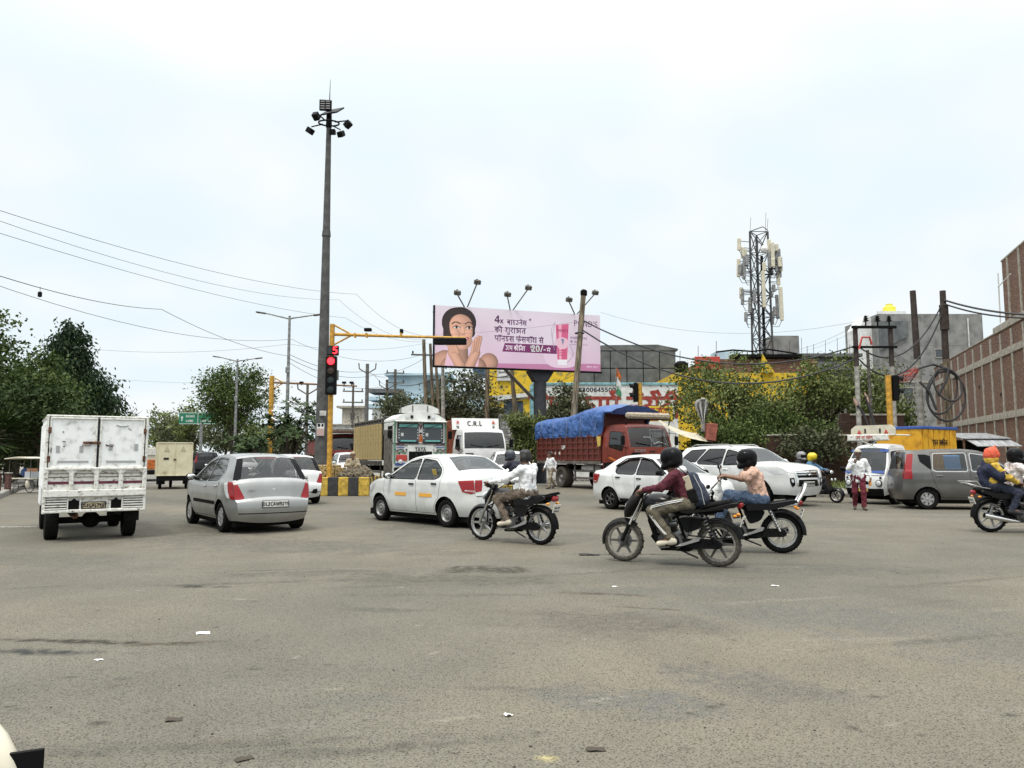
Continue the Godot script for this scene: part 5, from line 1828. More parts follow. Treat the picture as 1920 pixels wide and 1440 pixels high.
# j: joints in the thing's own axes (front +x, right +z); look: colours and options
func person(t: Node3D,j: Dictionary,look: Dictionary) -> void:
	var cell: float = look.get("cell",.015)
	var pel: Vector3 = j.pelvis
	var nk: Vector3 = j.neck
	var hd: Vector3 = j.head
	var up := (nk - pel).normalized()
	var chest := pel.lerp(nk,.68)
	var sw: float = look.get("shoulders",.175)
	var girth: float = look.get("girth",1.0)
	var turn: Basis = j.get("turn",Basis())
	var sl: Array = [nk - up * .05 - turn.z * sw,nk - up * .05 + turn.z * sw]
	var skin: Material = M[look.skin]
	# skin: one continuous body, head and hands on finer grids in the same mesh
	var body := [[pel,chest,.10,.11],[chest,nk,.11,.055],[sl[0],sl[1],.05,.05],[nk - up * .04,hd - j.get("hb",Basis()).y * .04,.054,.054]]
	for i in 2:
		body.append([sl[i],j.elbow[i],.046,.037]); body.append([j.elbow[i],j.wrist[i],.037,.025])
		body.append([pel + V(0,0,.085 * (i * 2 - 1)),j.knee[i],.075,.05]); body.append([j.knee[i],j.ankle[i],.048,.034])
		body.append([j.ankle[i],j.toe[i],.036,.03])
	var mb := mb_()
	nets(mb,body,cell * 1.15,.04)
	var H: Basis = j.get("hb",Basis())
	var hp := func(x,y,z): return hd + H * V(x,y,z)
	if not look.get("covered",false):
		var hbones := [[hp.call(-.02,.03,0),hp.call(.01,.035,0),.09,.088],[hp.call(.03,-.01,0),hp.call(.045,-.06,0),.068,.05],[hp.call(.05,-.075,0),hp.call(.068,-.085,0),.034,.03],
			[hp.call(.086,.018,0),hp.call(.108,-.022,0),.009,.014],[hp.call(.085,.03,-.03),hp.call(.085,.03,.03),.014,.014],[hp.call(.085,-.055,-.016),hp.call(.085,-.055,.016),.016,.016],[hp.call(.0,-.06,0),hp.call(.02,-.14,0),.056,.054]]
		for s: float in [-1.0,1.0]:
			hbones.append([hp.call(-.005,.02,s * .083),hp.call(-.012,-.03,s * .082),.016,.012])
			hbones.append([hp.call(.055,-.01,s * .04),hp.call(.05,-.02,s * .05),.03,.026])
		nets(mb,hbones,.0085,.018)
	for i in 2:
		var w: Vector3 = j.wrist[i]
		var d: Vector3 = (j.get("handdir",[(w - j.elbow[i]).normalized(),(w - j.elbow[i]).normalized()])[i]).normalized()
		var n: Vector3 = j.get("palm",[V(0,-1,0),V(0,-1,0)])[i]
		n = (n - d * n.dot(d)).normalized()
		var s := n.cross(d).normalized() * (1.0 if i == 0 else -1.0)
		nets(mb,hand_bones(w,d,n,s,look.get("curl",1.0)),.0075,.008)
	put(t,"body",mb,skin)
	if not look.get("covered",false):
		for s: float in [-1.0,1.0]:
			put(t,"eye",mb_().ell(hp.call(.088,.008,s * .033),V(.01,.008,.013),H,8,6),M.ink)
			put(t,"eyebrow",mb_().tube([hp.call(.096,.036,s * .014),hp.call(.097,.042,s * .032),hp.call(.084,.034,s * .052)],.005,5),M.hair)
		put(t,"mouth",mb_().tube([hp.call(.09,-.056,-.022),hp.call(.1,-.055,0),hp.call(.09,-.056,.022)],.005,5),mk("lips",.12,.045,.04,.5))
	# clothes follow the body
	var top := [[pel + up * .02 + turn.z * .06,chest + turn.z * .065,.105 * girth,.115 * girth],[pel + up * .02 - turn.z * .06,chest - turn.z * .065,.105 * girth,.115 * girth],[chest,nk - up * .03,.12 * girth,.07],[sl[0] * .97 + sl[1] * .03,sl[1] * .97 + sl[0] * .03,.066,.066]]
	var hem: float = look.get("hem",.0)
	if hem > .0:
		for z: float in [-.07,.07]: top.append([pel + up * .04 + turn.z * z,pel - V(0,hem - .05,0) + turn.z * z,.105 * girth,.1 * girth])
	for i in 2:
		if look.get("short",false):
			top.append([sl[i],sl[i].lerp(j.elbow[i],.66),.07,.076])
		else:
			top.append([sl[i],j.elbow[i],.064,.053]); top.append([j.elbow[i],j.elbow[i].lerp(j.wrist[i],.95),.052,.037])
	var tm := mb_()
	nets(tm,top,cell,.045,look.get("wrinkle",.026),3)
	put(t,look.get("topname","shirt"),tm,look.shirt)
	var leg := [[pel + V(0,-.01,-.08),pel + V(0,-.01,.08),.12 * girth,.12 * girth]]
	for i in 2:
		leg.append([pel + V(0,0,.085 * (i * 2 - 1)),j.knee[i],.098,.07]); leg.append([j.knee[i],j.knee[i].lerp(j.ankle[i],.93),.068,.056])
	var lm := mb_()
	nets(lm,leg,cell,.035,.026,5)
	put(t,look.get("legname","trousers"),lm,look.trousers)
	for i in 2:
		var a: Vector3 = j.ankle[i]
		var e: Vector3 = j.toe[i]
		var sh := mb_()
		nets(sh,[[a + V(0,-.03,0) - (e - a).normalized() * .03,e,.043,.034],[a + V(0,.01,0),a + V(0,-.03,0),.044,.044],[a + V(0,-.05,0) - (e - a).normalized() * .05,e + V(0,-.012,0),.032,.028]],.013,.02)
		put(t,"shoe",sh,look.shoes)
	var cap: String = look.get("hat","hair")
	if cap == "hair":
		var hm := mb_()
		var hb := [[hp.call(-.03,.05,0),hp.call(.025,.065,0),.095,.08],[hp.call(-.05,.0,-.03),hp.call(-.05,.0,.03),.075,.075],[hp.call(-.01,.03,-.062),hp.call(-.01,.0,-.072),.035,.022],[hp.call(-.01,.03,.062),hp.call(-.01,.0,.072),.035,.022]]
		if look.get("beard",false):
			for s: float in [-1.0,1.0]: hb.append([hp.call(.0,-.03,s * .074),hp.call(.06,-.09,s * .03),.016,.022])
		nets(hm,hb,.012,.02,.01,7)
		put(t,"hair",hm,M.hair)
	elif cap == "helmet" or cap == "openhelmet":
		var hm := mb_()
		var hb := [[hp.call(-.035,.04,0),hp.call(.02,.045,0),.132,.128],[hp.call(-.06,-.04,-.03),hp.call(-.06,-.04,.03),.09,.09]]
		if cap == "helmet":
			for s: float in [-1.0,1.0]: hb.append([hp.call(-.01,-.06,s * .085),hp.call(.105,-.09,s * .03),.045,.042])
			hb.append([hp.call(.11,-.09,-.03),hp.call(.11,-.09,.03),.042,.042])
		nets(hm,hb,.012,.03)
		var ho := put(t,"helmet",hm,look.helmet)
		var vis := mb_()
		var rows := []
		for a in 5:
			var row := []
			for b in 13:
				var az := deg_to_rad(-75.0 + b * 12.5)
				var el := deg_to_rad(-26.0 + a * 13.0)
				row.append(hp.call(.0 + cos(el) * cos(az) * .152,.03 + sin(el) * .14,cos(el) * sin(az) * .137))
			rows.append(row)
		vis.skin(rows,false,hd)
		if cap == "helmet": put(ho,"visor",vis,M.gloss)
		else: put(ho,"peak",mb_().tube([hp.call(.1,.09,-.08),hp.call(.16,.08,.0),hp.call(.1,.09,.08)],.016,6,true,.5),look.helmet)
	elif cap == "cap":
		put(t,"cap",mb_().ell(hp.call(-.005,.062,0),V(.108,.075,.098),H).tube([hp.call(.07,.06,-.06),hp.call(.15,.05,.0),hp.call(.07,.06,.06)],.014,6,true,.5),look.helmet)


# mudguard: an arched strip round a wheel
func guard(c: Vector3,r: float,w: float,a0: float,a1: float,thick := .02) -> MB:
	var rows := []
	for i in 13:
		var a := deg_to_rad(lerpf(a0,a1,i / 12.0))
		var row := []
		for k in 7:
			var s := k / 3.0 - 1.0
			var rr := r - w * .5 * s * s * .7
			row.append(c + V(cos(a) * rr,sin(a) * rr,s * w * .5))
		rows.append(row)
	return mb_().skin(rows,false,c)


func bike_wheel(t: Node3D,at: Vector3,r: float,w: float,style: String,dusty := false) -> void:
	var g := Node3D.new()
	g.name = "wheel"
	t.add_child(g,true)
	g.position = at
	var key := "bike %s %.3f %.3f" % [style,r,w]
	if not wheel_cache.has(key):
		var ri := r - w * .72
		var tyre := mb_().lathe([Vector2(ri,-w * .3),Vector2(ri + w * .2,-w * .47),Vector2(r - w * .22,-w * .45),Vector2(r - w * .04,-w * .22),Vector2(r,0),Vector2(r - w * .04,w * .22),Vector2(r - w * .22,w * .45),Vector2(ri + w * .2,w * .47),Vector2(ri,w * .3)],36,axle(0,0,0),.5)
		for k in 40:
			var a := TAU * k / 40
			tyre.box(V(cos(a) * (r - .004),sin(a) * (r - .004),.02 * (1 - 2 * (k % 2))),V(.012,r * .06,w * .4),.0,RZ(rad_to_deg(a)))
		var rim := mb_().lathe([Vector2(ri - .02,-w * .3),Vector2(ri + .005,-w * .33),Vector2(ri + .005,w * .33),Vector2(ri - .02,w * .3),Vector2(ri - .026,0),Vector2(ri - .02,-w * .3)],32,axle(0,0,0),.3)
		var sp := mb_()
		if style == "wire":
			for k in 36:
				var a := TAU * k / 36
				var e := .5 if k % 4 < 2 else -.5
				sp.tube([V(cos(a + e) * .05,sin(a + e) * .05,.03 * (1 - 2 * (k % 2))),V(cos(a),sin(a),0) * (ri - .015)],.0028,4,false)
		else:
			var ns := 6 if style == "six" else 5
			for k in ns:
				var a := TAU * k / ns
				sp.prism(P2([.04,-.022,ri - .02,-.012,ri - .02,.012,.04,.02]),.028,TX(V(0,0,0),RZ(rad_to_deg(a))))
		sp.lathe([Vector2(0,-.06),Vector2(.05,-.055),Vector2(.055,.055),Vector2(0,.06)],16,axle(0,0,0),.3)
		wheel_cache[key] = [tyre.mesh(),rim.mesh(),sp.mesh()]
	var c: Array = wheel_cache[key]
	put(g,"tyre",c[0],M["dustyrubber" if dusty else "rubber"])
	put(g,"rim",c[1],M.alloy if not dusty else mk("dustyalloy",.33,.31,.27,.8,.2,"blotch",3.0))
	put(g,"spokes",c[2],M.alloy if style != "six" else mk("darkspoke",.07,.066,.06,.7))


# front +x; o: wb, r, kind ("sport","commuter","cruiser"),colours
func motorbike(t: Node3D,o: Dictionary) -> void:
	var kind: String = o.kind
	var wb: float = o.get("wb",1.3) / 2.0
	var r: float = o.get("r",.3)
	var rr: float = o.get("rr",r)
	var tw: float = .085 if kind == "commuter" else .1
	var rw: float = .13 if kind == "cruiser" else .105
	var dusty: bool = o.get("dusty",false)
	var pm: Material = o.paint
	var bl: Material = M.black
	bike_wheel(t,V(wb,r,0),r,tw,o.style,dusty)
	bike_wheel(t,V(-wb,rr,0),rr,rw,o.style,dusty)
	var hx := wb - .30 if kind != "cruiser" else wb - .42
	var hy := .9 if kind != "cruiser" else .95
	for z: float in [-.09,.09]:
		var fk := put(t,"fork",mb_().tube([V(wb,r,z),V(wb - .11,r + .24,z)],[.026,.028],8),M.steel if kind != "sport" else M.matte)
		put(fk,"fork_tube",mb_().tube([V(wb - .11,r + .22,z),V(hx,hy,z)],.018,8),M.chrome)
	put(t,"brake_disc" if kind == "sport" else "brake_drum",mb_().lathe([Vector2(.0,.045),Vector2(.11,.045),Vector2(.11,.052),Vector2(0,.052)],20,axle(wb,r,0)),M.steel)
	put(t,"front_mudguard",guard(V(wb,r,0),r + .03,tw + .05,-12 if kind != "cruiser" else 10,130 if kind == "sport" else 150),pm if kind != "cruiser" else M.gloss)
	# frame, engine
	put(t,"frame",mb_().tube([V(hx,hy - .08,0),V(.18,.35,0),V(.12,.2,0),V(-.25,.22,0)],.022,7).tube([V(hx,hy - .03,0),V(-.1,.7,0),V(-.75,.76,0)],.024,7).tube([V(-.1,.7,0),V(-.25,.25,0)],.022,7),bl)
	var en := put(t,"engine",mb_().box(V(-.03,.33,0),V(.36,.2,.26),.05).lathe([Vector2(0,-.15),Vector2(.11,-.14),Vector2(.12,.14),Vector2(0,.15)],16,axle(-.1,.33,0)),mk("castgrey",.12,.12,.115,.5,.5,"blotch",3.0))
	for k in 6: put(en,"cooling_fin",mb_().box(V(.1 + k * .009,.44 + k * .028,0),V(.17,.012,.19),.004,RZ(-20)),M.steel if kind == "commuter" else M.matte)
	put(t,"exhaust",mb_().tube([V(.19,.48,.05),V(.28,.36,.1),V(.16,.2,.13),V(-.2,.22,.15)],.022,8,false).tube([V(-.2,.22,.15),V(-.35,.24,.16),V(-.85,.34,.17)],[.024,.045,.05],12),M.chrome if kind == "commuter" else M.matte)
	put(t,"swing_arm",mb_().bar(V(-.22,.3,-.08),V(-wb,rr,-.08),.03,.05,.01).bar(V(-.22,.3,.08),V(-wb,rr,.08),.03,.05,.01),bl)
	put(t,"chain_cover",mb_().prism(rounded(P2([-.16,.28,-.16,.37,-wb,rr + .075,-wb - .08,rr + .01,-wb - .04,rr - .055,-.32,.245]),.04),.04,TX(V(0,0,-.115))),M.matte if kind != "commuter" else M.black)
	for z: float in [-.13,.13]:
		var sh := put(t,"shock_absorber",mb_().tube([V(-wb + .03,rr + .03,z),V(-wb + .2,.72,z)],.02,8),M.chrome if kind == "cruiser" else bl)
		var sp := mb_()
		for k in 7: sp.lathe([Vector2(.022,-.012),Vector2(.036,0),Vector2(.022,.012)],10,Transform3D(Basis(V(0,0,1),-.42),V(-wb + .06 + k * .018,rr + .1 + k * .042,z)))
		put(sh,"spring",sp,M.steel)
		put(t,"footrest",mb_().tube([V(-.02,.28,z),V(-.02,.28,z * 2.2)],.014,6),bl)
	put(t,"cylinder",mb_().box(V(.11,.52,0),V(.19,.22,.17),.03,RZ(-18)).box(V(.15,.65,0),V(.16,.08,.16),.03,RZ(-18)),M.castgrey)
	put(t,"carburettor",mb_().lathe([Vector2(0,-.06),Vector2(.04,-.05),Vector2(.045,.05),Vector2(0,.06)],10,TX(V(-.06,.56,.0),RZ(80))),M.steel)
	put(t,"foot_bracket",mb_().prism(P2([-.16,.295,-.2,.27,-.44,.35,-.47,.4,-.42,.41,-.3,.34]),.016,TX(V(0,0,-.155))),mk("bracket",.32,.32,.31,.45,.6))
	put(t,"gear_lever",mb_().tube([V(-.2,.28,-.17),V(.08,.24,-.18),V(.1,.25,-.24)],.01,6),M.steel)
	for s: float in [-1.0,1.0]: put(t,"crankcase_cover",mb_().lathe([Vector2(.0,.19 * s),Vector2(.07,.185 * s),Vector2(.1,.16 * s),Vector2(.105,.12 * s)],18,axle(-.07,.32,0)),M.castgrey if kind == "commuter" else M.black)
	put(t,"cable",mb_().tube([V(hx,hy + .02,.1),V(hx + .1,hy - .1,.07),V(.2,.62,.06)],.006,5).tube([V(hx,hy + .02,-.1),V(hx + .1,hy - .14,-.08),V(wb - .08,r + .1,-.1)],.006,5),bl)
	# tank, seat, tail
	var tk := []
	for i in 9:
		var u := i / 8.0
		var x := lerpf(hx - .02,-.16,u)
		var hgt := .115 * pow(sin(PI * clampf(.12 + u * .8,0,1)),.7) * (1.35 if kind == "sport" else 1.0)
		var wd := .145 * pow(sin(PI * clampf(.15 + u * .68,0,1)),.6)
		var cy := .85 - .06 * u if kind != "cruiser" else .84 - .1 * u
		var q := []
		for k in 14:
			var a := TAU * k / 14
			q.append(V(x,cy + sin(a) * hgt * (1.0 if sin(a) > 0 else .75),cos(a) * wd))
		tk.append(q)
	put(t,"fuel_tank",mb_().loft(tk),o.get("tank",pm))
	var st := []
	var seat: Array = {"sport": [[-.12,.81],[-.25,.78],[-.42,.79],[-.5,.84],[-.7,.88],[-.85,.91]],"commuter": [[-.1,.82],[-.25,.79],[-.45,.8],[-.6,.83],[-.78,.84],[-.92,.86]],"cruiser": [[-.1,.77],[-.25,.69],[-.42,.68],[-.5,.76],[-.68,.8],[-.88,.81]]}[kind]
	for i in seat.size():
		var u := float(i) / (seat.size() - 1)
		var wd := lerpf(.09,.13,minf(u * 2.5,1.0)) * (1.0 - .35 * u * u)
		var q := []
		for k in 12:
			var a := TAU * k / 12
			q.append(V(seat[i][0],seat[i][1] - .035 + sin(a) * .045,cos(a) * wd))
		st.append(q)
	put(t,"seat",mb_().loft(st),M.matte)
	var cw := mb_()
	for z: float in [-1.0,1.0]:
		cw.prism(rounded(P2([-.18,.74,-.3,.72,-wb - .28,.82,-wb - .33,.88,-wb - .2,.87,-.5,.77,-.25,.78]) if kind == "sport" else P2([-.2,.76,-.22,.66,-.6,.68,-wb - .25,.8,-wb - .2,.84,-.6,.78]),.03),.03,TX(V(0,0,z * .115),RX(z * 6)))
	put(t,"tail_cowl",cw,pm)
	put(t,"side_panel",mb_().prism(rounded(P2([-.16,.66,-.5,.66,-.42,.5,-.25,.44]),.05),.26),bl if kind != "commuter" else pm)
	put(t,"rear_mudguard",guard(V(-wb,rr,0),rr + .055,rw + .06,60,185 if kind != "sport" else 165),bl)
	var tx := -wb - .3 if kind != "cruiser" else -wb - .28
	put(t,"tail_lamp",mb_().box(V(tx,.78 if kind != "sport" else .84,0),V(.08,.09,.16),.03),M.redlens)
	var np := put(t,"number_plate",mb_().box(V(tx - .03,.62,0),V(.01,.14,.2),.003,RZ(18)),M.plate)
	write(np,"DL5S",.05,M.ink,V(tx - .04,.645,0),RY(-90) * RX(-18),true)
	write(np,"4372",.05,M.ink,V(tx - .022,.59,0),RY(-90) * RX(-18),true)
	for z: float in [-.14,.14]: put(t,"indicator",mb_().ell(V(tx + .05,.7,z),V(.03,.022,.035)),M.amber)
	# handlebar, lamps, mirrors
	var bh := 1.0 if kind != "cruiser" else 1.14
	var bx := hx - .06 if kind != "cruiser" else hx - .16
	var hb := put(t,"handlebar",mb_().tube([V(bx - .06,bh,-.36),V(bx,bh + .01,-.2),V(hx,hy + .03,-.06),V(hx,hy + .03,.06),V(bx,bh + .01,.2),V(bx - .06,bh,.36)],.013,8),M.steel if kind != "sport" else bl)
	for z: float in [-1.0,1.0]:
		put(hb,"grip",mb_().tube([V(bx - .065,bh,z * .38),V(bx - .03,bh + .005,z * .25)],.018,8),M.rubber)
		put(hb,"lever",mb_().tube([V(bx + .0,bh,z * .22),V(bx + .035,bh - .01,z * .36)],.007,5),M.steel)
		if o.get("mirrors",true):
			var mm := put(t,"mirror",mb_().tube([V(bx,bh,z * .2),V(bx + .03,bh + .16,z * .26)],.006,5).ell(V(bx + .03,bh + .19,z * .28),V(.018,.04,.065),RY(z * 20)),bl)
			put(mm,"mirror_glass",mb_().ell(V(bx + .016,bh + .19,z * .28),V(.008,.032,.055),RY(z * 20)),M.chrome)
	put(t,"instrument",mb_().box(V(hx + .05,hy + .06,0),V(.07,.06,.22),.02,RZ(-30)),bl)
	if kind == "cruiser":
		var hl := put(t,"headlamp",mb_().ell(V(hx + .14,hy - .1,0),V(.11,.085,.085)),M.chrome)
		put(hl,"lens",mb_().ell(V(hx + .22,hy - .1,0),V(.035,.075,.075)),M.clearlens)
	else:
		var fr := []
		for i in 7:
			var u := i / 6.0
			var q := []
			for k in 12:
				var a := TAU * k / 12
				var ww := (.19 if kind == "sport" else .14) * pow(sin(PI * (.12 + u * .78)),.7)
				q.append(V(hx + (.24 if kind == "sport" else .2) - .2 * u + .02 * sin(a),hy - (.27 if kind == "sport" else .26) + u * (.4 if kind == "sport" else .36),0) + V(cos(a) * (.11 if kind == "sport" else .085) * sin(PI * (.15 + u * .7)),0,sin(a) * ww))
			fr.append(q)
		var fo := put(t,"headlamp_fairing",mb_().loft(fr),pm)
		put(fo,"headlamp",mb_().ell(V(hx + .225,hy - .11,0),V(.04,.075,.095),RZ(20)),M.clearlens)
		put(fo,"windshield",mb_().prism(rounded(P2([-.11,0,.11,0,.08,.17,-.08,.17]),.04),.008,TX(V(hx + .14,hy + .04,0),RY(90) * RX(-28))),M.darktint)
	if kind == "commuter":
		put(t,"crash_guard",mb_().tube([V(.26,.7,-.05),V(.3,.62,-.28),V(.3,.36,-.28),V(.2,.28,-.06)],.013,6).tube([V(.26,.7,.05),V(.3,.62,.28),V(.3,.36,.28),V(.2,.28,.06)],.013,6),bl)
	if o.get("rack",false):
		put(t,"luggage_rack",mb_().tube([V(-.5,.83,-.13),V(-.85,.88,-.15),V(-1.12,.96,-.13),V(-1.12,.96,.13),V(-.85,.88,.15),V(-.5,.83,.13)],.014,6).tube([V(-.85,.88,.15),V(-.95,1.0,.15),V(-1.18,1.0,.1),V(-1.18,1.0,-.1)],.012,6),M.steel)
	elif kind == "cruiser":
		put(t,"backrest",mb_().tube([V(-.62,.72,-.14),V(-.95,.76,-.14),V(-1.06,.95,-.13),V(-1.1,1.06,-.06),V(-1.1,1.06,.06),V(-1.06,.95,.13),V(-.95,.76,.14),V(-.62,.72,.14)],.026,8),M.chrome)
	else:
		put(t,"grab_rail",mb_().tube([V(-.6,.78,-.14),V(-.95,.87,-.13),V(-1.0,.89,0),V(-.95,.87,.13),V(-.6,.78,.14)],.014,6),bl)
	if kind == "sport":
		put(t,"belly_pan",mb_().prism(rounded(P2([.3,.62,.2,.34,.1,.2,-.3,.19,-.32,.24,.05,.27,.14,.36,.22,.62]),.03),.16),M.matte)
		put(t,"radiator_shroud",mb_().prism(rounded(P2([.32,.78,.2,.5,.08,.55,.1,.76]),.04),.25),pm)
	if o.get("sareeguard",false):
		put(t,"leg_guard",mb_().tube([V(-.34,.66,-.17),V(-.74,.64,-.18),V(-.84,.5,-.18),V(-.78,.4,-.18),V(-.3,.42,-.17),V(-.34,.66,-.17)],.01,6).tube([V(-.5,.65,-.175),V(-.46,.42,-.175)],.007,5).tube([V(-.64,.645,-.175),V(-.6,.42,-.175)],.007,5),bl)
	put(t,"stand",mb_().tube([V(-.15,.22,-.1),V(-.42,.12,-.14)],.012,6),bl)


func scooter(t: Node3D,pm: Material) -> void:
	bike_wheel(t,V(.6,.23,0),.23,.1,"five")
	bike_wheel(t,V(-.6,.23,0),.23,.1,"five")
	put(t,"front_mudguard",guard(V(.6,.23,0),.27,.2,0,150),pm)
	put(t,"fork",mb_().tube([V(.6,.23,-.07),V(.5,.5,-.06)],.02,6).tube([V(.6,.23,.07),V(.5,.5,.06)],.02,6),M.matte)
	put(t,"apron",mb_().prism(rounded(P2([-.24,.32,.24,.32,.2,.6,.1,.86,-.1,.86,-.2,.6]),.06),.1,TX(V(.44,0,0),RY(90) * RX(-12))),pm)
	put(t,"floorboard",mb_().box(V(.1,.3,0),V(.5,.06,.36),.02),M.matte)
	var bd := []
	for i in 7:
		var u := i / 6.0
		var q := []
		for k in 12:
			var a := TAU * k / 12
			q.append(V(lerpf(-.12,-.95,u),.52 + .12 * u + sin(a) * .17 * (1.0 - .5 * u * u),cos(a) * .19 * (1.0 - .4 * u * u)))
		bd.append(q)
	put(t,"rear_body",mb_().loft(bd),pm)
	put(t,"seat",mb_().box(V(-.45,.76,0),V(.75,.1,.28),.045,RZ(-3)),M.matte)
	put(t,"handlebar_cover",mb_().ell(V(.36,.98,0),V(.13,.09,.17)),pm)
	put(t,"headlamp",mb_().ell(V(.46,.98,0),V(.05,.06,.1)),M.clearlens)
	put(t,"handlebar",mb_().tube([V(.28,1.0,-.34),V(.36,1.0,0),V(.28,1.0,.34)],.016,6),M.black)
	for z: float in [-1.0,1.0]:
		put(t,"indicator",mb_().ell(V(.52,.74,z * .13),V(.03,.05,.05)),M.clearlens)
		put(t,"mirror",mb_().tube([V(.3,1.0,z * .2),V(.3,1.2,z * .28)],.007,5).ell(V(.3,1.22,z * .28),V(.02,.05,.07)),M.black)
	put(t,"exhaust",mb_().tube([V(-.2,.25,.12),V(-.85,.3,.16)],.05,10),M.matte)
	put(t,"tail_lamp",mb_().box(V(-.97,.66,0),V(.06,.08,.2),.02),M.redlens)


# a rider's joints from where the hips, neck, hands and feet are
func riding(pel: Vector3,nk: Vector3,hd: Vector3,hand: Vector3,knee: Vector3,foot: Vector3) -> Dictionary:
	var j := {"pelvis": pel,"neck": nk,"head": hd,"elbow": [],"wrist": [],"knee": [],"ankle": [],"toe": [],"handdir": [],"palm": []}
	for s: float in [-1.0,1.0]:
		var sh := nk + V(0,-.05,s * .175)
		var h := V(hand.x - .05,hand.y + .03,hand.z * s)
		var mid := sh.lerp(h,.5) + V(-.03,-.07,s * .06)
		j.elbow.append(mid); j.wrist.append(h)
		j.handdir.append(V(1,-.25,-.05 * s)); j.palm.append(V(.1,-1,0))
		j.knee.append(V(knee.x,knee.y,knee.z * s))
		j.ankle.append(V(foot.x - .07,foot.y + .09,foot.z * s))
		j.toe.append(V(foot.x + .1,foot.y + .03,foot.z * s * 1.1))
	return j


func all_riders() -> void:
	var g := "motorcycles waiting and crossing"
	var gp := "people riding two-wheelers"
	var blk := paint("bikeblack",.012,.012,.014)
	var dustblk := mk("bikedust",.016,.015,.014,.5,.0,"blotch",2.0)
	dustblk.metallic_specular = .25
	var trainers := mk("trainers",.55,.5,.4,.8)
	var darkshoe := mk("darkshoe",.02,.02,.024,.7)
	mk("helmetblack",.008,.008,.009,.3).metallic_specular = .22
	# white-shirt rider on a commuter motorcycle
	var at := V(-.02,0,-13.64)
	var t := thing("commuter_motorcycle","black commuter motorcycle with silver wheels, ridden by the man in white","motorcycle",at,-.79,-.61,g)
	motorbike(t,{"kind": "commuter","wb": 1.28,"r": .31,"style": "five","paint": blk,"mirrors": false})
	var p := thing("person","bareheaded man in white shirt and brown trousers riding the commuter motorcycle","person",at,-.79,-.61,gp)
	var j := riding(V(-.38,.87,0),V(-.36,1.32,0),V(-.31,1.47,0),V(.27,1.02,.31),V(.15,.77,.2),V(.0,.3,.19))
	j["hb"] = RY(-25)
	person(p,j,{"skin": "skin","shirt": cloth("whiteshirt",.68,.69,.7),"trousers": cloth("browntrousers",.13,.1,.075),"shoes": trainers,"beard": true,"wrinkle": .018,"hem": .1})
	# maroon jacket
	at = V(2.21,0,-10.93)
	t = thing("sports_motorcycle","dusty black sports motorcycle nearest the camera, ridden in the maroon jacket","motorcycle",at,-.9,-.436,g)
	motorbike(t,{"kind": "sport","wb": 1.34,"r": .295,"rr": .305,"style": "six","paint": dustblk,"tank": blk,"dusty": true,"mirrors": false,"sareeguard": true})
	p = thing("person","rider in maroon jacket, black helmet and striped olive track trousers","person",at,-.9,-.436,gp)
	j = riding(V(-.28,.86,0),V(-.13,1.29,0),V(-.04,1.45,0),V(.33,1.0,.32),V(.19,.74,.21),V(.0,.27,.2))
	j["hb"] = RZ(-8)
	var olive := cloth("olive",.105,.09,.062)
	person(p,j,{"skin": "skin","shirt": cloth("maroonjacket",.075,.01,.02),"topname": "jacket","trousers": olive,"shoes": trainers,"hat": "helmet","helmet": mk("helmetblack",.008,.008,.009,.3)})
	for s: float in [-1.0,1.0]:
		var st := mb_()
		for e: float in [-.011,.011]:
			st.tube([V(-.25,.9 + e,s * .19),V(-.05,.86 + e,s * .235),V(.17,.8 + e,s * .277),V(.215 + e,.72,s * .283),V(.1 + e,.55,s * .268),V(-.01 + e,.43,s * .262)],.0075,5)
		put(p,"trouser_stripe",st,M.white)
	put(p,"scarf",mb_().ell(V(-.17,1.3,0),V(.09,.07,.1)),M.white)
	var bag := thing("backpack","navy and beige backpack on the back of the maroon-jacket rider","bag",at,-.9,-.436)
	var bm := mb_()
	nets(bm,[[V(-.43,.9,-.07),V(-.33,1.2,-.07),.1,.075],[V(-.43,.9,.07),V(-.33,1.2,.07),.1,.075],[V(-.47,.92,0),V(-.42,1.05,0),.1,.09]],.014,.05,.008)
	put(bag,"main_pocket",bm,cloth("navybag",.02,.026,.045))
	put(bag,"side_pocket",mb_().box(V(-.3,1.13,-.15),V(.1,.2,.03),.012,RZ(-18)),mk("bagbeige",.4,.35,.26,.9))
	put(bag,"side_pocket",mb_().box(V(-.37,.95,-.17),V(.13,.18,.03),.012,RZ(-18)),M.matte)
	for z: float in [-.1,.1]: put(bag,"strap",mb_().tube([V(-.3,1.22,z),V(-.17,1.35,z * 1.3),V(-.03,1.22,z * 1.4),V(-.1,1.0,z * 1.6),V(-.32,.9,z * 1.3)],.016,6,true,.5),M.matte)
	put(bag,"piping",mb_().tube([V(-.52,.84,-.13),V(-.48,1.05,-.15),V(-.38,1.24,-.13)],.007,5),M.sticker)
	# peach shirt on a cruiser
	at = V(3.48,0,-12.3)
	t = thing("cruiser_motorcycle","black cruiser motorcycle with wire wheels and a chrome backrest","motorcycle",at,-.97,-.243,g)
	motorbike(t,{"kind": "cruiser","wb": 1.46,"r": .31,"rr": .315,"style": "wire","paint": blk})
	p = thing("person","helmeted rider in peach T-shirt and blue jeans on the cruiser motorcycle","person",at,-.97,-.243,gp)
	j = riding(V(-.42,.83,0),V(-.32,1.29,0),V(-.24,1.44,0),V(.16,1.16,.33),V(.05,.88,.22),V(.3,.36,.22))
	j["hb"] = RZ(-6) * RY(6)
	person(p,j,{"skin": "skin","shirt": cloth("peach",.5,.32,.245),"topname": "t_shirt","trousers": cloth("jeans",.055,.085,.14),"legname": "jeans","shoes": darkshoe,"hat": "helmet","helmet": M.gloss,"short": true,"girth": 1.12,"hem": .06})
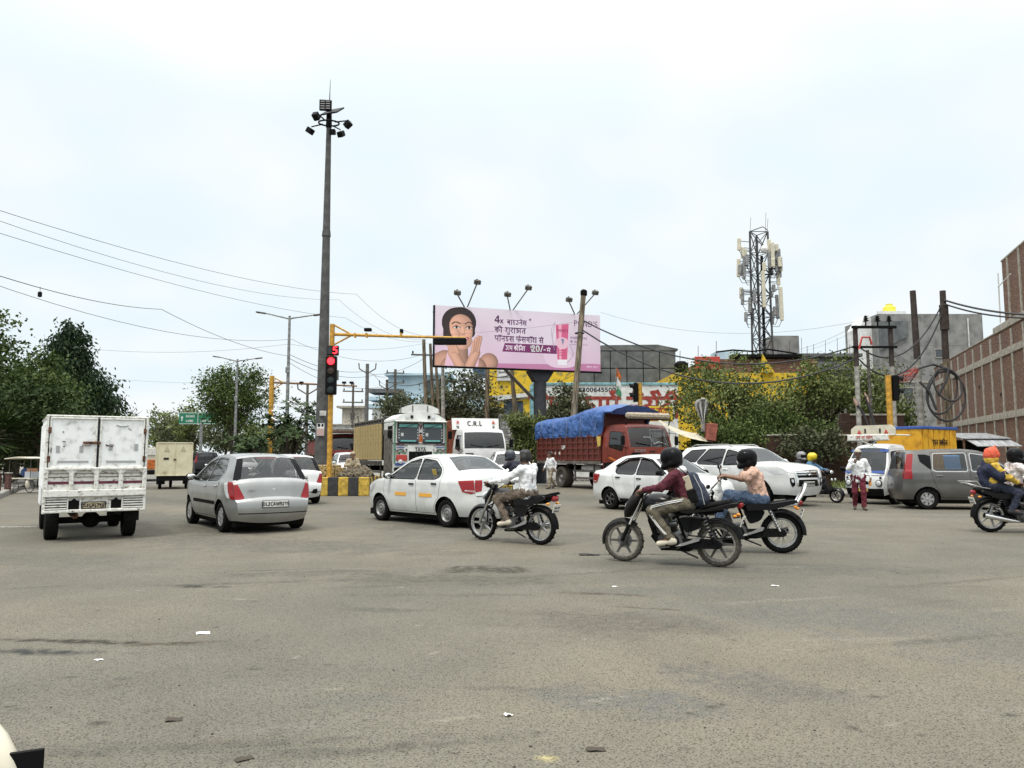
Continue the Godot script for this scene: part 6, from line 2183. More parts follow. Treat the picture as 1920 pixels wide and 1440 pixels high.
	put(t,"tank_stripes",mb_().tube([V(.2,.9,-.1),V(.05,.91,-.13),V(-.1,.86,-.12)],.012,6).tube([V(.2,.86,-.12),V(.05,.87,-.145),V(-.1,.82,-.135)],.012,6),M.white)
	var bagw := thing("cloth_bag","white bundle carried before the peach-shirted rider","bag",at,-.97,-.243)
	var wm := mb_()
	nets(wm,[[V(.2,.86,-.16),V(.2,.98,-.2),.085,.05],[V(.2,.98,-.2),V(.17,1.12,-.24),.04,.012]],.014,.03,.02)
	put(bagw,"pouch",wm,cloth("plasticwhite",.66,.66,.64))
	# two up on the right
	at = V(10.13,0,-15.4)
	t = thing("two_up_motorcycle","commuter motorcycle with luggage rack and chrome silencer carrying two people","motorcycle",at,.998,.06,g)
	motorbike(t,{"kind": "commuter","wb": 1.3,"r": .32,"style": "five","paint": blk,"rack": true})
	p = thing("person","rider in pale shirt, black trousers and black helmet at the right edge","person",at,.998,.06,gp)
	j = riding(V(-.18,.88,0),V(-.14,1.34,0),V(-.09,1.49,0),V(.28,1.02,.31),V(.2,.8,.2),V(.0,.31,.2))
	j.knee[1] = V(.12,.52,.3); j.ankle[1] = V(-.02,.09,.36); j.toe[1] = V(.16,.04,.4)
	person(p,j,{"skin": "skin","shirt": cloth("paleshirt",.6,.55,.54),"trousers": cloth("blacktrousers",.015,.015,.018),"shoes": darkshoe,"hat": "helmet","helmet": M.helmetblack,"hem": .04})
	p = thing("person","pillion passenger wrapped in yellow and navy scarves with an orange head cover","person",at,.998,.06,gp)
	j = riding(V(-.6,.93,0),V(-.58,1.34,0),V(-.55,1.5,0),V(-.2,.98,.2),V(-.2,.78,.24),V(-.28,.36,.22))
	j.elbow[1] = V(-.42,1.08,.3); j.wrist[1] = V(-.22,.98,.24)
	person(p,j,{"skin": "skin","covered": true,"shirt": cloth("yellowtop",.5,.33,.045),"topname": "tunic","trousers": cloth("navylegs",.02,.025,.045),"shoes": darkshoe,"hat": "none","hem": .05})
	var hood := mb_()
	nets(hood,[[V(-.58,1.55,0),V(-.54,1.57,0),.115,.11],[V(-.6,1.5,0),V(-.5,1.52,0),.1,.095],[V(-.5,1.66,-.01),V(-.48,1.69,.02),.025,.02]],.014,.03,.01)
	put(p,"head_cover",hood,cloth("orangehood",.6,.1,.05))
	var wrap := mb_()
	nets(wrap,[[V(-.6,1.42,0),V(-.52,1.44,0),.1,.09]],.016,.03,.012)
	put(p,"face_scarf",wrap,M.yellowtop)
	var shawl := mb_()
	nets(shawl,[[V(-.66,1.36,-.05),V(-.68,1.18,-.06),.06,.11],[V(-.68,1.15,-.04),V(-.7,.98,.0),.13,.1],[V(-.66,1.22,.1),V(-.5,1.1,.2),.12,.11],[V(-.5,1.12,.24),V(-.36,1.06,.27),.09,.06],[V(-.7,1.0,.02),V(-.68,.9,.04),.1,.09]],.016,.05,.02)
	put(p,"shawl",shawl,mk("navyshawl",.014,.02,.05,.92,.0,"blotch",3.0))
	# scooter with two helmeted riders
	at = V(10.0,0,-25.35)
	t = thing("black_scooter","black scooter facing us beside the large white vehicle","scooter",at,.7,.714)
	scooter(t,blk)
	p = thing("person","scooter rider in blue checked shirt and yellow helmet","person",at,.7,.714,gp)
	j = riding(V(-.25,.84,0),V(-.2,1.29,0),V(-.15,1.44,0),V(.28,1.0,.3),V(.22,.72,.14),V(.15,.34,.12))
	person(p,j,{"skin": "skindark","shirt": mk("checks",.1,.22,.38,.9,.0,"grime",6.0),"trousers": M.blacktrousers,"shoes": darkshoe,"hat": "openhelmet","helmet": mk("helmetyellow",.68,.5,.02,.4),"cell": .024})
	p = thing("person","passenger in dark clothes and grey helmet seated behind the scooter rider","person",at,.7,.714,gp)
	j = riding(V(-.62,.86,.0),V(-.6,1.33,-.03),V(-.55,1.48,-.06),V(-.2,.98,.2),V(-.3,.76,.24),V(-.3,.32,.24))
	person(p,j,{"skin": "skindark","shirt": cloth("darkjacket",.02,.02,.024),"trousers": M.blacktrousers,"shoes": darkshoe,"hat": "helmet","helmet": mk("helmetgrey",.2,.2,.21,.35),"cell": .024})
	# rider beyond the taxi
	at = V(-.15,0,-21.3)
	t = thing("hidden_motorcycle","motorcycle beyond the taxi, mostly hidden by its boot","motorcycle",at,-.75,-.66,g)
	motorbike(t,{"kind": "commuter","wb": 1.28,"r": .31,"style": "five","paint": blk,"mirrors": false})
	p = thing("person","rider in navy checked jacket and dark helmet beyond the taxi's boot","person",at,-.75,-.66,gp)
	j = riding(V(-.38,.9,0),V(-.22,1.33,0),V(-.12,1.5,0),V(.28,1.02,.31),V(.15,.77,.2),V(.0,.3,.19))
	person(p,j,{"skin": "skin","shirt": mk("navycheck",.022,.022,.04,.9,.0,"blotch",5.0),"topname": "jacket","trousers": M.blacktrousers,"shoes": darkshoe,"hat": "helmet","helmet": mk("helmetnavy",.03,.036,.05,.4),"cell": .022})


func all_walkers() -> void:
	var gp := "people on foot"
	var dust := mk("dustshoe",.07,.05,.04,.8)
	var p := thing("person","man on foot in white shirt and maroon trousers with a pale cap","person",V(9.7,0,-21.7),-.25,.97,gp)
	var j := {"pelvis": V(0,.92,0),"neck": V(.02,1.4,0),"head": V(.05,1.56,0),"elbow": [V(-.02,1.14,-.27),V(.05,1.14,.26)],"wrist": [V(.06,.9,-.3),V(.24,1.28,.12)],"handdir": [V(.2,-1,0),V(.2,1,-.2)],"palm": [V(.2,0,1),V(-1,0,0)],"knee": [V(.1,.5,-.1),V(-.02,.49,.09)],"ankle": [V(.12,.09,-.1),V(-.2,.12,.09)],"toe": [V(.29,.035,-.12),V(-.04,.04,.11)]}
	person(p,j,{"skin": "skindark","shirt": M.whiteshirt,"trousers": cloth("maroontrousers",.11,.012,.022),"shoes": dust,"hat": "cap","helmet": mk("palecap",.4,.37,.3,.9),"curl": .7,"hem": .14})
	var b := thing("juice_bottle","small amber bottle held by the man in maroon trousers","bottle",V(9.7,0,-21.7),-.25,.97)
	put(b,"bottle_body",mb_().lathe([Vector2(0,0),Vector2(.035,.005),Vector2(.035,.13),Vector2(.014,.17),Vector2(.014,.2)],12,TX(V(.08,.67,-.285))),mk("juice",.55,.22,.04,.3))
	put(b,"bottle_cap",mb_().lathe([Vector2(.017,.2),Vector2(.017,.225),Vector2(0,.226)],10,TX(V(.08,.67,-.285))),M.white)
	p = thing("person","man in white shirt and khaki trousers walking by the red truck's rear wheel","person",V(1.8,0,-35.6),-.8,.6,gp)
	j = {"pelvis": V(0,.92,0),"neck": V(.04,1.4,0),"head": V(.09,1.56,0),"elbow": [V(-.08,1.14,-.25),V(.06,1.14,.25)],"wrist": [V(-.02,.9,-.27),V(.22,.94,.24)],"knee": [V(.16,.5,-.1),V(-.02,.48,.09)],"ankle": [V(.2,.09,-.1),V(-.3,.16,.09)],"toe": [V(.38,.04,-.12),V(-.16,.05,.11)]}
	person(p,j,{"skin": "skin","shirt": M.whiteshirt,"trousers": cloth("khaki",.27,.23,.17),"shoes": dust,"cell": .026,"curl": .6,"hem": .1,"girth": 1.08})
	p = thing("person","man in beige clothes seated by the mast on the striped island","person",V(-6.3,.7,-30.5),.3,.95,gp)
	j = {"pelvis": V(0,.2,0),"neck": V(.12,.68,0),"head": V(.18,.84,0),"elbow": [V(.15,.42,-.27),V(.15,.42,.27)],"wrist": [V(.36,.4,-.14),V(.36,.4,.14)],"knee": [V(.36,.44,-.16),V(.36,.44,.16)],"ankle": [V(.3,.07,-.14),V(.3,.07,.14)],"toe": [V(.46,.035,-.16),V(.46,.035,.16)]}
	person(p,j,{"skin": "skin","shirt": cloth("beigeshirt",.36,.3,.21),"trousers": cloth("beigelegs",.3,.25,.17),"shoes": dust,"cell": .026,"hat": "cap","helmet": M.beigeshirt})


# ---------------------------------------------------------------- trees and plants
func leaf_mat(key: String,lo: Color,hi: Color) -> StandardMaterial3D:
	if M.has(key): return M[key]
	var m := StandardMaterial3D.new()
	m.vertex_color_use_as_albedo = true
	m.roughness = .6
	m.metallic_specular = .22
	m.backlight_enabled = true
	m.backlight = Color(hi.r * .6,hi.g * .6,hi.b * .35).linear_to_srgb()
	m.set_meta("lo",lo)
	m.set_meta("hi",hi)
	M[key] = m
	return m


class Leaves:
	var v := PackedVector3Array()
	var n := PackedVector3Array()
	var c := PackedColorArray()

	# a folded leaf: base p, along d, width across w, normal from both
	func leaf(p: Vector3,d: Vector3,w: Vector3,col: Color) -> void:
		var nn := d.cross(w).normalized()
		if nn.y < .0: nn = -nn
		var m := p + d * .45
		var a := m + w + nn * w.length() * .25
		var b := m - w + nn * w.length() * .25
		var t := p + d
		if (t - p).cross(a - p).dot(nn) < .0:
			var s := a; a = b; b = s
		v.append(p); v.append(a); v.append(t); v.append(p); v.append(t); v.append(b)
		for i in 6: n.append(nn); c.append(col)

	func mesh() -> ArrayMesh:
		var a := []
		a.resize(Mesh.ARRAY_MAX)
		a[Mesh.ARRAY_VERTEX] = v
		a[Mesh.ARRAY_NORMAL] = n
		a[Mesh.ARRAY_COLOR] = c
		var m := ArrayMesh.new()
		m.add_surface_from_arrays(Mesh.PRIMITIVE_TRIANGLES,a)
		return m


func rdir() -> Vector3:
	return Vector3(rng.randfn(),rng.randfn(),rng.randfn()).normalized()


func tone(m: StandardMaterial3D) -> Color:
	var lo: Color = m.get_meta("lo")
	var hi: Color = m.get_meta("hi")
	return lo.lerp(hi,clampf(rng.randfn(.45,.22),.0,1.0))


# clumps of leaves in an ellipsoid; style "broad","fine","drop","rosette"
func crown_leaves(o: Vector3,r: Vector3,clumps: int,per: int,size: float,m: StandardMaterial3D,style: String,spread := .3,seed_ := 1) -> Array:
	rng.seed = seed_
	var L := Leaves.new()
	var ends := []
	for k in clumps:
		var d := rdir()
		var q := pow(rng.randf(),.45)
		var c := o + Vector3(d.x * r.x,d.y * r.y,d.z * r.z) * q
		if d.y < -.55: c.y += r.y * .35 * rng.randf()
		ends.append(c)
		var base := tone(m)
		var cr := spread * minf(r.x,r.y) * rng.randf_range(.6,1.25)
		for i in per:
			var col := base.lerp(tone(m),.55)
			if style == "rosette":
				var a := TAU * i / per + rng.randf() * .4
				var up := (d * .5 + Vector3.UP).normalized()
				var s := up.cross(Vector3.FORWARD).normalized()
				var e := (s * cos(a) + up.cross(s) * sin(a)) * .9 + up * rng.randf_range(-.3,.7)
				var len := size * rng.randf_range(.7,1.2)
				L.leaf(c,e.normalized() * len,e.cross(up).normalized() * len * .16,col)
				continue
			var p := c + Vector3(rng.randfn(),rng.randfn() * .75,rng.randfn()) * cr * .6
			var len := size * rng.randf_range(.6,1.35)
			var e: Vector3
			if style == "drop": e = (Vector3(rng.randfn() * .5,-1.0,rng.randfn() * .5) + (p - o).normalized() * .45).normalized()
			else: e = (rdir() + (p - o).normalized() * .4 + Vector3(0,-.15,0)).normalized()
			var w := e.cross(rdir()).normalized() * len * (.3 if style == "broad" else .2)
			L.leaf(p,e * len,w,col)
	return [L,ends]


func limbs(mb: MB,base: Vector3,fork: Vector3,r: float,ends: Array,many: int) -> void:
	var mid := base.lerp(fork,.5) + V(rng.randf_range(-.1,.1),0,rng.randf_range(-.1,.1))
	mb.tube([base - V(0,.1,0),base + V(0,.15,0),mid,fork],[r * 1.45,r * 1.1,r * .9,r * .75],10)
	var step := maxi(1,ends.size() / many)
	for i in range(0,ends.size(),step):
		var e: Vector3 = ends[i]
		var k := fork.lerp(e,.45) + V(0,.12 * fork.distance_to(e),0) + rdir() * .12
		mb.tube([fork - V(0,.1,0),k,e],[r * .5,r * .28,r * .08],6)


func tree(called: String,label: String,at: Vector3,trunk_h: float,r: float,o: Vector3,cr: Vector3,clumps: int,per: int,size: float,m: StandardMaterial3D,style: String,group: String,seed_: int,spread := .3) -> Node3D:
	var t := thing(called,label,"tree",at,1,0,group)
	var a := crown_leaves(o,cr,clumps,per,size,m,style,spread,seed_)
	var tm := mb_()
	limbs(tm,Vector3.ZERO,V(o.x * .4,trunk_h,o.z * .4),r,a[1],16)
	put(t,"trunk",tm,M.bark)
	put(t,"crown",a[0].mesh(),m)
	return t


func fan_palm(label: String,at: Vector3,h: float,fronds: int,size: float,m: StandardMaterial3D,seed_: int) -> void:
	var t := thing("fan_palm",label,"palm",at,1,0,"fan palms by the left kerb")
	rng.seed = seed_
	put(t,"trunk",mb_().tube([V(0,-.1,0),V(.03,h * .5,0),V(0,h,0)],[.2,.17,.15],10),M.bark)
	for k in fronds:
		var a := TAU * k * .382
		var up := lerpf(1.2,-.7,float(k) / fronds)
		var d := V(cos(a),up,sin(a)).normalized()
		var hub := V(0,h,0) + d * size * .8
		var f := put(t,"frond",mb_().tube([V(0,h,0),hub],[.02,.012],5),M.bark)
		var L := Leaves.new()
		var s := d.cross(Vector3.UP).normalized()
		var q := s.cross(d).normalized()
		for i in 17:
			var b := deg_to_rad(-105.0 + i * 13.0)
			var e := (d * cos(b) + s * sin(b) + q * rng.randf_range(.0,.25) - V(0,.15,0)).normalized()
			L.leaf(hub,e * size * rng.randf_range(.8,1.05),e.cross(q).normalized() * size * .055,tone(m))
		put(f,"blades",L.mesh(),m)


func all_plants() -> void:
	var dark := leaf_mat("leafdark",Color(.016,.027,.01),Color(.054,.08,.026))
	var ashoka := leaf_mat("leafmast",Color(.013,.024,.013),Color(.042,.066,.03))
	var mid := leaf_mat("leafmid",Color(.06,.085,.03),Color(.2,.23,.085))
	var dusty := leaf_mat("leafdusty",Color(.05,.06,.033),Color(.14,.15,.085))
	var olive := leaf_mat("leafolive",Color(.036,.057,.019),Color(.115,.155,.048))
	var glossy := leaf_mat("leafglossy",Color(.026,.045,.018),Color(.085,.12,.05))
	var g := "roadside trees on the left"
	# left roadside
	tree("broadleaf_tree","tall bushy tree at the left edge of the view",V(-29.6,0,-42.5),3.0,.25,V(-.8,6.2,0),V(2.5,3.8,2.6),90,110,.26,olive,"broad",g,11)
	tree("broadleaf_tree","rounded mid-green tree left of the tall dark mast tree",V(-29.6,0,-46.0),2.6,.22,V(.8,4.5,0),V(2.3,3.2,2.6),90,110,.24,olive,"broad",g,12)
	tree("mast_tree","tallest dark pointed tree above the white box truck",V(-40.6,0,-70.0),2.0,.2,V(0,6.9,0),V(1.9,7.2,1.9),260,60,.42,ashoka,"drop",g,13,.4)
	tree("mast_tree","dark pointed tree just right of the tallest one",V(-45.2,0,-82.0),2.0,.2,V(0,5.7,0),V(2.6,5.6,2.4),150,60,.46,ashoka,"drop",g,14,.4)
	tree("mast_tree","dark drooping tree second from the right end of the left row",V(-50.5,0,-94.0),2.0,.2,V(0,4.9,0),V(3.0,4.9,2.6),140,60,.5,ashoka,"drop",g,15,.4)
	tree("mast_tree","lowest dark tree at the right end of the left row",V(-58.0,0,-106.0),1.5,.2,V(0,4.0,0),V(2.3,4.2,2.4),130,50,.5,ashoka,"drop",g,16,.4)
	tree("mast_tree","dark tree filling the gap behind the fan palms",V(-35.5,0,-57.0),1.5,.2,V(0,4.4,0),V(3.2,4.6,2.8),150,60,.42,dark,"drop",g,17,.4)
	tree("broadleaf_tree","low dark tree behind the vendor's cart",V(-26.0,0,-40.0),1.2,.2,V(0,2.7,0),V(2.8,2.5,2.2),80,90,.22,dark,"broad",g,18,.4)
	tree("broadleaf_tree","dark tree over the left pavement, left of the white box truck",V(-22.9,0,-37.8),1.9,.2,V(-.5,3.3,0),V(1.9,1.7,1.8),70,90,.2,dark,"broad",g,19,.4)
	fan_palm("fan palm with spread fronds just left of the white box truck",V(-19.7,0,-35.6),2.2,22,1.15,dark,20)
	fan_palm("fan palm at the left edge of the view behind the cart",V(-23.8,0,-35.2),2.3,20,1.2,dark,21)
	fan_palm("fan palm behind the white box truck's roof",V(-21.0,0,-40.5),2.4,18,1.2,olive,22)
	# median
	g = "trees on the median"
	tree("feathery_tree","feathery green tree on the median below a double street lamp",V(-20.2,0,-55.5),2.6,.22,V(.3,5.6,0),V(2.5,2.5,2.4),100,105,.24,olive,"fine",g,31,.32)
	tree("frangipani_tree","glossy frangipani tree left of the mast's foot",V(-10.7,0,-36.9),1.0,.14,V(.2,2.9,0),V(1.75,1.55,1.7),110,13,.36,glossy,"rosette",g,32)
	tree("frangipani_tree","second frangipani bush low behind the silver hatchback",V(-13.7,0,-40.0),.8,.12,V(0,2.0,0),V(1.7,.8,1.5),70,13,.36,glossy,"rosette",g,33)
	var fl := mb_()
	rng.seed = 5
	for k in 14: fl.ell(V(rng.randf_range(-.6,1.5),rng.randf_range(2.7,4.0),1.5 + rng.randf_range(-.1,.3)),V(.06,.045,.06),Basis(),7,5)
	solo("frangipani_blossom",fl,M.white,"white blossoms on the frangipani tree near the mast","blossom",V(-10.7,0,-36.9)).set_meta("kind","stuff")
	# hedge along the median
	rng.seed = 41
	var L := Leaves.new()
	for k in 5200:
		var u := pow(rng.randf(),1.6) * 58.0
		var p := V(-8.4 - .47 * u,0,-32.0 - .88 * u)
		p += V(.88,0,-.47) * rng.randf_range(-.7,.7) + V(0,rng.randf_range(.3,1.4),0)
		var e := (rdir() + Vector3.UP * .4).normalized() * rng.randf_range(.12,.3)
		L.leaf(p,e,e.cross(rdir()).normalized() * e.length() * .3,tone(dark).lerp(tone(olive),rng.randf() * .6))
	var hg := thing("median_hedge","long clipped hedge running along the median behind the hatchbacks","hedge",Vector3.ZERO)
	var stems := mb_()
	for k in 60: stems.tube([V(-8.4 - .47 * k,0,-32.0 - .88 * k),V(-8.3 - .47 * k,1.1,-32.0 - .88 * k)],[.03,.012],5)
	put(hg,"stems",stems,M.bark)
	put(hg,"foliage",L.mesh(),dark)
	# far trees across the end of the left road
	g = "pale trees at the end of the left road"
	var spots := [[-57.0,-125.0,10.5,"pale distant tree nearest the dark row"],[-52.0,-118.0,8.5,"pale distant tree behind the beige cargo box"],[-46.0,-112.0,11.0,"tall pale distant tree left of the green road sign"],[-40.0,-108.0,8.5,"pale distant tree behind the green road sign"],[-34.0,-104.0,7.0,"pale distant tree right of the green road sign"],[-29.0,-98.0,6.0,"pale distant tree behind the median's feathery tree"]]
	for i in spots.size():
		var s: Array = spots[i]
		tree("distant_tree",s[3],V(s[0],0,s[1]),s[2] * .3,.22,V(0,s[2] * .5,0),V(3.0,s[2] * .36,3.0),60,50,.42,mid if i % 2 == 0 else dusty,"broad",g,51 + i,.34)
	# middle
	g = "trees behind the junction"
	tree("dusty_tree","dusty dark tree under the left half of the billboard",V(-3.4,0,-47.0),2.0,.2,V(0,4.1,0),V(2.9,2.4,2.2),120,95,.2,dusty,"broad",g,61)
	tree("dusty_tree","smaller dusty tree behind the painted truck's roof",V(-6.9,0,-52.0),2.0,.18,V(0,3.9,0),V(2.2,1.9,2.0),90,90,.2,dusty,"broad",g,62)
	tree("dusty_tree","dark tree beside the billboard post over the lettered wall",V(3.5,0,-47.5),1.8,.18,V(0,4.0,0),V(1.5,1.8,1.5),80,90,.18,dusty,"broad",g,63)
	tree("bamboo_clump","light green feathery clump left of the blue tarpaulin",V(.75,0,-41.5),.8,.1,V(0,2.5,0),V(1.1,1.7,1.0),60,80,.22,mid,"fine",g,64)
	# right
	g = "trees along the right-hand wall"
	tree("mulberry_tree","broad green tree before the yellow wall right of the red truck",V(11.3,0,-40.6),2.0,.22,V(.1,4.4,0),V(3.1,2.3,2.4),110,90,.17,mid,"broad",g,71,.26)
	tree("mulberry_tree","green tree behind the twin-post power pole",V(17.0,0,-42.5),2.4,.2,V(.2,4.9,0),V(2.3,2.2,2.2),76,90,.17,mid,"broad",g,72,.26)
	tree("mulberry_tree","low spreading tree over the brick wall, behind the white vehicle's roof",V(12.8,0,-38.4),1.2,.16,V(0,2.7,0),V(3.6,1.2,1.5),95,90,.16,olive,"broad",g,73,.4)
	tree("wall_shrub","dark shrub hanging over the boundary wall's left part",V(10.2,0,-36.3),.8,.1,V(0,1.9,0),V(1.8,1.0,.7),60,85,.15,olive,"broad",g,76,.4)
	tree("wall_shrub","shrub hanging over the boundary wall behind the scooter riders",V(14.2,0,-36.3),.8,.1,V(0,2.0,0),V(1.6,.9,.7),50,80,.15,dusty,"broad",g,77,.4)
	tree("mulberry_tree","leafy tree right of the twin-post power pole",V(19.4,0,-41.5),1.8,.16,V(0,3.8,0),V(2.0,2.2,1.8),110,95,.16,mid,"broad",g,74,.3)
	tree("creeper_tree","thin half-bare tree against the tall grey building",V(21.6,0,-44.0),3.0,.14,V(0,5.6,0),V(1.9,1.5,1.4),60,28,.15,dusty,"fine",g,75,.3)
	# verge grass under the right-hand wall
	rng.seed = 81
	L = Leaves.new()
	for k in 4200:
		var p := V(rng.randf_range(8.0,22.0),.1,rng.randf_range(-36.2,-31.5))
		var e := (V(rng.randfn() * .5,1.0,rng.randfn() * .5)).normalized() * rng.randf_range(.12,.4)
		L.leaf(p,e,e.cross(rdir()).normalized() * .02,tone(mid))
	var gr := put(self,"verge_grass",L.mesh(),mid)
	gr.set_meta("kind","stuff")
	tag(gr,"rough green grass along the foot of the right-hand brick wall","grass")


# ---------------------------------------------------------------- buildings, walls, pavements
func brick_texture() -> ImageTexture:
	if tex.has("brick"): return tex["brick"]
	var im := Image.create(512,512,false,Image.FORMAT_RGB8)
	rng.seed = 3
	im.fill(Color8(122,112,99))
	var ch := 512 / 28.0
	for r in 28:
		for k in 9:
			var x := (k - .5 * (r % 2)) * 56.9
			var c := Color8(94,60,45).lerp(Color8(120,80,60),rng.randf())
			if rng.randf() < .1: c = Color8(72,50,42)
			if rng.randf() < .06: c = Color8(132,102,84)
			im.fill_rect(Rect2i(int(x) + 2,int(r * ch) + 2,53,int(ch) - 3),c)
			if x < 0: im.fill_rect(Rect2i(int(x) + 512 + 2,int(r * ch) + 2,53,int(ch) - 3),c)
	tex["brick"] = ImageTexture.create_from_image(im)
	return tex["brick"]


func setting_materials() -> void:
	textured("brick",brick_texture(),.48,.92,.6,"blotch")
	textured("plaster",ramp_tex("plaster",.012,6,[[.0,Color8(88,88,87)],[.4,Color8(122,122,120)],[1.0,Color8(142,142,139)]],512,1.0,21),.12,.95)
	textured("oldyellow",ramp_tex("oldyellow",.02,6,[[.0,Color8(112,104,80)],[.28,Color8(170,150,70)],[.42,Color8(206,172,44)],[1.0,Color8(222,188,52)]],512,1.0,22),.16,.9)
	textured("whitewash",ramp_tex("whitewash",.02,6,[[.0,Color8(150,150,146)],[.3,Color8(205,207,205)],[1.0,Color8(228,230,229)]],512,1.0,23),.14,.9)
	textured("bluewash",ramp_tex("bluewash",.01,4,[[.0,Color8(150,172,184)],[.5,Color8(176,200,212)],[1.0,Color8(190,210,220)]],256,1.0,24),.1,.9)
	textured("darkslab",ramp_tex("darkslab",.02,5,[[.0,Color8(70,74,76)],[1.0,Color8(108,112,113)]],256,1.0,25),.15,.9)
	textured("band",ramp_tex("band",.03,5,[[.0,Color8(118,112,102)],[.5,Color8(158,152,140)],[1.0,Color8(178,172,160)]],256,1.0,26),.3,.95)
	mk("truckglass",.06,.07,.075,.1)
	mk("signwhite",.72,.72,.7,.7,.0,"blotch",.2)
	mk("stripeyellow",.6,.4,.06,.75,.0,"blotch",.7)
	mk("stripeblack",.04,.04,.042,.8,.0,"blotch",.8)
	mk("kerbdust",.34,.32,.28,.95,.0,"dirt",.5)
	mk("dusttop",.2,.165,.115,.95,.0,"dirt",.8)


func window_on(t: Node3D,o: Vector3,w: float,h: float,B := Basis(),m := "truckglass") -> void:
	var f := put(t,"window",mb_().box(o,V(w,h,.06),.01,B),M[m])
	for s: float in [-1.0,1.0]:
		put(f,"frame",mb_().box(o + B * V(s * w / 2,0,.02),V(.07,h + .1,.1),.01,B),M.band)
		put(f,"frame",mb_().box(o + B * V(0,s * h / 2,.02),V(w,.07,.1),.01,B),M.band)


func pavements() -> void:
	# left pavement and its kerb, along the left road
	var B := RY(rad_to_deg(atan2(.883,-.47)))
	var m := mb_()
	var f := V(-.47,0,-.883)
	var side := V(-.883,0,.47)
	struct("pavement",m.box(V(-17.6,.05,-26.5) + f * 45.0 + side * 4.2,V(130,.14,8.0),.0,B),M.kerbdust)
	var kb := struct("kerb",mb_().box(V(-17.6,.02,-26.5) + f * 62.0 + side * .1,V(90,.27,.2),.02,B),M.concrete)
	for k in 22: put(kb,"kerb_stone",mb_().box(V(-17.6,.04,-26.5) + f * (k * 1.0 - 4.0) + side * .1,V(.96,.28 + .02 * (k % 3),.22),.03,B),M.concrete)
	# right pavement in front of the walls
	struct("pavement",mb_().box(V(27.0,.05,-36.2),V(38.0,.14,15.6),.0),M.kerbdust)
	kb = struct("kerb",mb_().box(V(34.0,.03,-28.3),V(24.0,.26,.2),.02),M.concrete)
	for k in 14: put(kb,"kerb_stone",mb_().box(V(8.5 + k * 1.0,.04,-28.3),V(.95,.27 + .02 * (k % 2),.22),.03),M.concrete)
	struct("forecourt",mb_().box(V(-2.0,.0,-62.0),V(26.0,.1,30.0)),M.kerbdust)
	# median strip behind the island
	struct("median_strip",mb_().box(V(-8.2,.06,-32.4) + f * 38.0,V(82,.2,2.0),.02,B),M.kerbdust)


func traffic_island() -> void:
	var t := thing("traffic_island","concrete traffic island painted in black and yellow stripes","traffic island",V(-6.4,0,-29.9),1,0)
	for k in 5:
		put(t,"kerb_block",mb_().box(V(-.74 + k * .385,.35,.55),V(.38,.7,.22),.02),M["stripeblack" if k % 2 == 1 else "stripeyellow"])
	for k in 6:
		put(t,"kerb_block",mb_().box(V(-.98 - k * .1,.35,.42 - k * .375),V(.22,.7,.37),.02),M["stripeyellow" if k % 2 == 1 else "stripeblack"])
		put(t,"kerb_block",mb_().box(V(.88,.35,.3 - k * .385),V(.2,.7,.38),.02),M["stripeyellow" if k % 2 == 1 else "stripeblack"])
	put(t,"fill",mb_().box(V(-.2,.32,-.85),V(1.95,.66,2.6),.02),M.dusttop)
	var p := thing("mast_plinth","dusty beige block plinth at the foot of the mast","plinth",V(-7.5,.65,-31.0))
	put(p,"base_block",mb_().box(V(0,.25,0),V(1.1,.5,1.1),.04),mk("plinth",.42,.3,.13,.9,.0,"dirt",.7))
	put(p,"loose_block",mb_().box(V(.75,.2,.5),V(.42,.4,.4),.03,RY(12)),M.plinth)
	var h := mb_()
	nets(h,[[V(-.3,.0,0),V(.35,.05,.1),.3,.25],[V(.1,.15,-.1),V(.2,.25,-.1),.22,.16],[V(-.5,.0,.15),V(-.3,.1,.1),.2,.2]],.03,.1,.09,9)
	solo("rubble_heap",h,M.dusttop,"dusty brown heap on the striped island beside the seated man","heap",V(-6.0,.7,-30.2))


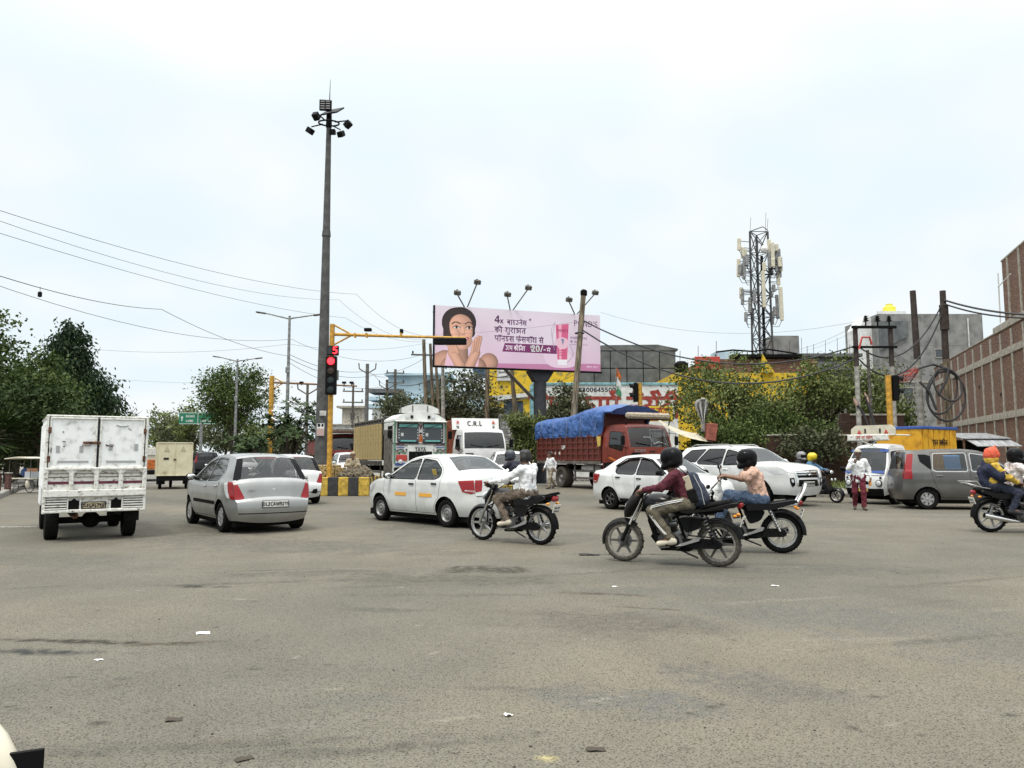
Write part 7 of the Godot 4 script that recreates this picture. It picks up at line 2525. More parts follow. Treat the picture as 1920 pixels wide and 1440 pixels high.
func brick_block() -> void:
	# brick building on the right: a wall that recedes along (0.36, -0.93)
	var t := thing("brick_building","unplastered brick building with concrete columns and bands at the right","building",V(36.2,0,-65.6),-.325,.946)
	# local x runs towards the camera, local -z to the building's inside
	var L := 42.0
	put(t,"lower_wall",mb_().box(V(L / 2,4.5,-3.0),V(L,9.0,6.0)),M.brick)
	put(t,"upper_wall",mb_().box(V(19.6 + 10.0,11.2,-3.3),V(20.0,4.6,5.4)),M.brick)
	put(t,"parapet",mb_().box(V(19.6 + 10.0,13.55,-3.3),V(20.1,.12,5.5),.02),M.band)
	for k in 19:
		put(t,"column",mb_().box(V(.2 + k * 2.3,4.4,.02),V(.28,8.8,.1),.01),M.band)
		if k >= 9: put(t,"column",mb_().box(V(.2 + k * 2.3,11.2,-.58),V(.26,4.5,.1),.01),M.band)
	for y: float in [3.9,7.6]:
		put(t,"band",mb_().box(V(L / 2,y,.03),V(L,.4,.14),.01),M.band)
	put(t,"band",mb_().box(V(29.6,9.15,-.25),V(20.0,.4,.7),.01),M.band)
	put(t,"coping",mb_().box(V(9.8,9.03,-3.0),V(19.6,.08,6.1),.01),M.band)
	for k in 5: put(t,"vent_hole",mb_().box(V(10.0 + k * 5.1,5.2 + .9 * (k % 2),.0),V(.24,.2,.06)),M.black)
	put(t,"pipe",mb_().tube([V(21.4,9.4,.1),V(21.5,12.4,.1)],.04,6).tube([V(21.5,11.6,.1),V(24.0,11.8,.1)],.03,6),M.white)
	mk("shadedbrick",.3,.28,.26,.95,.0,"brick",.48)  # dark brown brick with the wall's shade tinted into its colour
	# boundary walls
	t = thing("boundary_wall","low boundary wall of dark, shade-tinted brick behind the large white vehicle","wall",V(8.6,.05,-37.0))
	put(t,"brickwork",mb_().box(V(4.0,1.2,0),V(8.0,2.4,.25)),M.shadedbrick)
	put(t,"coping",mb_().box(V(4.0,2.44,0),V(8.1,.09,.32),.02),M.band)
	for k in 4: put(t,"pier",mb_().box(V(.2 + k * 2.53,1.25,.02),V(.38,2.5,.34),.01),M.shadedbrick)
	t = thing("brick_wall","brick wall with a pier among the trees left of the twin-post pole","wall",V(14.0,.05,-44.6))
	put(t,"brickwork",mb_().prism(P2([0,0,4.6,0,4.6,5.3,3.3,5.1,1.2,4.6,0,4.5]),.25),M.shadedbrick)
	put(t,"pier",mb_().box(V(4.6,2.7,.03),V(.4,5.4,.36),.01),M.band)
	t = thing("brick_wall","short brick wall behind the white mini truck's cab","wall",V(16.2,.05,-37.4))
	put(t,"brickwork",mb_().box(V(1.4,1.7,0),V(2.8,3.4,.25)),M.shadedbrick)
	put(t,"pier",mb_().box(V(-.05,1.75,.02),V(.4,3.5,.36),.01),M.shadedbrick)
	put(t,"coping",mb_().box(V(1.4,3.44,0),V(2.9,.09,.32),.02),M.band)


func buildings() -> void:
	# tall grey building with a yellow roof tank
	var t := thing("grey_building","tall plain grey building with a yellow tank on its roof","building",V(44.5,0,-84.0))
	put(t,"wall",mb_().box(V(-.5,8.2,0),V(11.0,16.4,8.0)),M.plaster)
	put(t,"stair_wall",mb_().prism(P2([-7.3,0,-6.0,0,-6.0,16.2,-6.4,16.6,-7.3,15.2]),3.0,TX(V(.0,0,1.0))),M.whitewash)
	put(t,"stair_screen",mb_().prism(P2([-6.0,12.5,-3.0,14.0,-3.0,15.6,-6.0,15.6]),.2,TX(V(0,0,4.15))),M.darkslab)
	put(t,"roof_parapet",mb_().box(V(-4.5,16.55,3.9),V(3.0,.3,.2)),M.whitewash)
	window_on(t,V(.2,12.2,4.03),.8,.9)
	put(t,"drain_pipe",mb_().tube([V(3.4,0,4.1),V(3.4,15.9,4.1)],.07,7),M.signwhite)
	window_on(t,V(-3.2,8.0,4.03),1.1,1.2)
	put(t,"patch",mb_().box(V(2.0,6.3,4.01),V(3.4,2.6,.05)),M.band)
	put(t,"ledge",mb_().box(V(-.5,9.2,4.03),V(11.0,.15,.12)),M.band)
	var w := thing("water_tank","ribbed yellow water tank on the tall grey building's roof","water tank",V(40.2,16.45,-80.9))
	put(w,"tank_body",mb_().lathe([Vector2(0,0),Vector2(.62,.0),Vector2(.66,.2),Vector2(.62,.25),Vector2(.66,.45),Vector2(.62,.5),Vector2(.66,.7),Vector2(.6,.85),Vector2(.35,1.0),Vector2(.3,1.1),Vector2(0,1.1)],20,Transform3D(),.5),mk("tankyellow",.72,.66,.05,.4))
	put(w,"tank_lid",mb_().lathe([Vector2(.34,1.08),Vector2(.34,1.16),Vector2(0,1.2)],14),M.tankyellow)
	# grey two-step building
	t = thing("stepped_building","low weathered concrete building behind the right-hand trees","building",V(26.0,0,-70.0))
	put(t,"wall",mb_().box(V(.6,5.1,0),V(7.4,10.2,6.0)),M.plaster)
	put(t,"roof_slab",mb_().box(V(.8,10.25,.3),V(7.4,.3,6.6),.02),M.darkslab)
	put(t,"stair_tower",mb_().box(V(-1.75,11.2,1.0),V(2.5,1.9,2.6)),M.plaster)
	for k in 7: put(t,"rebar",mb_().tube([V(-2.6 + k * 1.05,10.3,2.8),V(-2.57 + k * 1.05,11.3 + .3 * (k % 3),2.8)],.02,4),M.rust)
	put(t,"shade",mb_().box(V(1.6,9.3,3.3),V(5.0,.7,.5)),M.darkslab)
	window_on(t,V(-1.6,8.4,3.03),.9,1.1)
	# yellow building below the tower
	t = thing("yellow_building","yellow painted building behind the broad tree under the telecom tower","building",V(16.8,0,-59.0))
	put(t,"wall",mb_().box(V(0,3.7,0),V(10.4,7.4,9.0)),M.oldyellow)
	put(t,"brick_storey",mb_().box(V(1.0,7.9,.6),V(8.0,1.0,7.6)),M.brick)
	put(t,"side_wall",mb_().box(V(5.6,3.4,1.0),V(.8,6.8,6.5)),M.plaster)
	put(t,"roof_room",mb_().box(V(-.8,8.3,1.5),V(1.6,1.9,2.0)),M.bluewash)
	put(t,"red_hoarding",mb_().box(V(-2.9,8.1,4.6),V(1.8,.9,.08),.01),M.signred)
	put(t,"roof_tarp",mb_().tube([V(-2.2,8.9,4.4),V(-1.0,9.05,4.4),V(.4,8.95,4.4),V(1.6,9.1,4.4),V(3.6,8.8,4.3)],.1,7,true,.6),M.matte)
	put(t,"roof_slab",mb_().box(V(1.4,8.6,4.2),V(5.0,.25,.9),.02),M.matte)
	for k in 8: put(t,"rebar",mb_().tube([V(-4.8 + k * 1.3,8.2,4.4),V(-4.77 + k * 1.3,9.0 + .35 * (k % 3),4.4)],.02,4),M.rust)
	put(t,"roof_tank",mb_().lathe([Vector2(.5,0),Vector2(.52,.8),Vector2(.3,1.0),Vector2(0,1.0)],14,TX(V(-4.4,7.4,3.0))),M.matte)
	put(t,"yellow_gable",mb_().prism(P2([0,0,.9,0,.1,1.3]),.4,TX(V(.9,7.4,4.6))),M.oldyellow)
	# panelled grey building behind the lettered wall
	t = thing("panel_building","grey building clad in dark-framed square panels behind the lettered wall","building",V(9.6,0,-64.0))
	put(t,"core",mb_().box(V(0,5.2,-2.0),V(8.2,10.4,4.0)),M.matte)
	for i in 6:
		for k in 4:
			put(t,"panel",mb_().box(V(-3.42 + i * 1.37,9.55 - k * 1.5,.03),V(1.3,1.42,.06),.01),M.darkslab)
	put(t,"cap",mb_().prism(P2([-4.2,0,4.3,0,4.3,.15,2.6,.5,-1.8,.45,-4.2,.3]),4.2,TX(V(0,10.3,-2.0))),M.darkslab)
	# yellow workshop left of it
	t = thing("workshop_building","stained yellow building below the billboard with a blue tin roof","building",V(1.6,0,-60.5))
	put(t,"wall",mb_().box(V(0,4.3,0),V(6.6,8.6,6.0)),M.oldyellow)
	put(t,"tin_roof",mb_().box(V(-3.9,8.1,1.0),V(1.3,.9,3.0),.03),mk("tinblue",.05,.12,.24,.5,.0,"blotch",.5))
	put(t,"ledge",mb_().box(V(0,5.9,3.08),V(6.6,.16,.3),.02),M.band)
	window_on(t,V(.5,4.6,3.03),.9,1.0)
	window_on(t,V(-1.7,4.6,3.03),.9,1.0)
	put(t,"sign_board",mb_().box(V(-2.1,7.6,3.1),V(1.25,1.0,.08),.01),M.signwhite)
	write(t,"MAHIKA MOTORS",.13,M.ink,V(-2.1,7.75,3.16),Basis(),true,.7)
	write(t,"SALE & SERVICE",.11,M.ink,V(-2.1,7.4,3.16),Basis(),true,.7)
	# pale blue building
	t = thing("blue_building","pale blue building with a flat-roofed top storey behind the painted truck","building",V(-9.6,0,-84.0))
	put(t,"wall",mb_().box(V(3.2,3.7,0),V(15.0,7.4,8.0)),M.bluewash)
	put(t,"top_storey",mb_().box(V(-.4,8.6,.6),V(6.0,2.6,6.0)),M.bluewash)
	put(t,"roof_slab",mb_().box(V(-.2,10.0,.8),V(7.0,.25,7.0),.02),M.bluewash)
	window_on(t,V(.9,8.6,3.65),.7,1.5)
	window_on(t,V(2.0,8.6,3.65),.7,1.5)
	put(t,"roof_shed",mb_().box(V(5.6,7.85,2.0),V(3.0,.9,2.0),.03),M.darkslab)
	put(t,"roof_shed",mb_().box(V(9.6,7.9,1.0),V(3.0,1.2,2.0),.03),mk("tingreen",.05,.13,.11,.5))
	t = thing("balcony_building","small concrete building with stacked balconies left of the pale blue one","building",V(-12.3,0,-78.0))
	put(t,"wall",mb_().box(V(0,3.3,0),V(3.0,6.6,4.0)),M.whitewash)
	for k in 3: put(t,"balcony",mb_().box(V(-.2,6.4 + k * .75,.9),V(3.6 - .2 * k,.4,3.4),.02),M.darkslab if k == 2 else M.bluewash)
	window_on(t,V(.3,5.0,2.03),.8,1.2)
	t = thing("distant_house","small distant house with a flat-roofed tower right of the mast","building",V(-19.6,0,-95.0))
	put(t,"wall",mb_().box(V(0,2.6,0),V(5.5,5.2,5.0)),M.whitewash)
	put(t,"tower",mb_().box(V(.2,6.2,0),V(2.6,2.2,2.6)),M.band)
	put(t,"tower_roof",mb_().box(V(.2,7.45,0),V(3.8,.25,3.6),.02),M.band)
	window_on(t,V(.2,6.3,1.33),.6,.9)
	put(t,"sunshade",mb_().box(V(-.5,5.25,2.6),V(6.4,.15,1.0),.02),M.band)
	# lettered white wall
	t = thing("lettered_wall","white wall with big red painted lettering and a phone number","wall",V(6.3,0,-52.0))
	put(t,"wall",mb_().box(V(0,3.15,0),V(9.8,6.3,.3)),M.whitewash)
	put(t,"top_band",mb_().box(V(0,6.36,.02),V(9.9,.16,.4),.02),mk("skyblue",.25,.5,.55,.7,.0,"blotch",.3))
	put(t,"end_band",mb_().box(V(-4.8,4.6,.16),V(.6,3.4,.04)),M.skyblue)
	hindi(t,"iSv fAmR nRsRrI",1.25,mk("letterred",.36,.045,.03,.7,.0,"blotch",.5),TX(V(.0,4.15,.17)),.18)
	write(t,"8800645500",.3,M.ink,V(-.55,5.95,.16),RZ(0),true,1.15)
	t = thing("annex_booth","small grey blue booth with an overhanging slab under the billboard","booth",V(.1,0,-52.5))
	put(t,"wall",mb_().box(V(0,2.6,0),V(1.3,5.2,1.6)),mk("boothblue",.1,.13,.18,.8,.0,"blotch",.4))
	put(t,"slab",mb_().prism(P2([-1.3,0,.9,.25,.9,.5,-1.3,.3]),2.2,TX(V(0,5.2,0))),M.whitewash)
	t = thing("service_sign","yellow signboard with red lettering over the lettered wall's right end","sign",V(8.2,0,-48.5))
	put(t,"board",mb_().box(V(0,4.15,0),V(3.9,.95,.06),.01),mk("signyellow",.7,.55,.03,.5,.0,"soft",.5))
	hindi(t,"isbl sivRs seTr",.36,M.signred,TX(V(.1,4.12,.035)),.2)
	put(t,"band",mb_().box(V(0,3.75,.035),V(3.8,.06,.012)),M.signred)
	write(t,"BHAWNA MOTORS",.12,M.ink,V(1.1,3.87,.04),Basis(),true)
	for x: float in [-1.7,1.7]: put(t,"post",mb_().tube([V(x,0,-.05),V(x,4.4,-.05)],.04,6),M.galv)
	t = thing("notice_board","pale notice board on posts left of the bamboo clump","sign",V(-.35,0,-46.0))
	put(t,"board",mb_().box(V(0,3.0,0),V(1.0,1.9,.06),.01),M.signwhite)
	for k in 6: put(t,"text_line",mb_().box(V(0,3.6 - k * .25,.034),V(.7 - .1 * (k % 2),.06,.006)),M.sticker)
	put(t,"post",mb_().tube([V(-.4,0,0),V(-.4,3.9,0)],.04,6).tube([V(.4,0,0),V(.4,3.9,0)],.04,6),M.galv)
	# stall with sagging awning and the cobra on top
	t = thing("roadside_stall","dark roadside stall with a sagging cream awning and red end board","stall",V(8.2,0,-37.2))
	var rows := []
	for i in 9:
		var u := i / 8.0
		var row := []
		for k in 7:
			var s := k / 6.0
			row.append(V(lerpf(-1.4,1.1,u),lerpf(3.5,2.55,pow(u,.8)) - .16 * sin(u * PI) - .42 * s * s,lerpf(-.3,1.6,s)))
		rows.append(row)
	put(t,"awning",mb_().skin(rows,false,V(0,0,0)),mk("awning",.6,.55,.42,.85,.0,"blotch",.6))
	put(t,"end_board",mb_().box(V(1.05,2.6,1.2),V(.4,.8,1.0),.02,RZ(-8)),mk("boardred",.32,.09,.06,.7,.0,"blotch",.5))
	put(t,"counter",mb_().box(V(.0,.9,.2),V(2.2,1.8,1.2),.02),M.matte)
	for x: float in [-1.2,1.0]: put(t,"post",mb_().tube([V(x,0,1.3),V(x,2.9,1.3)],.045,6),M.rust)
	var c := thing("cobra_statue","black and white cobra statue with spread hood above the stall","statue",V(8.95,2.75,-36.1))
	var body := []
	var prof := [[.0,-.1,.09,.09],[.0,.2,.09,.08],[-.02,.5,.12,.06],[-.03,.75,.22,.05],[-.05,1.0,.31,.05],[-.06,1.2,.33,.05],[-.05,1.36,.24,.06],[.02,1.42,.12,.07]]
	for q in prof:
		var ring_ := []
		for k in 14:
			var a := TAU * k / 14
			ring_.append(V(q[0] * 1.0 + .25 * (.5 - absf(q[1] - .4)) * .0 + cos(a) * q[2],q[1],sin(a) * q[3] + .02 * cos(a * 2) - q[0]))
		body.append(ring_)
	put(c,"body",mb_().loft(body),mk("cobragrey",.34,.33,.3,.6,.0,"blotch",1.5))
	for s: float in [-1.0,-.5,.0,.5,1.0]:
		put(c,"hood_stripe",mb_().tube([V(s * .05,.35,.1),V(s * .16,.8,.09),V(s * .25,1.12,.1),V(s * .2,1.28,.11)],[.02,.035,.045,.02],6,true,.5),M["ink" if absf(s) != .5 else "white"])
	put(c,"head",mb_().ell(V(.0,1.4,.14),V(.12,.07,.16)),M.cobragrey)


# ---------------------------------------------------------------- poles, wires, signals, billboard
func mast() -> void:
	var t := thing("high_mast","tall tapering grey high mast carrying floodlights at its top","lamp mast",V(-7.65,1.1,-31.0))
	var mg := mk("mastgrey",.1,.1,.098,.75,.1,"blotch",.35)
	var prof := []
	for k in 12:
		var u := k / 11.0
		prof.append(Vector2(lerpf(.29,.095,pow(u,.85)),u * 14.7))
	put(t,"shaft",mb_().lathe(prof,12,Transform3D(),.2),mg)
	put(t,"base_flange",mb_().lathe([Vector2(.45,0),Vector2(.45,.05),Vector2(.33,.06)],16),mg)
	for y: float in [4.2,9.4]: put(t,"joint",mb_().lathe([Vector2(.24 - y * .006,y),Vector2(.27 - y * .009,y + .02),Vector2(.24 - y * .008,y + .25)],12),mg)
	put(t,"head",mb_().lathe([Vector2(.1,14.00),Vector2(.13,14.10),Vector2(.11,14.75),Vector2(.0,14.80)],10),M.black)
	put(t,"carriage_ring",ring(.42,.035,TX(V(0,14.25,0),RX(8)),20,6),M.black)
	put(t,"spire",mb_().tube([V(0,14.70,0),V(.02,16.15,0)],[.03,.008],6),mg)
	for k in 4:
		var a := deg_to_rad(20.0 + k * 90.0)
		var d := V(cos(a),0,sin(a))
		var arm := put(t,"lamp_arm",mb_().tube([V(0,14.25,0) + d * .3,V(0,14.22 + .1 * (k % 2),0) + d * .85],.03,6),M.black)
		put(arm,"floodlight",mb_().box(V(0,14.05 + .1 * (k % 2),0) + d * .92,V(.3,.24,.26),.03,RY(-rad_to_deg(a)) * RZ(35)),M.black)
	put(t,"solar_panel",mb_().box(V(.16,14.70,.12),V(.8,.06,.7),.01,RY(-20) * RX(38)),M.black)
	var lp := put(t,"lamp_panel",mb_().box(V(-.05,14.82,.42),V(.5,.46,.1),.02,RY(8)),M.black)
	for k in 8:
		put(lp,"lamp_cell",mb_().box(V(-.16 + .22 * (k % 2),14.67 + .1 * (k / 2),.48),V(.17,.035,.02),.0,RY(8)),M.dial)
	put(t,"winch_box",mb_().box(V(.2,13.80,.15),V(.24,.2,.2),.02),M.black)
	put(t,"notice",mb_().box(V(.1,2.1,.3),V(.26,.2,.02),.0),M.signwhite)
	var po := put(t,"poster",mb_().box(V(.02,1.45,.31),V(.3,.5,.02)),M.signwhite)
	put(po,"print",mb_().box(V(.02,1.35,.322),V(.28,.28,.005)),mk("posterpink",.45,.32,.3,.7))
	put(po,"print",mb_().box(V(-.04,1.62,.322),V(.1,.12,.005)),M.ink)
	put(po,"print",mb_().box(V(.1,1.62,.322),V(.08,.12,.005)),M.ink)


func lens_row(h: Node3D,o: Vector3,step: Vector3,B: Basis,cols: Array,r: float,deep := 1.3,part := "signal_lamp") -> void:
	for k in cols.size():
		var c := o + step * k
		var l := put(h,part,mb_().lathe([Vector2(r,0),Vector2(r * .95,.02),Vector2(0,.05)],16,TX(c,B * RX(90))),M[cols[k]])
		var rows := []
		for e in 2:
			var row := []
			for i in 11:
				var a := lerpf(-.3,PI + .3,i / 10.0)
				row.append(c + B * V(cos(a) * r * 1.12,sin(a) * r * 1.12,.02 + e * r * deep * (.6 + .4 * maxf(.0,sin(a)))))
			rows.append(row)
		put(l,"visor",mb_().skin(rows,false,c),M.black)


func signals() -> void:
	glow("litred",1.0,.02,.03,3.0)
	mk("unlitamber",.03,.02,.012,.4)
	mk("unlitgreen",.01,.02,.02,.4)
	var yp: Material = M.yellowpole
	var t := thing("signal_gantry","yellow cantilever signal post with a lit red lamp and countdown","traffic signal",V(-7.05,.65,-29.85))
	put(t,"post",mb_().tube([V(0,0,0),V(0,6.0,0)],.1,10),yp)
	put(t,"arm",mb_().tube([V(.1,5.6,0),V(2.5,5.52,.0),V(5.25,5.45,.05)],[.065,.055,.045],8),yp)
	put(t,"brace",mb_().tube([V(.1,5.95,0),V(.75,5.6,0)],.035,6).tube([V(.1,5.2,0),V(.75,5.55,0)],.035,6),yp)
	for x: float in [.9,1.35,2.7]: put(t,"clamp",mb_().box(V(x,5.56,0),V(.07,.18,.18),.01),yp)
	put(t,"camera",mb_().box(V(1.4,5.78,.0),V(.3,.14,.14),.03),M.black)
	put(t,"camera",mb_().box(V(2.72,5.72,.0),V(.14,.18,.14),.03),M.black)
	var h := put(t,"signal_head",mb_().box(V(.06,3.95,.26),V(.42,1.5,.2),.03),M.black)
	lens_row(h,V(.06,4.5,.365),V(0,-.365,0),Basis(),["litred","unlitamber","unlitgreen","unlitgreen"],.145,.5)
	var cd := put(t,"countdown_panel",mb_().box(V(.1,4.92,.26),V(.46,.38,.14),.02),M.black)
	put(cd,"display",mb_().box(V(-.01,4.92,.335),V(.18,.3,.01)),M.unlitgreen)
	put(cd,"digit",letters("5",.3,true,.012),M.litred).position = V(.21,4.92,.34)
	var hs := put(t,"arm_signal_head",mb_().box(V(4.65,5.3,.1),V(1.25,.26,.24),.03),M.black)
	lens_row(hs,V(4.2,5.3,-.03),V(.4,0,0),RY(180),["unlitgreen","unlitgreen","unlitgreen"],.11)
	put(t,"control_box",mb_().box(V(.16,4.0,-.1),V(.2,.4,.16),.02),M.galv)
	var l := OmniLight3D.new()
	l.name = "red_signal_light"
	add_child(l)
	l.position = V(-6.99,5.15,-29.3)
	l.light_color = Color(1,.1,.1)
	l.light_energy = .12
	l.light_size = .14
	l.omni_range = 6.0
	l.omni_attenuation = 2.0
	l.shadow_enabled = true
	# second gantry further along the median
	t = thing("signal_gantry","farther yellow cantilever post standing among the median trees","traffic signal",V(-12.95,.1,-41.3))
	put(t,"post",mb_().tube([V(0,0,0),V(0,5.7,0)],.13,10),yp)
	put(t,"arm",mb_().tube([V(0,5.35,0),V(2.4,5.25,0),V(4.6,5.15,0)],[.06,.05,.04],8),mk("rustyarm",.2,.11,.05,.7))
	put(t,"brace",mb_().tube([V(.05,5.65,0),V(.6,5.35,0)],.03,6).tube([V(.05,5.0,0),V(.6,5.3,0)],.03,6),yp)
	for x: float in [1.6,3.9,4.3]: put(t,"camera",mb_().box(V(x,5.34,0),V(.22,.12,.12),.02).tube([V(x,5.2,0),V(x,5.3,0)],.03,5),M.black)
	# side-mounted heads
	for q in [["yellow signal post with black head behind the red truck",V(6.68,0,-40.0),-1.0,5.3],["yellow signal post with black head behind the white mini truck",V(14.74,.1,-30.0),1.0,4.55]]:
		t = thing("signal_post",q[0],"traffic signal",q[1])
		var y: float = q[3]
		var s: float = q[2]
		put(t,"post",mb_().tube([V(0,0,0),V(0,y,0)],.11,10),yp)
		h = put(t,"signal_head",mb_().box(V(s * .24,y - .5,.0),V(.22,1.0,.32),.03),M.black)
		lens_row(h,V(s * .36,y - .2,.0),V(0,-.48,0),RY(90.0 * s),["unlitamber","unlitgreen"],.15)
		put(t,"bracket",mb_().box(V(s * .1,y - .2,0),V(.2,.05,.05)).box(V(s * .1,y - .8,0),V(.2,.05,.05)),M.black)


func street_lamps() -> void:
	var t := thing("street_lamp","double-armed street lamp nearest the mast","street lamp",V(-11.0,.1,-37.6),1,0,"double street lamps on the median")
	put(t,"post",mb_().tube([V(0,0,0),V(0,4.0,0),V(0,8.3,0)],[.11,.09,.06],10),M.galv)
	for s: float in [-1.0,1.0]:
		var a := put(t,"arm",mb_().tube([V(0,8.15,0),V(s * .2,8.2,0),V(s * 1.25,8.35 + (.1 if s < 0 else .0),0)],[.045,.04,.03],8),M.galv)
		put(a,"lamp_head",mb_().box(V(s * 1.42,8.36 + (.1 if s < 0 else .0),0),V(.5,.07,.22),.025,RZ(s * 8)),M.greyiron)
	put(t,"service_box",mb_().box(V(0,5.6,.1),V(.2,.3,.12),.02),M.galv)
	copy_of(t,V(-18.5,.1,-51.5),1,0,"double-armed street lamp farther off above the feathery tree").position.y = -.3


func power_pole(called: String,label: String,at: Vector3,top: Vector3,r: float,m: Material,arms: Array,style := "bar") -> Node3D:
	var t := thing(called,label,"pole",at,1,0,"utility poles")
	put(t,"shaft",mb_().tube([V(0,0,0),top * .5,top],[r,r * .9,r * .75],9),m)
	for y in arms:
		var c: Vector3 = top * (y / top.y)
		if style == "bar":
			put(t,"cross_arm",mb_().box(c,V(1.5,.09,.09),.01,RY(12)),M.greyiron)
			for x: float in [-.65,.0,.65]: put(t,"insulator",mb_().lathe([Vector2(.02,0),Vector2(.06,.05),Vector2(.035,.1),Vector2(.05,.14),Vector2(0,.2)],8,TX(c + RY(12) * V(x,.05,0))),M.matte)
		else:
			put(t,"cross_arm",mb_().tube([c + V(-.62,.75,0),c + V(-.58,.35,0),c,c + V(.58,.35,0),c + V(.62,.75,0)],.045,6),M.greyiron)
	return t


func poles() -> void:
	var st: Material = mk("steelpole",.17,.17,.165,.7,.2,"blotch",.5)
	var wood: Material = mk("woodpole",.26,.21,.14,.9,.0,"streak",.6)
	var pale: Material = mk("palepole",.4,.39,.35,.85,.0,"blotch",.6)
	power_pole("power_pole","grey power pole with V-shaped arms above the tan truck's load",V(-10.4,0,-55.0),V(0,8.1,0),.16,st,[7.4,3.6],"vee")
	power_pole("power_pole","dark pole with three cross-arms over the painted truck's cab",V(-9.45,0,-62.0),V(0,8.5,0),.14,M.greyiron,[8.2,7.4,6.7])
	power_pole("power_pole","pole with V brackets just left of the three-armed pole",V(-10.25,0,-62.5),V(.05,7.7,0),.14,M.greyiron,[6.9,5.8],"vee")
	power_pole("power_pole","small pole with V arms between the mast and far gantry",V(-12.4,0,-46.5),V(0,5.9,0),.1,M.greyiron,[5.2],"vee")
	power_pole("power_pole","thin dark pole with arms just right of the signal post",V(-11.6,0,-56.0),V(0,6.8,0),.1,M.greyiron,[6.2,5.4])
	power_pole("wooden_pole","leftmost leaning pole of the three left of the billboard",V(-4.75,0,-44.0),V(-.35,8.2,0),.13,wood,[7.3])
	power_pole("wooden_pole","middle leaning pole of the three left of the billboard",V(-4.35,0,-44.3),V(-.4,8.0,0),.11,wood,[])
	power_pole("wooden_pole","rightmost leaning pole of the three left of the billboard",V(-3.95,0,-44.1),V(-.5,7.8,0),.1,wood,[])
	power_pole("steel_pole","pale steel pole below the billboard's left end",V(-3.75,0,-42.5),V(-.1,6.5,0),.12,pale,[])
	power_pole("wooden_pole","straight wooden pole below the billboard's middle",V(-1.5,0,-45.0),V(.05,6.7,0),.16,wood,[])
	power_pole("wooden_pole","leaning wooden pole right of the billboard's middle",V(.5,0,-45.0),V(-.55,6.8,0),.15,wood,[])
	power_pole("wooden_pole","slim leaning pole beside the notice board",V(1.0,0,-45.2),V(-1.1,6.8,0),.08,M.greyiron,[])
	var t := power_pole("wooden_pole","tall tan pole leaning across the billboard's right end",V(2.75,0,-38.0),V(.85,9.8,0),.17,wood,[])
	put(t,"cable_clamp",ring(.22,.03,TX(V(.62,7.6,.0))),M.wire)
	put(t,"pole_band",mb_().lathe([Vector2(.15,9.5),Vector2(.17,9.55),Vector2(.17,9.75),Vector2(0,9.85)],10,TX(V(.85,0,0))),M.matte)
	t = thing("stay_strut","dark slanting stay wire tube from billboard to its post","strut",V(.5,3.4,-43.5))
	put(t,"strut",mb_().tube([V(-.9,3.0,0),V(1.1,.9,0)],.1,7),M.greyiron)
	# twin-post pole with insulators
	t = thing("twin_post_pole","twin-post power pole with cross-bars and three insulators","pole",V(16.23,.1,-36.0),1,0,"utility poles")
	for x: float in [.0,1.66]:
		put(t,"post",mb_().tube([V(x,0,0),V(x,5.6,0)],[.12,.11],9),pale)
		put(t,"post_top",mb_().tube([V(x,5.6,0),V(x,7.5,0)],[.115,.11],9),mk("polebrown",.055,.04,.033,.85,.0,"blotch",.5))
	put(t,"cross_bar",mb_().box(V(.83,7.45,.14),V(2.1,.13,.1),.01),M.matte)
	put(t,"cross_bar",mb_().box(V(.83,6.5,.14),V(2.1,.1,.1),.01),M.matte)
	for x: float in [.45,1.0,1.55]:
		put(t,"insulator",mb_().lathe([Vector2(.03,0),Vector2(.035,.2),Vector2(.15,.24),Vector2(.06,.3),Vector2(.13,.34),Vector2(.05,.4),Vector2(.1,.44),Vector2(0,.52)],10,TX(V(x,7.5,.14))),M.matte)
	put(t,"cable_termination",mb_().tube([V(.05,6.4,.2),V(.2,6.95,.25),V(.55,6.95,.25),V(.66,6.6,.2)],.05,6),M.signred)
	power_pole("steel_pole","slim dark pole between the two posts of the twin pole",V(16.95,.1,-36.2),V(-.08,6.4,0),.09,M.greyiron,[])
	for q in [["tall two-tone pole left of the cable coil",20.25,-.15],["tall two-tone pole right of the cable coil, tied to thick cables",21.55,.05]]:
		t = thing("steel_pole",q[0],"pole",V(q[1],.1,-38.0),1,0,"utility poles")
		put(t,"lower_shaft",mb_().tube([V(0,0,0),V(q[2] * .6,6.2,0)],[.17,.15],10),pale if q[2] < 0 else wood)
		put(t,"upper_shaft",mb_().tube([V(q[2] * .6,6.2,0),V(q[2],9.65,0)],[.16,.14],10),mk("polebrown",.055,.04,.033,.85,.0,"blotch",.5))
		if q[2] > 0: put(t,"clamp_plate",mb_().box(V(.03,8.3,.05),V(.34,1.3,.3),.03),M.polebrown)
	t = thing("cable_coil","big loops of black cable hung between the two tall poles","cable",V(20.75,4.6,-37.3))
	put(t,"loop",ring(1.15,.055,TX(V(.35,-.2,0),RX(90) * Basis.from_scale(V(.82,1,1.05))),40,8),M.wire)
	put(t,"loop",ring(.75,.05,TX(V(.4,.35,.12),RZ(20) * RX(84) * Basis.from_scale(V(.85,1,1.1))),36,8),M.wire)
	put(t,"loop",ring(.95,.045,TX(V(.25,.0,-.1),RZ(-15) * RX(97) * Basis.from_scale(V(.7,1,1.15))),36,8),M.wire)
	put(t,"cable_tail",mb_().tube([V(-1.4,.4,0),V(-.9,1.15,0),V(-.2,1.35,0),V(.6,1.1,0)],[.025,.05,.06,.06],7).tube([V(-.9,.5,0),V(-.5,.0,.1),V(-.2,-.9,.1)],.06,7).tube([V(-.1,-.2,.1),V(.35,.6,.15),V(.5,1.1,.1)],.06,7),M.wire)
	var fr := mb_()
	rng.seed = 6
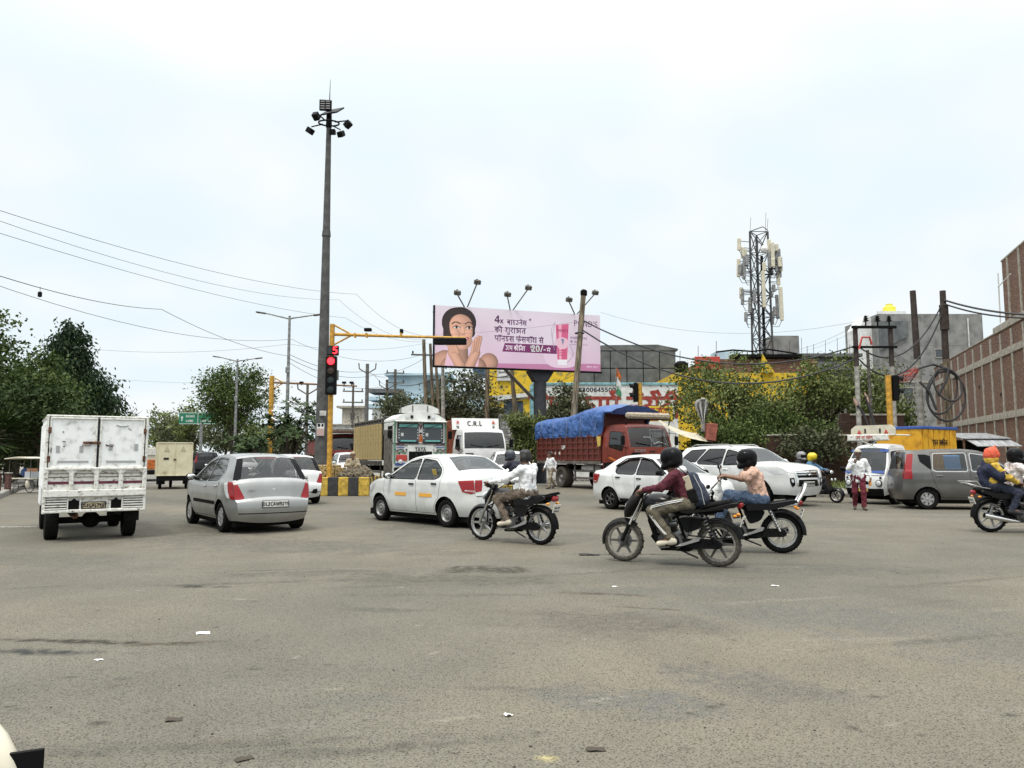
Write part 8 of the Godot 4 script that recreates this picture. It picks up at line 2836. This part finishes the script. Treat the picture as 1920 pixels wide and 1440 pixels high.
	for k in 14: fr.tube([V(-.9,1.1,0),V(-1.3 + rng.randf_range(-.3,.2),.9 + rng.randf_range(-.35,.3),rng.randf_range(-.1,.2)),V(-1.8 + rng.randf_range(-.2,.3),.75 + rng.randf_range(-.4,.2),.1)],.014,4)
	put(t,"frayed_ends",fr,M.signred)
	t = thing("transformer_cables","cables with pale ends behind the twin-post pole","cable",V(16.4,.1,-35.9))
	put(t,"cable",mb_().tube([V(-.35,3.9,0),V(-.05,3.5,0),V(.25,2.7,0),V(.45,2.0,0)],[.07,.06,.06,.06],7).tube([V(.15,4.2,0),V(.3,3.6,0),V(.5,2.9,0),V(.6,2.0,0)],.06,7),M.wire)
	put(t,"cable_end",mb_().tube([V(-.42,4.1,0),V(-.34,3.9,0),V(-.28,3.75,0)],[.03,.08,.07],6).tube([V(.1,4.35,0),V(.2,4.1,0),V(.24,3.9,0)],[.03,.07,.06],6),mk("cablepink",.5,.33,.27,.7))
	t = thing("feeder_pillar","dark electrical cabinet beneath the cable coil","cabinet",V(20.1,.1,-36.6))
	put(t,"cabinet",mb_().box(V(-.2,1.2,0),V(.7,2.4,.5),.02),M.matte)
	put(t,"door",mb_().box(V(-.2,1.2,.26),V(.6,2.2,.03),.01),M.greyiron)
	# flag
	t = thing("national_flag","small orange, white and green flag on a thin pole","flag",V(6.1,0,-45.0))
	put(t,"pole",mb_().tube([V(0,0,0),V(0,6.8,0)],.025,6),M.galv)
	for k in 3:
		var rows := []
		for i in 5:
			var row := []
			for e in 4: row.append(V(.02 + .09 * e + .05 * sin(e * 2.0 + i),6.7 - k * .5 - i * .13 - e * .12,.05 * sin(e * 3.0 + i * .8)))
			rows.append(row)
		put(t,"flag_band",mb_().skin(rows,false,V(0,6,-2)),M[["orange","white","green"][k]])


func hang(pts: Array,sag: float) -> Array:
	var o := []
	for i in pts.size() - 1:
		var n := 14
		for k in n + (1 if i == pts.size() - 2 else 0):
			var u := float(k) / n
			var p: Vector3 = pts[i].lerp(pts[i + 1],u)
			p.y -= sag * 4.0 * u * (1.0 - u)
			o.append(p)
	return o


func wires() -> void:
	var g := "overhead wires"
	var list := [
		["highest wire coming in from the top left towards the mast",[V(-12.4,7.1,-15),V(-8.2,10.0,-40),V(-4.9,8.4,-44)],.5,.014],
		["second highest wire coming in from the left",[V(-12.3,6.9,-14.8),V(-8.9,9.5,-39),V(-4.9,8.2,-44)],.62,.012],
		["wire from the left edge just under the two highest",[V(-13.4,7.1,-17),V(-9.2,9.1,-42),V(-5.0,8.1,-44.2)],.4,.014],
		["lowest sagging wire running from the left edge to the near street lamp",[V(-14.8,6.45,-19),V(-11.0,7.3,-38),V(-4.9,7.4,-44)],.75,.016],
		["bent wire at left carrying the small hanging black box",[V(-10.6,5.2,-13.2),V(-12.0,6.5,-26),V(-11.0,6.4,-37.6)],.25,.018],
		["thin wire crossing low above the dark trees",[V(-23.2,7.2,-40),V(-11.0,7.0,-37.6),V(-4.9,8.0,-44)],.35,.012],
		["lowest thin wire above the green road sign",[V(-33.0,7.7,-60),V(-12.95,6.0,-46)],.3,.012],
		["upper cable from the near street lamp to the V-armed pole",[V(-11.0,6.5,-37.6),V(-10.4,7.6,-55.0),V(-9.45,8.2,-62)],.4,.025],
		["middle cable from the near street lamp to the V-armed pole",[V(-11.0,6.3,-37.6),V(-9.9,7.3,-55.0),V(-9.4,7.5,-62)],.5,.025],
		["lower cable from the near street lamp, dipping behind the mast",[V(-11.0,6.1,-37.6),V(-8.0,5.6,-46),V(-4.6,5.4,-44)],.5,.02],
		["cable from the three leaning poles to the V-armed pole",[V(-10.4,7.4,-55),V(-4.9,7.2,-44)],.4,.022],
		["thick cable from the leaning poles passing under the billboard",[V(-9.45,7.3,-62),V(-4.6,5.9,-44),V(-1.5,6.3,-45),V(.1,6.4,-45)],.25,.035],
		["cable below the billboard between the wooden poles",[V(-4.4,5.2,-44),V(-1.5,5.6,-45),V(.2,5.2,-45),V(3.2,5.6,-38)],.25,.02],
		["thin wire running across the billboard face",[V(-4.9,7.7,-39.5),V(3.4,8.2,-38)],.12,.01],
		["upper thick cable from the tan leaning pole to the twin posts",[V(3.45,8.3,-38),V(16.3,6.7,-36),V(21.6,9.2,-38)],1.5,.045],
		["lower thick cable sagging from the tan leaning pole to the twin posts",[V(3.45,7.8,-38),V(16.3,6.1,-36),V(21.6,8.8,-38)],1.9,.05],
		["thin wire from the tower to the insulators",[V(20.0,9.6,-60),V(16.7,7.9,-36)],.5,.014],
		["thick cable from the tall right pole to the right edge",[V(21.6,9.3,-38),V(21.5,6.95,-29.5)],.25,.06],
		["second thick cable beside the one at the right edge",[V(21.6,9.1,-38),V(21.9,6.95,-29.6)],.35,.05],
		["thin wire between the tall right pole and the brick building",[V(20.3,7.0,-38),V(26.0,7.2,-36)],.2,.012],
		["thin wire from the twin posts to the tall poles",[V(17.9,6.5,-36),V(20.3,6.0,-38)],.15,.012],
		["long thin wire from the billboard's lamps to the twin posts",[V(5.0,9.6,-43),V(16.6,7.9,-36)],.9,.012],
		["thin wire between insulators and the grey stepped building",[V(17.2,7.95,-36),V(25.0,10.6,-67)],.3,.012]]
	for w in list:
		solo("overhead_wire",mb_().tube(hang(w[1],w[2]),w[3] * (.5 if w[3] < .03 else .8),5),M.wire,w[0],"wire",Vector3.ZERO,g)
	var b := thing("junction_box","small black box dangling from a wire at upper left","junction box",V(-11.09,5.4,-17.8))
	put(b,"case",mb_().box(V(0,-.12,0),V(.09,.13,.07),.02),M.black)
	put(b,"lead",mb_().tube([V(0,.06,0),V(0,-.06,0)],.006,4),M.wire)


func telecom_tower() -> void:
	var t := thing("telecom_tower","lattice telecom tower hung with white panel antennas","tower",V(20.2,7.4,-62.0),1,0)
	var m: Material = mk("lattice",.06,.062,.065,.6,.3)
	var hgt := 12.4
	var c := [V(-.85,0,.5),V(.85,0,.5),V(.2,0,-.8)]
	for p in c: put(t,"leg",mb_().tube([p,p * .86 + V(0,hgt,0)],.085,8),m)
	for k in 7:
		var y0 := k * hgt / 7.0
		var y1 := (k + 1) * hgt / 7.0
		for i in 3:
			var a: Vector3 = c[i]
			var b: Vector3 = c[(i + 1) % 3]
			var f0 := lerpf(1.0,.86,y0 / hgt)
			var f1 := lerpf(1.0,.86,y1 / hgt)
			put(t,"brace",mb_().bar(a * f0 + V(0,y0,0),b * f1 + V(0,y1,0),.06,.06).bar(b * f0 + V(0,y0,0),a * f1 + V(0,y1,0),.06,.06).bar(a * f1 + V(0,y1,0),b * f1 + V(0,y1,0),.05,.05),m)
	put(t,"cable_run",mb_().box(V(.25,hgt * .42,.2),V(.2,hgt * .84,.12)),M.black)
	var lad := mb_()
	for x: float in [-.25,-.05]: lad.tube([V(x,0,.35),V(x,hgt * .95,.3)],.015,5)
	for k in 30: lad.bar(V(-.25,.4 * k,.34),V(-.05,.4 * k,.34),.02,.02)
	put(t,"ladder",lad,m)
	var an := [[-1.75,8.6,.5,1.5,"w"],[-1.35,8.4,.7,1.9,"d"],[-1.5,6.3,.5,1.3,"d"],[-1.3,4.9,.6,.7,"d"],[.95,9.6,.8,1.8,"w"],[1.35,9.0,.5,1.7,"d"],[1.65,8.6,.3,2.4,"d"],[1.62,5.0,.5,2.8,"w"],[1.4,5.2,.2,2.0,"d"],[.1,6.0,.9,3.0,"w"],[.2,9.0,.9,.7,"w"],[-.95,5.6,.6,1.3,"d"],[1.1,7.4,.4,.6,"d"]]
	rng.seed = 12
	for k in 12: an.append([[-1.55,-1.2,1.25,1.45,.85,-.6][k % 6] + rng.randf_range(-.1,.1),rng.randf_range(4.6,10.2),rng.randf_range(.1,.9),rng.randf_range(.4,1.3),"d" if k % 3 else "w"])
	for k in 14: an.append([[-1.75,-1.4,-1.1,.75,1.0,1.3,1.6][k % 7] + rng.randf_range(-.08,.08),rng.randf_range(8.6,10.8),rng.randf_range(.2,.95),rng.randf_range(.6,1.6),"w" if k % 2 else "d"])
	for a in an:
		var p := put(t,"antenna_panel",mb_().box(V(a[0],a[1] + a[3] / 2,a[2]),V(.3 if a[4] == "w" else .26,a[3],.16),.04,RZ(-2 if a[0] < 0 else 1)),M.cream if a[4] == "w" else M.galv)
		put(p,"mount",mb_().tube([V(a[0],a[1] + .3,a[2] - .1),V(signf(a[0]) * .75,a[1] + .3,.3)],.03,5).tube([V(a[0],a[1] + a[3] - .2,a[2] - .1),V(signf(a[0]) * .75,a[1] + a[3] - .2,.3)],.03,5),m)
		put(p,"cable",mb_().tube([V(a[0],a[1],a[2]),V(a[0] * .85,a[1] - .5,a[2]),V(signf(a[0]) * .8,a[1] - .45,.4),V(signf(a[0]) * .7,a[1] + .3,.4)],.025,5),M.wire)
	put(t,"dish",mb_().lathe([Vector2(0,.12),Vector2(.25,.05),Vector2(.3,0),Vector2(.3,-.2),Vector2(0,-.22)],14,TX(V(.35,10.9,.7),RX(90))),M.white)
	put(t,"top_rail",mb_().tube([V(-.75,hgt,.43),V(.3,hgt + .35,.6),V(.74,hgt + .1,.43)],.04,5),m)
	for q in [[-.7,1.2],[.55,1.6],[.7,1.1]]: put(t,"lightning_rod",mb_().tube([V(q[0],hgt,.4),V(q[0] + .1,hgt + q[1],.4)],.015,4),m)


func road_sign() -> void:
	var t := thing("direction_sign","green overhead direction sign at the end of the left road","sign",V(-30.6,-.6,-75.0))
	put(t,"board",mb_().box(V(0,5.75,0),V(3.7,1.15,.08),.02),mk("signgreen",.012,.16,.09,.5))
	put(t,"border",mb_().box(V(0,6.28,.045),V(3.6,.04,.01)).box(V(0,5.22,.045),V(3.6,.04,.01)).box(V(.0,5.75,.045),V(.04,1.0,.01)),M.white)
	write(t,"DELHI",.22,M.white,V(-.75,5.95,.05),Basis(),true)
	write(t,"LONI",.22,M.white,V(-.8,5.5,.05),Basis(),true)
	write(t,"MEERUT",.2,M.white,V(.95,5.5,.05),Basis(),true)
	put(t,"arrow",mb_().prism(P2([-.05,-.2,.05,-.2,.05,.1,.14,.1,0,.28,-.14,.1,-.05,.1]),.01,TX(V(-1.55,5.7,.05))),M.white)
	put(t,"post",mb_().tube([V(.3,0,-.1),V(.3,5.6,-.1)],.16,8),M.galv)


# --- the billboard's print, drawn into a picture
func fill(im: Image,p: PackedVector2Array,c: Color) -> void:
	var y0 := 1e9
	var y1 := -1e9
	for q in p: y0 = minf(y0,q.y); y1 = maxf(y1,q.y)
	for y in range(maxi(0,int(floor(y0))),mini(im.get_height(),int(ceil(y1)) + 1)):
		var xs := []
		for i in p.size():
			var a := p[i]
			var b := p[(i + 1) % p.size()]
			if (a.y <= y + .5) != (b.y <= y + .5): xs.append(a.x + (y + .5 - a.y) / (b.y - a.y) * (b.x - a.x))
		xs.sort()
		for i in range(0,xs.size() - 1,2):
			var r := Rect2i(int(round(xs[i])),y,int(round(xs[i + 1])) - int(round(xs[i])),1)
			if r.size.x > 0: im.fill_rect(r,c)


# a rounded form in the printed picture
func rod(im: Image,a: Vector2,b: Vector2,r: float,c: Color,soft := .36) -> void:
	var lo := a.min(b) - Vector2(r,r)
	var hi := a.max(b) + Vector2(r,r)
	var ab := b - a
	for y in range(maxi(0,int(lo.y)),mini(im.get_height(),int(hi.y) + 1)):
		for x in range(maxi(0,int(lo.x)),mini(im.get_width(),int(hi.x) + 1)):
			var p := Vector2(x,y) - a
			var q := p - ab * clampf(p.dot(ab) / maxf(ab.length_squared(),.01),.0,1.0)
			var d := q.length() / r
			if d < 1.0:
				var k := 1.0 - soft + soft * sqrt(1.0 - d * d) - .1 * q.x / r
				im.set_pixel(x,y,Color(clampf(c.r * k,0,1),clampf(c.g * k,0,1),clampf(c.b * k,0,1)))


func blob(pts: Array) -> PackedVector2Array:
	var o := PackedVector2Array()
	var p := P2(pts)
	var m := p.size()
	for i in m:
		for k in 6:
			o.append(p[i].cubic_interpolate(p[(i + 1) % m],p[(i - 1 + m) % m],p[(i + 2) % m],k / 6.0))
	return o


func stroke(im: Image,p: PackedVector2Array,w: float,c: Color) -> void:
	for i in p.size() - 1:
		var d := (p[i + 1] - p[i]).normalized() * w * .5
		var q := Vector2(-d.y,d.x)
		fill(im,PackedVector2Array([p[i] - d * .6 + q,p[i] - d * .6 - q,p[i + 1] + d * .6 - q,p[i + 1] + d * .6 + q]),c)


func hindi_print(im: Image,word: String,x: float,y: float,h: float,width: float,c: Color,weight := .17) -> void:
	var s := strokes_of(word)
	var k: float = width / s[1]
	for p: PackedVector2Array in s[0]:
		var q := PackedVector2Array()
		for e in p: q.append(Vector2(x + e.x * k,y - e.y * h))
		stroke(im,q,h * weight,c)


func billboard_print() -> ImageTexture:
	var im := Image.create(1024,352,false,Image.FORMAT_RGB8)
	for y in 352:
		im.fill_rect(Rect2i(0,y,1024,1),Color8(226,213,224).lerp(Color8(222,190,211),y / 352.0))
	fill(im,blob([0,352,0,322,300,326,700,318,1024,306,1024,352]),Color8(196,128,166))
	fill(im,blob([420,60,620,20,760,60,700,200,500,230]),Color8(228,212,226))
	fill(im,blob([660,250,780,240,860,280,840,330,700,330]),Color8(232,205,222))
	# woman: shoulders, neck, hair, face and the hands at her cheeks, as the printed photograph models them
	var skin := Color8(226,172,148)
	for e in [[0,352,60,318,58,.92],[290,352,320,320,54,.92],[100,360,240,360,66,.9],[150,236,156,330,42,.8]]: rod(im,Vector2(e[0],e[1]),Vector2(e[2],e[3]),e[4],skin * e[5])
	fill(im,P2([58,352,74,268,92,266,112,352]),Color8(232,188,206))
	fill(im,P2([238,352,248,274,262,274,256,352]),Color8(232,188,206))
	for e in [[130,96,152,92,90],[90,120,90,166,42],[206,120,206,150,30]]: rod(im,Vector2(e[0],e[1]),Vector2(e[2],e[3]),e[4],Color8(52,36,35))
	for e in [[152,112,154,132,68,1.0],[154,150,160,196,58,1.0],[116,152,122,164,26,1.03],[198,150,196,162,24,1.03],[160,214,164,226,26,1.0]]: rod(im,Vector2(e[0],e[1]),Vector2(e[2],e[3]),e[4],skin * e[5],.16)
	stroke(im,P2([100,106,112,94,130,92,148,100]),6,Color8(70,46,40))
	stroke(im,P2([178,100,194,90,210,91,220,102]),6,Color8(70,46,40))
	fill(im,blob([106,124,124,115,146,124,126,130]),Color8(236,226,222))
	fill(im,blob([182,124,200,114,218,122,200,129]),Color8(236,226,222))
	for e in [126,201]: rod(im,Vector2(e,121),Vector2(e,123),7,Color8(46,30,28))
	stroke(im,P2([104,124,124,114,148,123]),4,Color8(48,30,28))
	stroke(im,P2([180,123,200,113,220,121]),4,Color8(48,30,28))
	rod(im,Vector2(164,124),Vector2(168,152),8,skin * 1.04,.1)
	stroke(im,P2([156,160,166,164,178,159]),3,Color8(168,112,94))
	fill(im,blob([128,184,150,178,164,181,178,177,200,180,190,198,164,206,138,200]),Color8(190,84,92))
	fill(im,blob([138,187,164,185,190,184,184,193,164,197,144,194]),Color8(246,240,238))
	for e in [[150,348,104,270,30],[98,268,66,200,10],[110,262,80,190,10],[122,262,94,196,10],[134,270,110,208,9],[204,348,240,268,28],[252,258,270,176,10],[242,252,256,174,10],[230,256,242,186,10],[220,264,228,204,9]]: rod(im,Vector2(e[0],e[1]),Vector2(e[2],e[3]),e[4],skin * .99)
	var small: Image = im.get_region(Rect2i(0,0,400,352))
	small.resize(300,264,Image.INTERPOLATE_BILINEAR)
	small.resize(400,352,Image.INTERPOLATE_CUBIC)
	im.blit_rect(small,Rect2i(0,0,400,352),Vector2i.ZERO)
	# words
	var purple := Color8(84,36,84)
	hindi_print(im,"bAETnes",428,90,28,122,purple)
	hindi_print(im,"kI SurAat",354,140,30,190,purple)
	hindi_print(im,"pOnDs fesvOS se",354,192,30,302,purple)
	fill(im,P2([416,202,740,202,740,254,400,254]),Color8(118,40,98))
	hindi_print(im,"TAy kIijE",420,244,26,122,Color8(240,226,236))
	hindi_print(im,"me",676,244,22,24,Color8(240,226,236))
	hindi_print(im,"nAyisn mAED",826,158,13,112,Color8(90,60,92),.14)
	hindi_print(im,"ke sAQ",826,182,13,60,Color8(90,60,92),.14)
	stroke(im,P2([826,190,940,190]),2,Color8(110,70,110))
	hindi_print(im,"ibl trA",930,332,10,76,Color8(240,220,232),.14)
	# tube
	stroke(im,blob([732,60,706,110,716,180,726,230,712,150]),3,Color8(170,156,176))
	stroke(im,blob([820,190,842,230,836,270,806,306,846,250]),3,Color8(170,156,176))
	fill(im,P2([734,76,818,64,806,286,744,288]),Color8(214,96,136))
	fill(im,P2([752,74,772,72,770,287,756,288]),Color8(238,170,192))
	fill(im,P2([744,288,806,286,804,320,748,320]),Color8(240,236,240))
	fill(im,blob([740,166,776,150,812,166,806,210,776,222,746,210]),Color8(232,190,206))
	fill(im,P2([768,160,788,160,780,200]),Color8(120,130,160))
	for k in 3: stroke(im,P2([752,232 + k * 14,800,230 + k * 14]),4,Color8(190,70,110))
	return ImageTexture.create_from_image(im)


func billboard() -> void:
	# left edge nearer: from (-4.15, -40.7) to (5.04, -43.8)
	var t := thing("billboard","large pink face-wash advertising billboard on a single dark post","billboard",V(.45,0,-42.25),.9475,-.3197)
	var hw := 4.85
	var y0 := 6.3
	var y1 := 9.55
	var m := StandardMaterial3D.new()
	m.albedo_texture = billboard_print()
	m.roughness = .45
	var f := mb_()
	f.sheet(V(-hw,y0,.06),V(hw,y0,.06),V(hw,y1,.06),V(-hw,y1,.06),V(0,0,1))
	var face := put(t,"poster",f,m)
	put(t,"panel",mb_().box(V(0,(y0 + y1) / 2,0),V(hw * 2,y1 - y0,.1)),M.matte)
	put(t,"frame",mb_().box(V(0,y0 - .05,.02),V(hw * 2 + .16,.1,.16),.01).box(V(-hw - .04,(y0 + y1) / 2,.02),V(.08,y1 - y0,.16),.01),M.black)
	var px := func(x: float,y: float,z: float): return V(-hw + x / 1024.0 * hw * 2,y1 - y / 352.0 * (y1 - y0),z)
	var pur := mk("adpurple",.09,.02,.085,.5)
	write(face,"4",.42,pur,px.call(368,62,.066),Basis(),true)
	write(face,"x",.28,pur,px.call(396,70,.066),Basis(),true)
	write(face,"*",.24,pur,px.call(572,58,.066),Basis(),false)
	write(face,"20/-",.38,M.white,px.call(624,228,.066),Basis(),true,.95)
	write(face,"POND'S",.34,mk("adgrey",.16,.1,.17,.5),px.call(928,58,.066),Basis(),false,.95)
	write(face,"POND'S",.16,mk("adpink",.4,.05,.16,.5),px.call(778,108,.066),Basis(),true,.85)
	# rupee sign
	put(face,"lettering",mb_().box(px.call(582,214,.066),V(.2,.045,.006)).box(px.call(582,222,.066),V(.2,.04,.006)).bar(px.call(578,230,.067),px.call(588,244,.067),.006,.05).box(px.call(588,219,.068),V(.04,.12,.006)),M.white)
	put(t,"post",mb_().tube([V(1.35,0,-.5),V(1.35,y0 - .6,-.5)],.36,14),mk("postgrey",.035,.04,.045,.6,.0,"blotch",.4))
	put(t,"post_head",mb_().prism(P2([-.36,0,.36,0,.75,.6,-.75,.6]),.6,TX(V(1.35,y0 - .65,-.5))),M.postgrey)
	for k in 5: put(t,"back_truss",mb_().bar(V(-4.4 + k * 2.2,y0,-.35),V(-4.4 + k * 2.2,y1,-.35),.1,.1).bar(V(-4.4 + k * 2.2,y0,-.35),V(-4.4 + k * 2.2,y1,-.06),.06,.06),M.greyiron)
	for y in [y0 + .3,y1 - .3]: put(t,"back_rail",mb_().bar(V(-hw,y,-.4),V(hw,y,-.4),.1,.1),M.greyiron)
	for q in [[-3.15,-.7,.5],[-3.05,.3,1.15],[-.55,-.5,.6],[-.45,.6,1.05],[3.35,-.8,.55],[3.4,.75,1.05]]:
		var e := V(q[0] + q[1],y1 + q[2],.9)
		var a := put(t,"lamp_arm",mb_().tube([V(q[0],y1 - .05,-.05),e],.035,6),M.greyiron)
		put(a,"floodlight",mb_().box(e + V(0,.05,.06),V(.36,.24,.2),.03,RX(28)).box(e + V(0,.2,.0),V(.1,.1,.08),.02),M.greyiron)


# ---------------------------------------------------------------- litter on the road and the machine at the left edge
func scrap(called: String,label: String,at: Vector3,s: Vector3,m: Material,turn := .0,bend := .3) -> void:
	var rows := []
	rng.seed = int(absf(at.x * 100.0) + absf(at.z * 10.0))
	for i in 5:
		var row := []
		for k in 5: row.append(V((i / 4.0 - .5) * s.x,s.y * (.3 + bend * rng.randf() + .3 * sin(i * 1.3)),(k / 4.0 - .5) * s.z * (.85 + .3 * rng.randf())))
		rows.append(row)
	var o := solo(called,mb_().skin(rows),m,label,"litter",at,"litter on the road")
	o.rotation.y = turn


func litter() -> void:
	var white := mk("paper",.72,.72,.7,.8)
	var rag := mk("rag",.02,.02,.02,.9)
	var leaf := mk("dryleaf",.05,.04,.028,.9)
	scrap("paper_scrap","flat white paper scrap lying left of centre on the road",V(-2.63,.0,-6.72),V(.11,.008,.1),white,.4,.1)
	scrap("paper_scrap","tiny white scrap near the pothole at left",V(-3.05,.0,-5.85),V(.05,.008,.05),white,1.0)
	scrap("plastic_rag","crumpled black rag on the road left of the sports motorcycle",V(1.18,.0,-11.9),V(.32,.03,.14),rag,.1)
	scrap("dry_leaf","dark leaf at the lower left of the road",V(-1.93,.0,-4.55),V(.09,.012,.06),leaf,.3)
	scrap("dry_leaf","dark curled leaf near the bottom centre of the view",V(.43,.0,-4.1),V(.1,.014,.05),leaf,.1)
	scrap("dry_leaf","dark leaf left of the bottom centre of the view",V(-1.33,.0,-3.98),V(.09,.01,.05),leaf,.7)
	scrap("paper_scrap","white scrap on the road right of the sports motorcycle",V(3.05,.0,-9.1),V(.09,.012,.06),white,.2)
	scrap("paper_scrap","white scrap on the road below the sports motorcycle's front wheel",V(1.19,.0,-9.05),V(.08,.01,.05),white,.9)
	scrap("paper_scrap","small crumpled scrap near the camera, left of centre",V(-.02,.0,-4.62),V(.05,.02,.035),white,.5)
	var st := mb_()
	rng.seed = 17
	for k in 130:
		var z := -rng.randf_range(3.6,15.0)
		var r := rng.randf_range(.003,.008)
		st.ell(V(rng.randf_range(-.7,.7) * -z,r * .4,z),V(r,r * .7,r * rng.randf_range(.7,1.4)),RY(rng.randf() * 180.0),6,4)
	var g := solo("road_grit",st,mk("grit",.07,.06,.05,.95),"dark grit and pebbles scattered over the near road","grit")
	g.set_meta("kind","stuff")
	# front of a motorcycle reaching into the lower left corner
	var at := V(-2.68,0,-2.98)
	var t := thing("near_motorcycle","front of a motorcycle with cream mudguard in the lower left corner","motorcycle",at,.985,.17,"motorcycles waiting and crossing")
	motorbike(t,{"kind": "commuter","wb": 1.28,"r": .3,"style": "five","paint": mk("creampaint",.62,.58,.46,.3)})
	put(t,"front_plate",mb_().box(V(.93,.36,.0),V(.2,.2,.012),.004,RY(35)),M.black)


func _ready() -> void:
	camera_sky_sun()
	make_textures()
	make_materials()
	truck_materials()
	setting_materials()
	ground()
	pavements()
	buildings()
	brick_block()
	traffic_island()
	all_plants()
	mast()
	signals()
	street_lamps()
	poles()
	telecom_tower()
	billboard()
	road_sign()
	all_trucks()
	all_cars()
	all_riders()
	all_walkers()
	wires()
	litter()
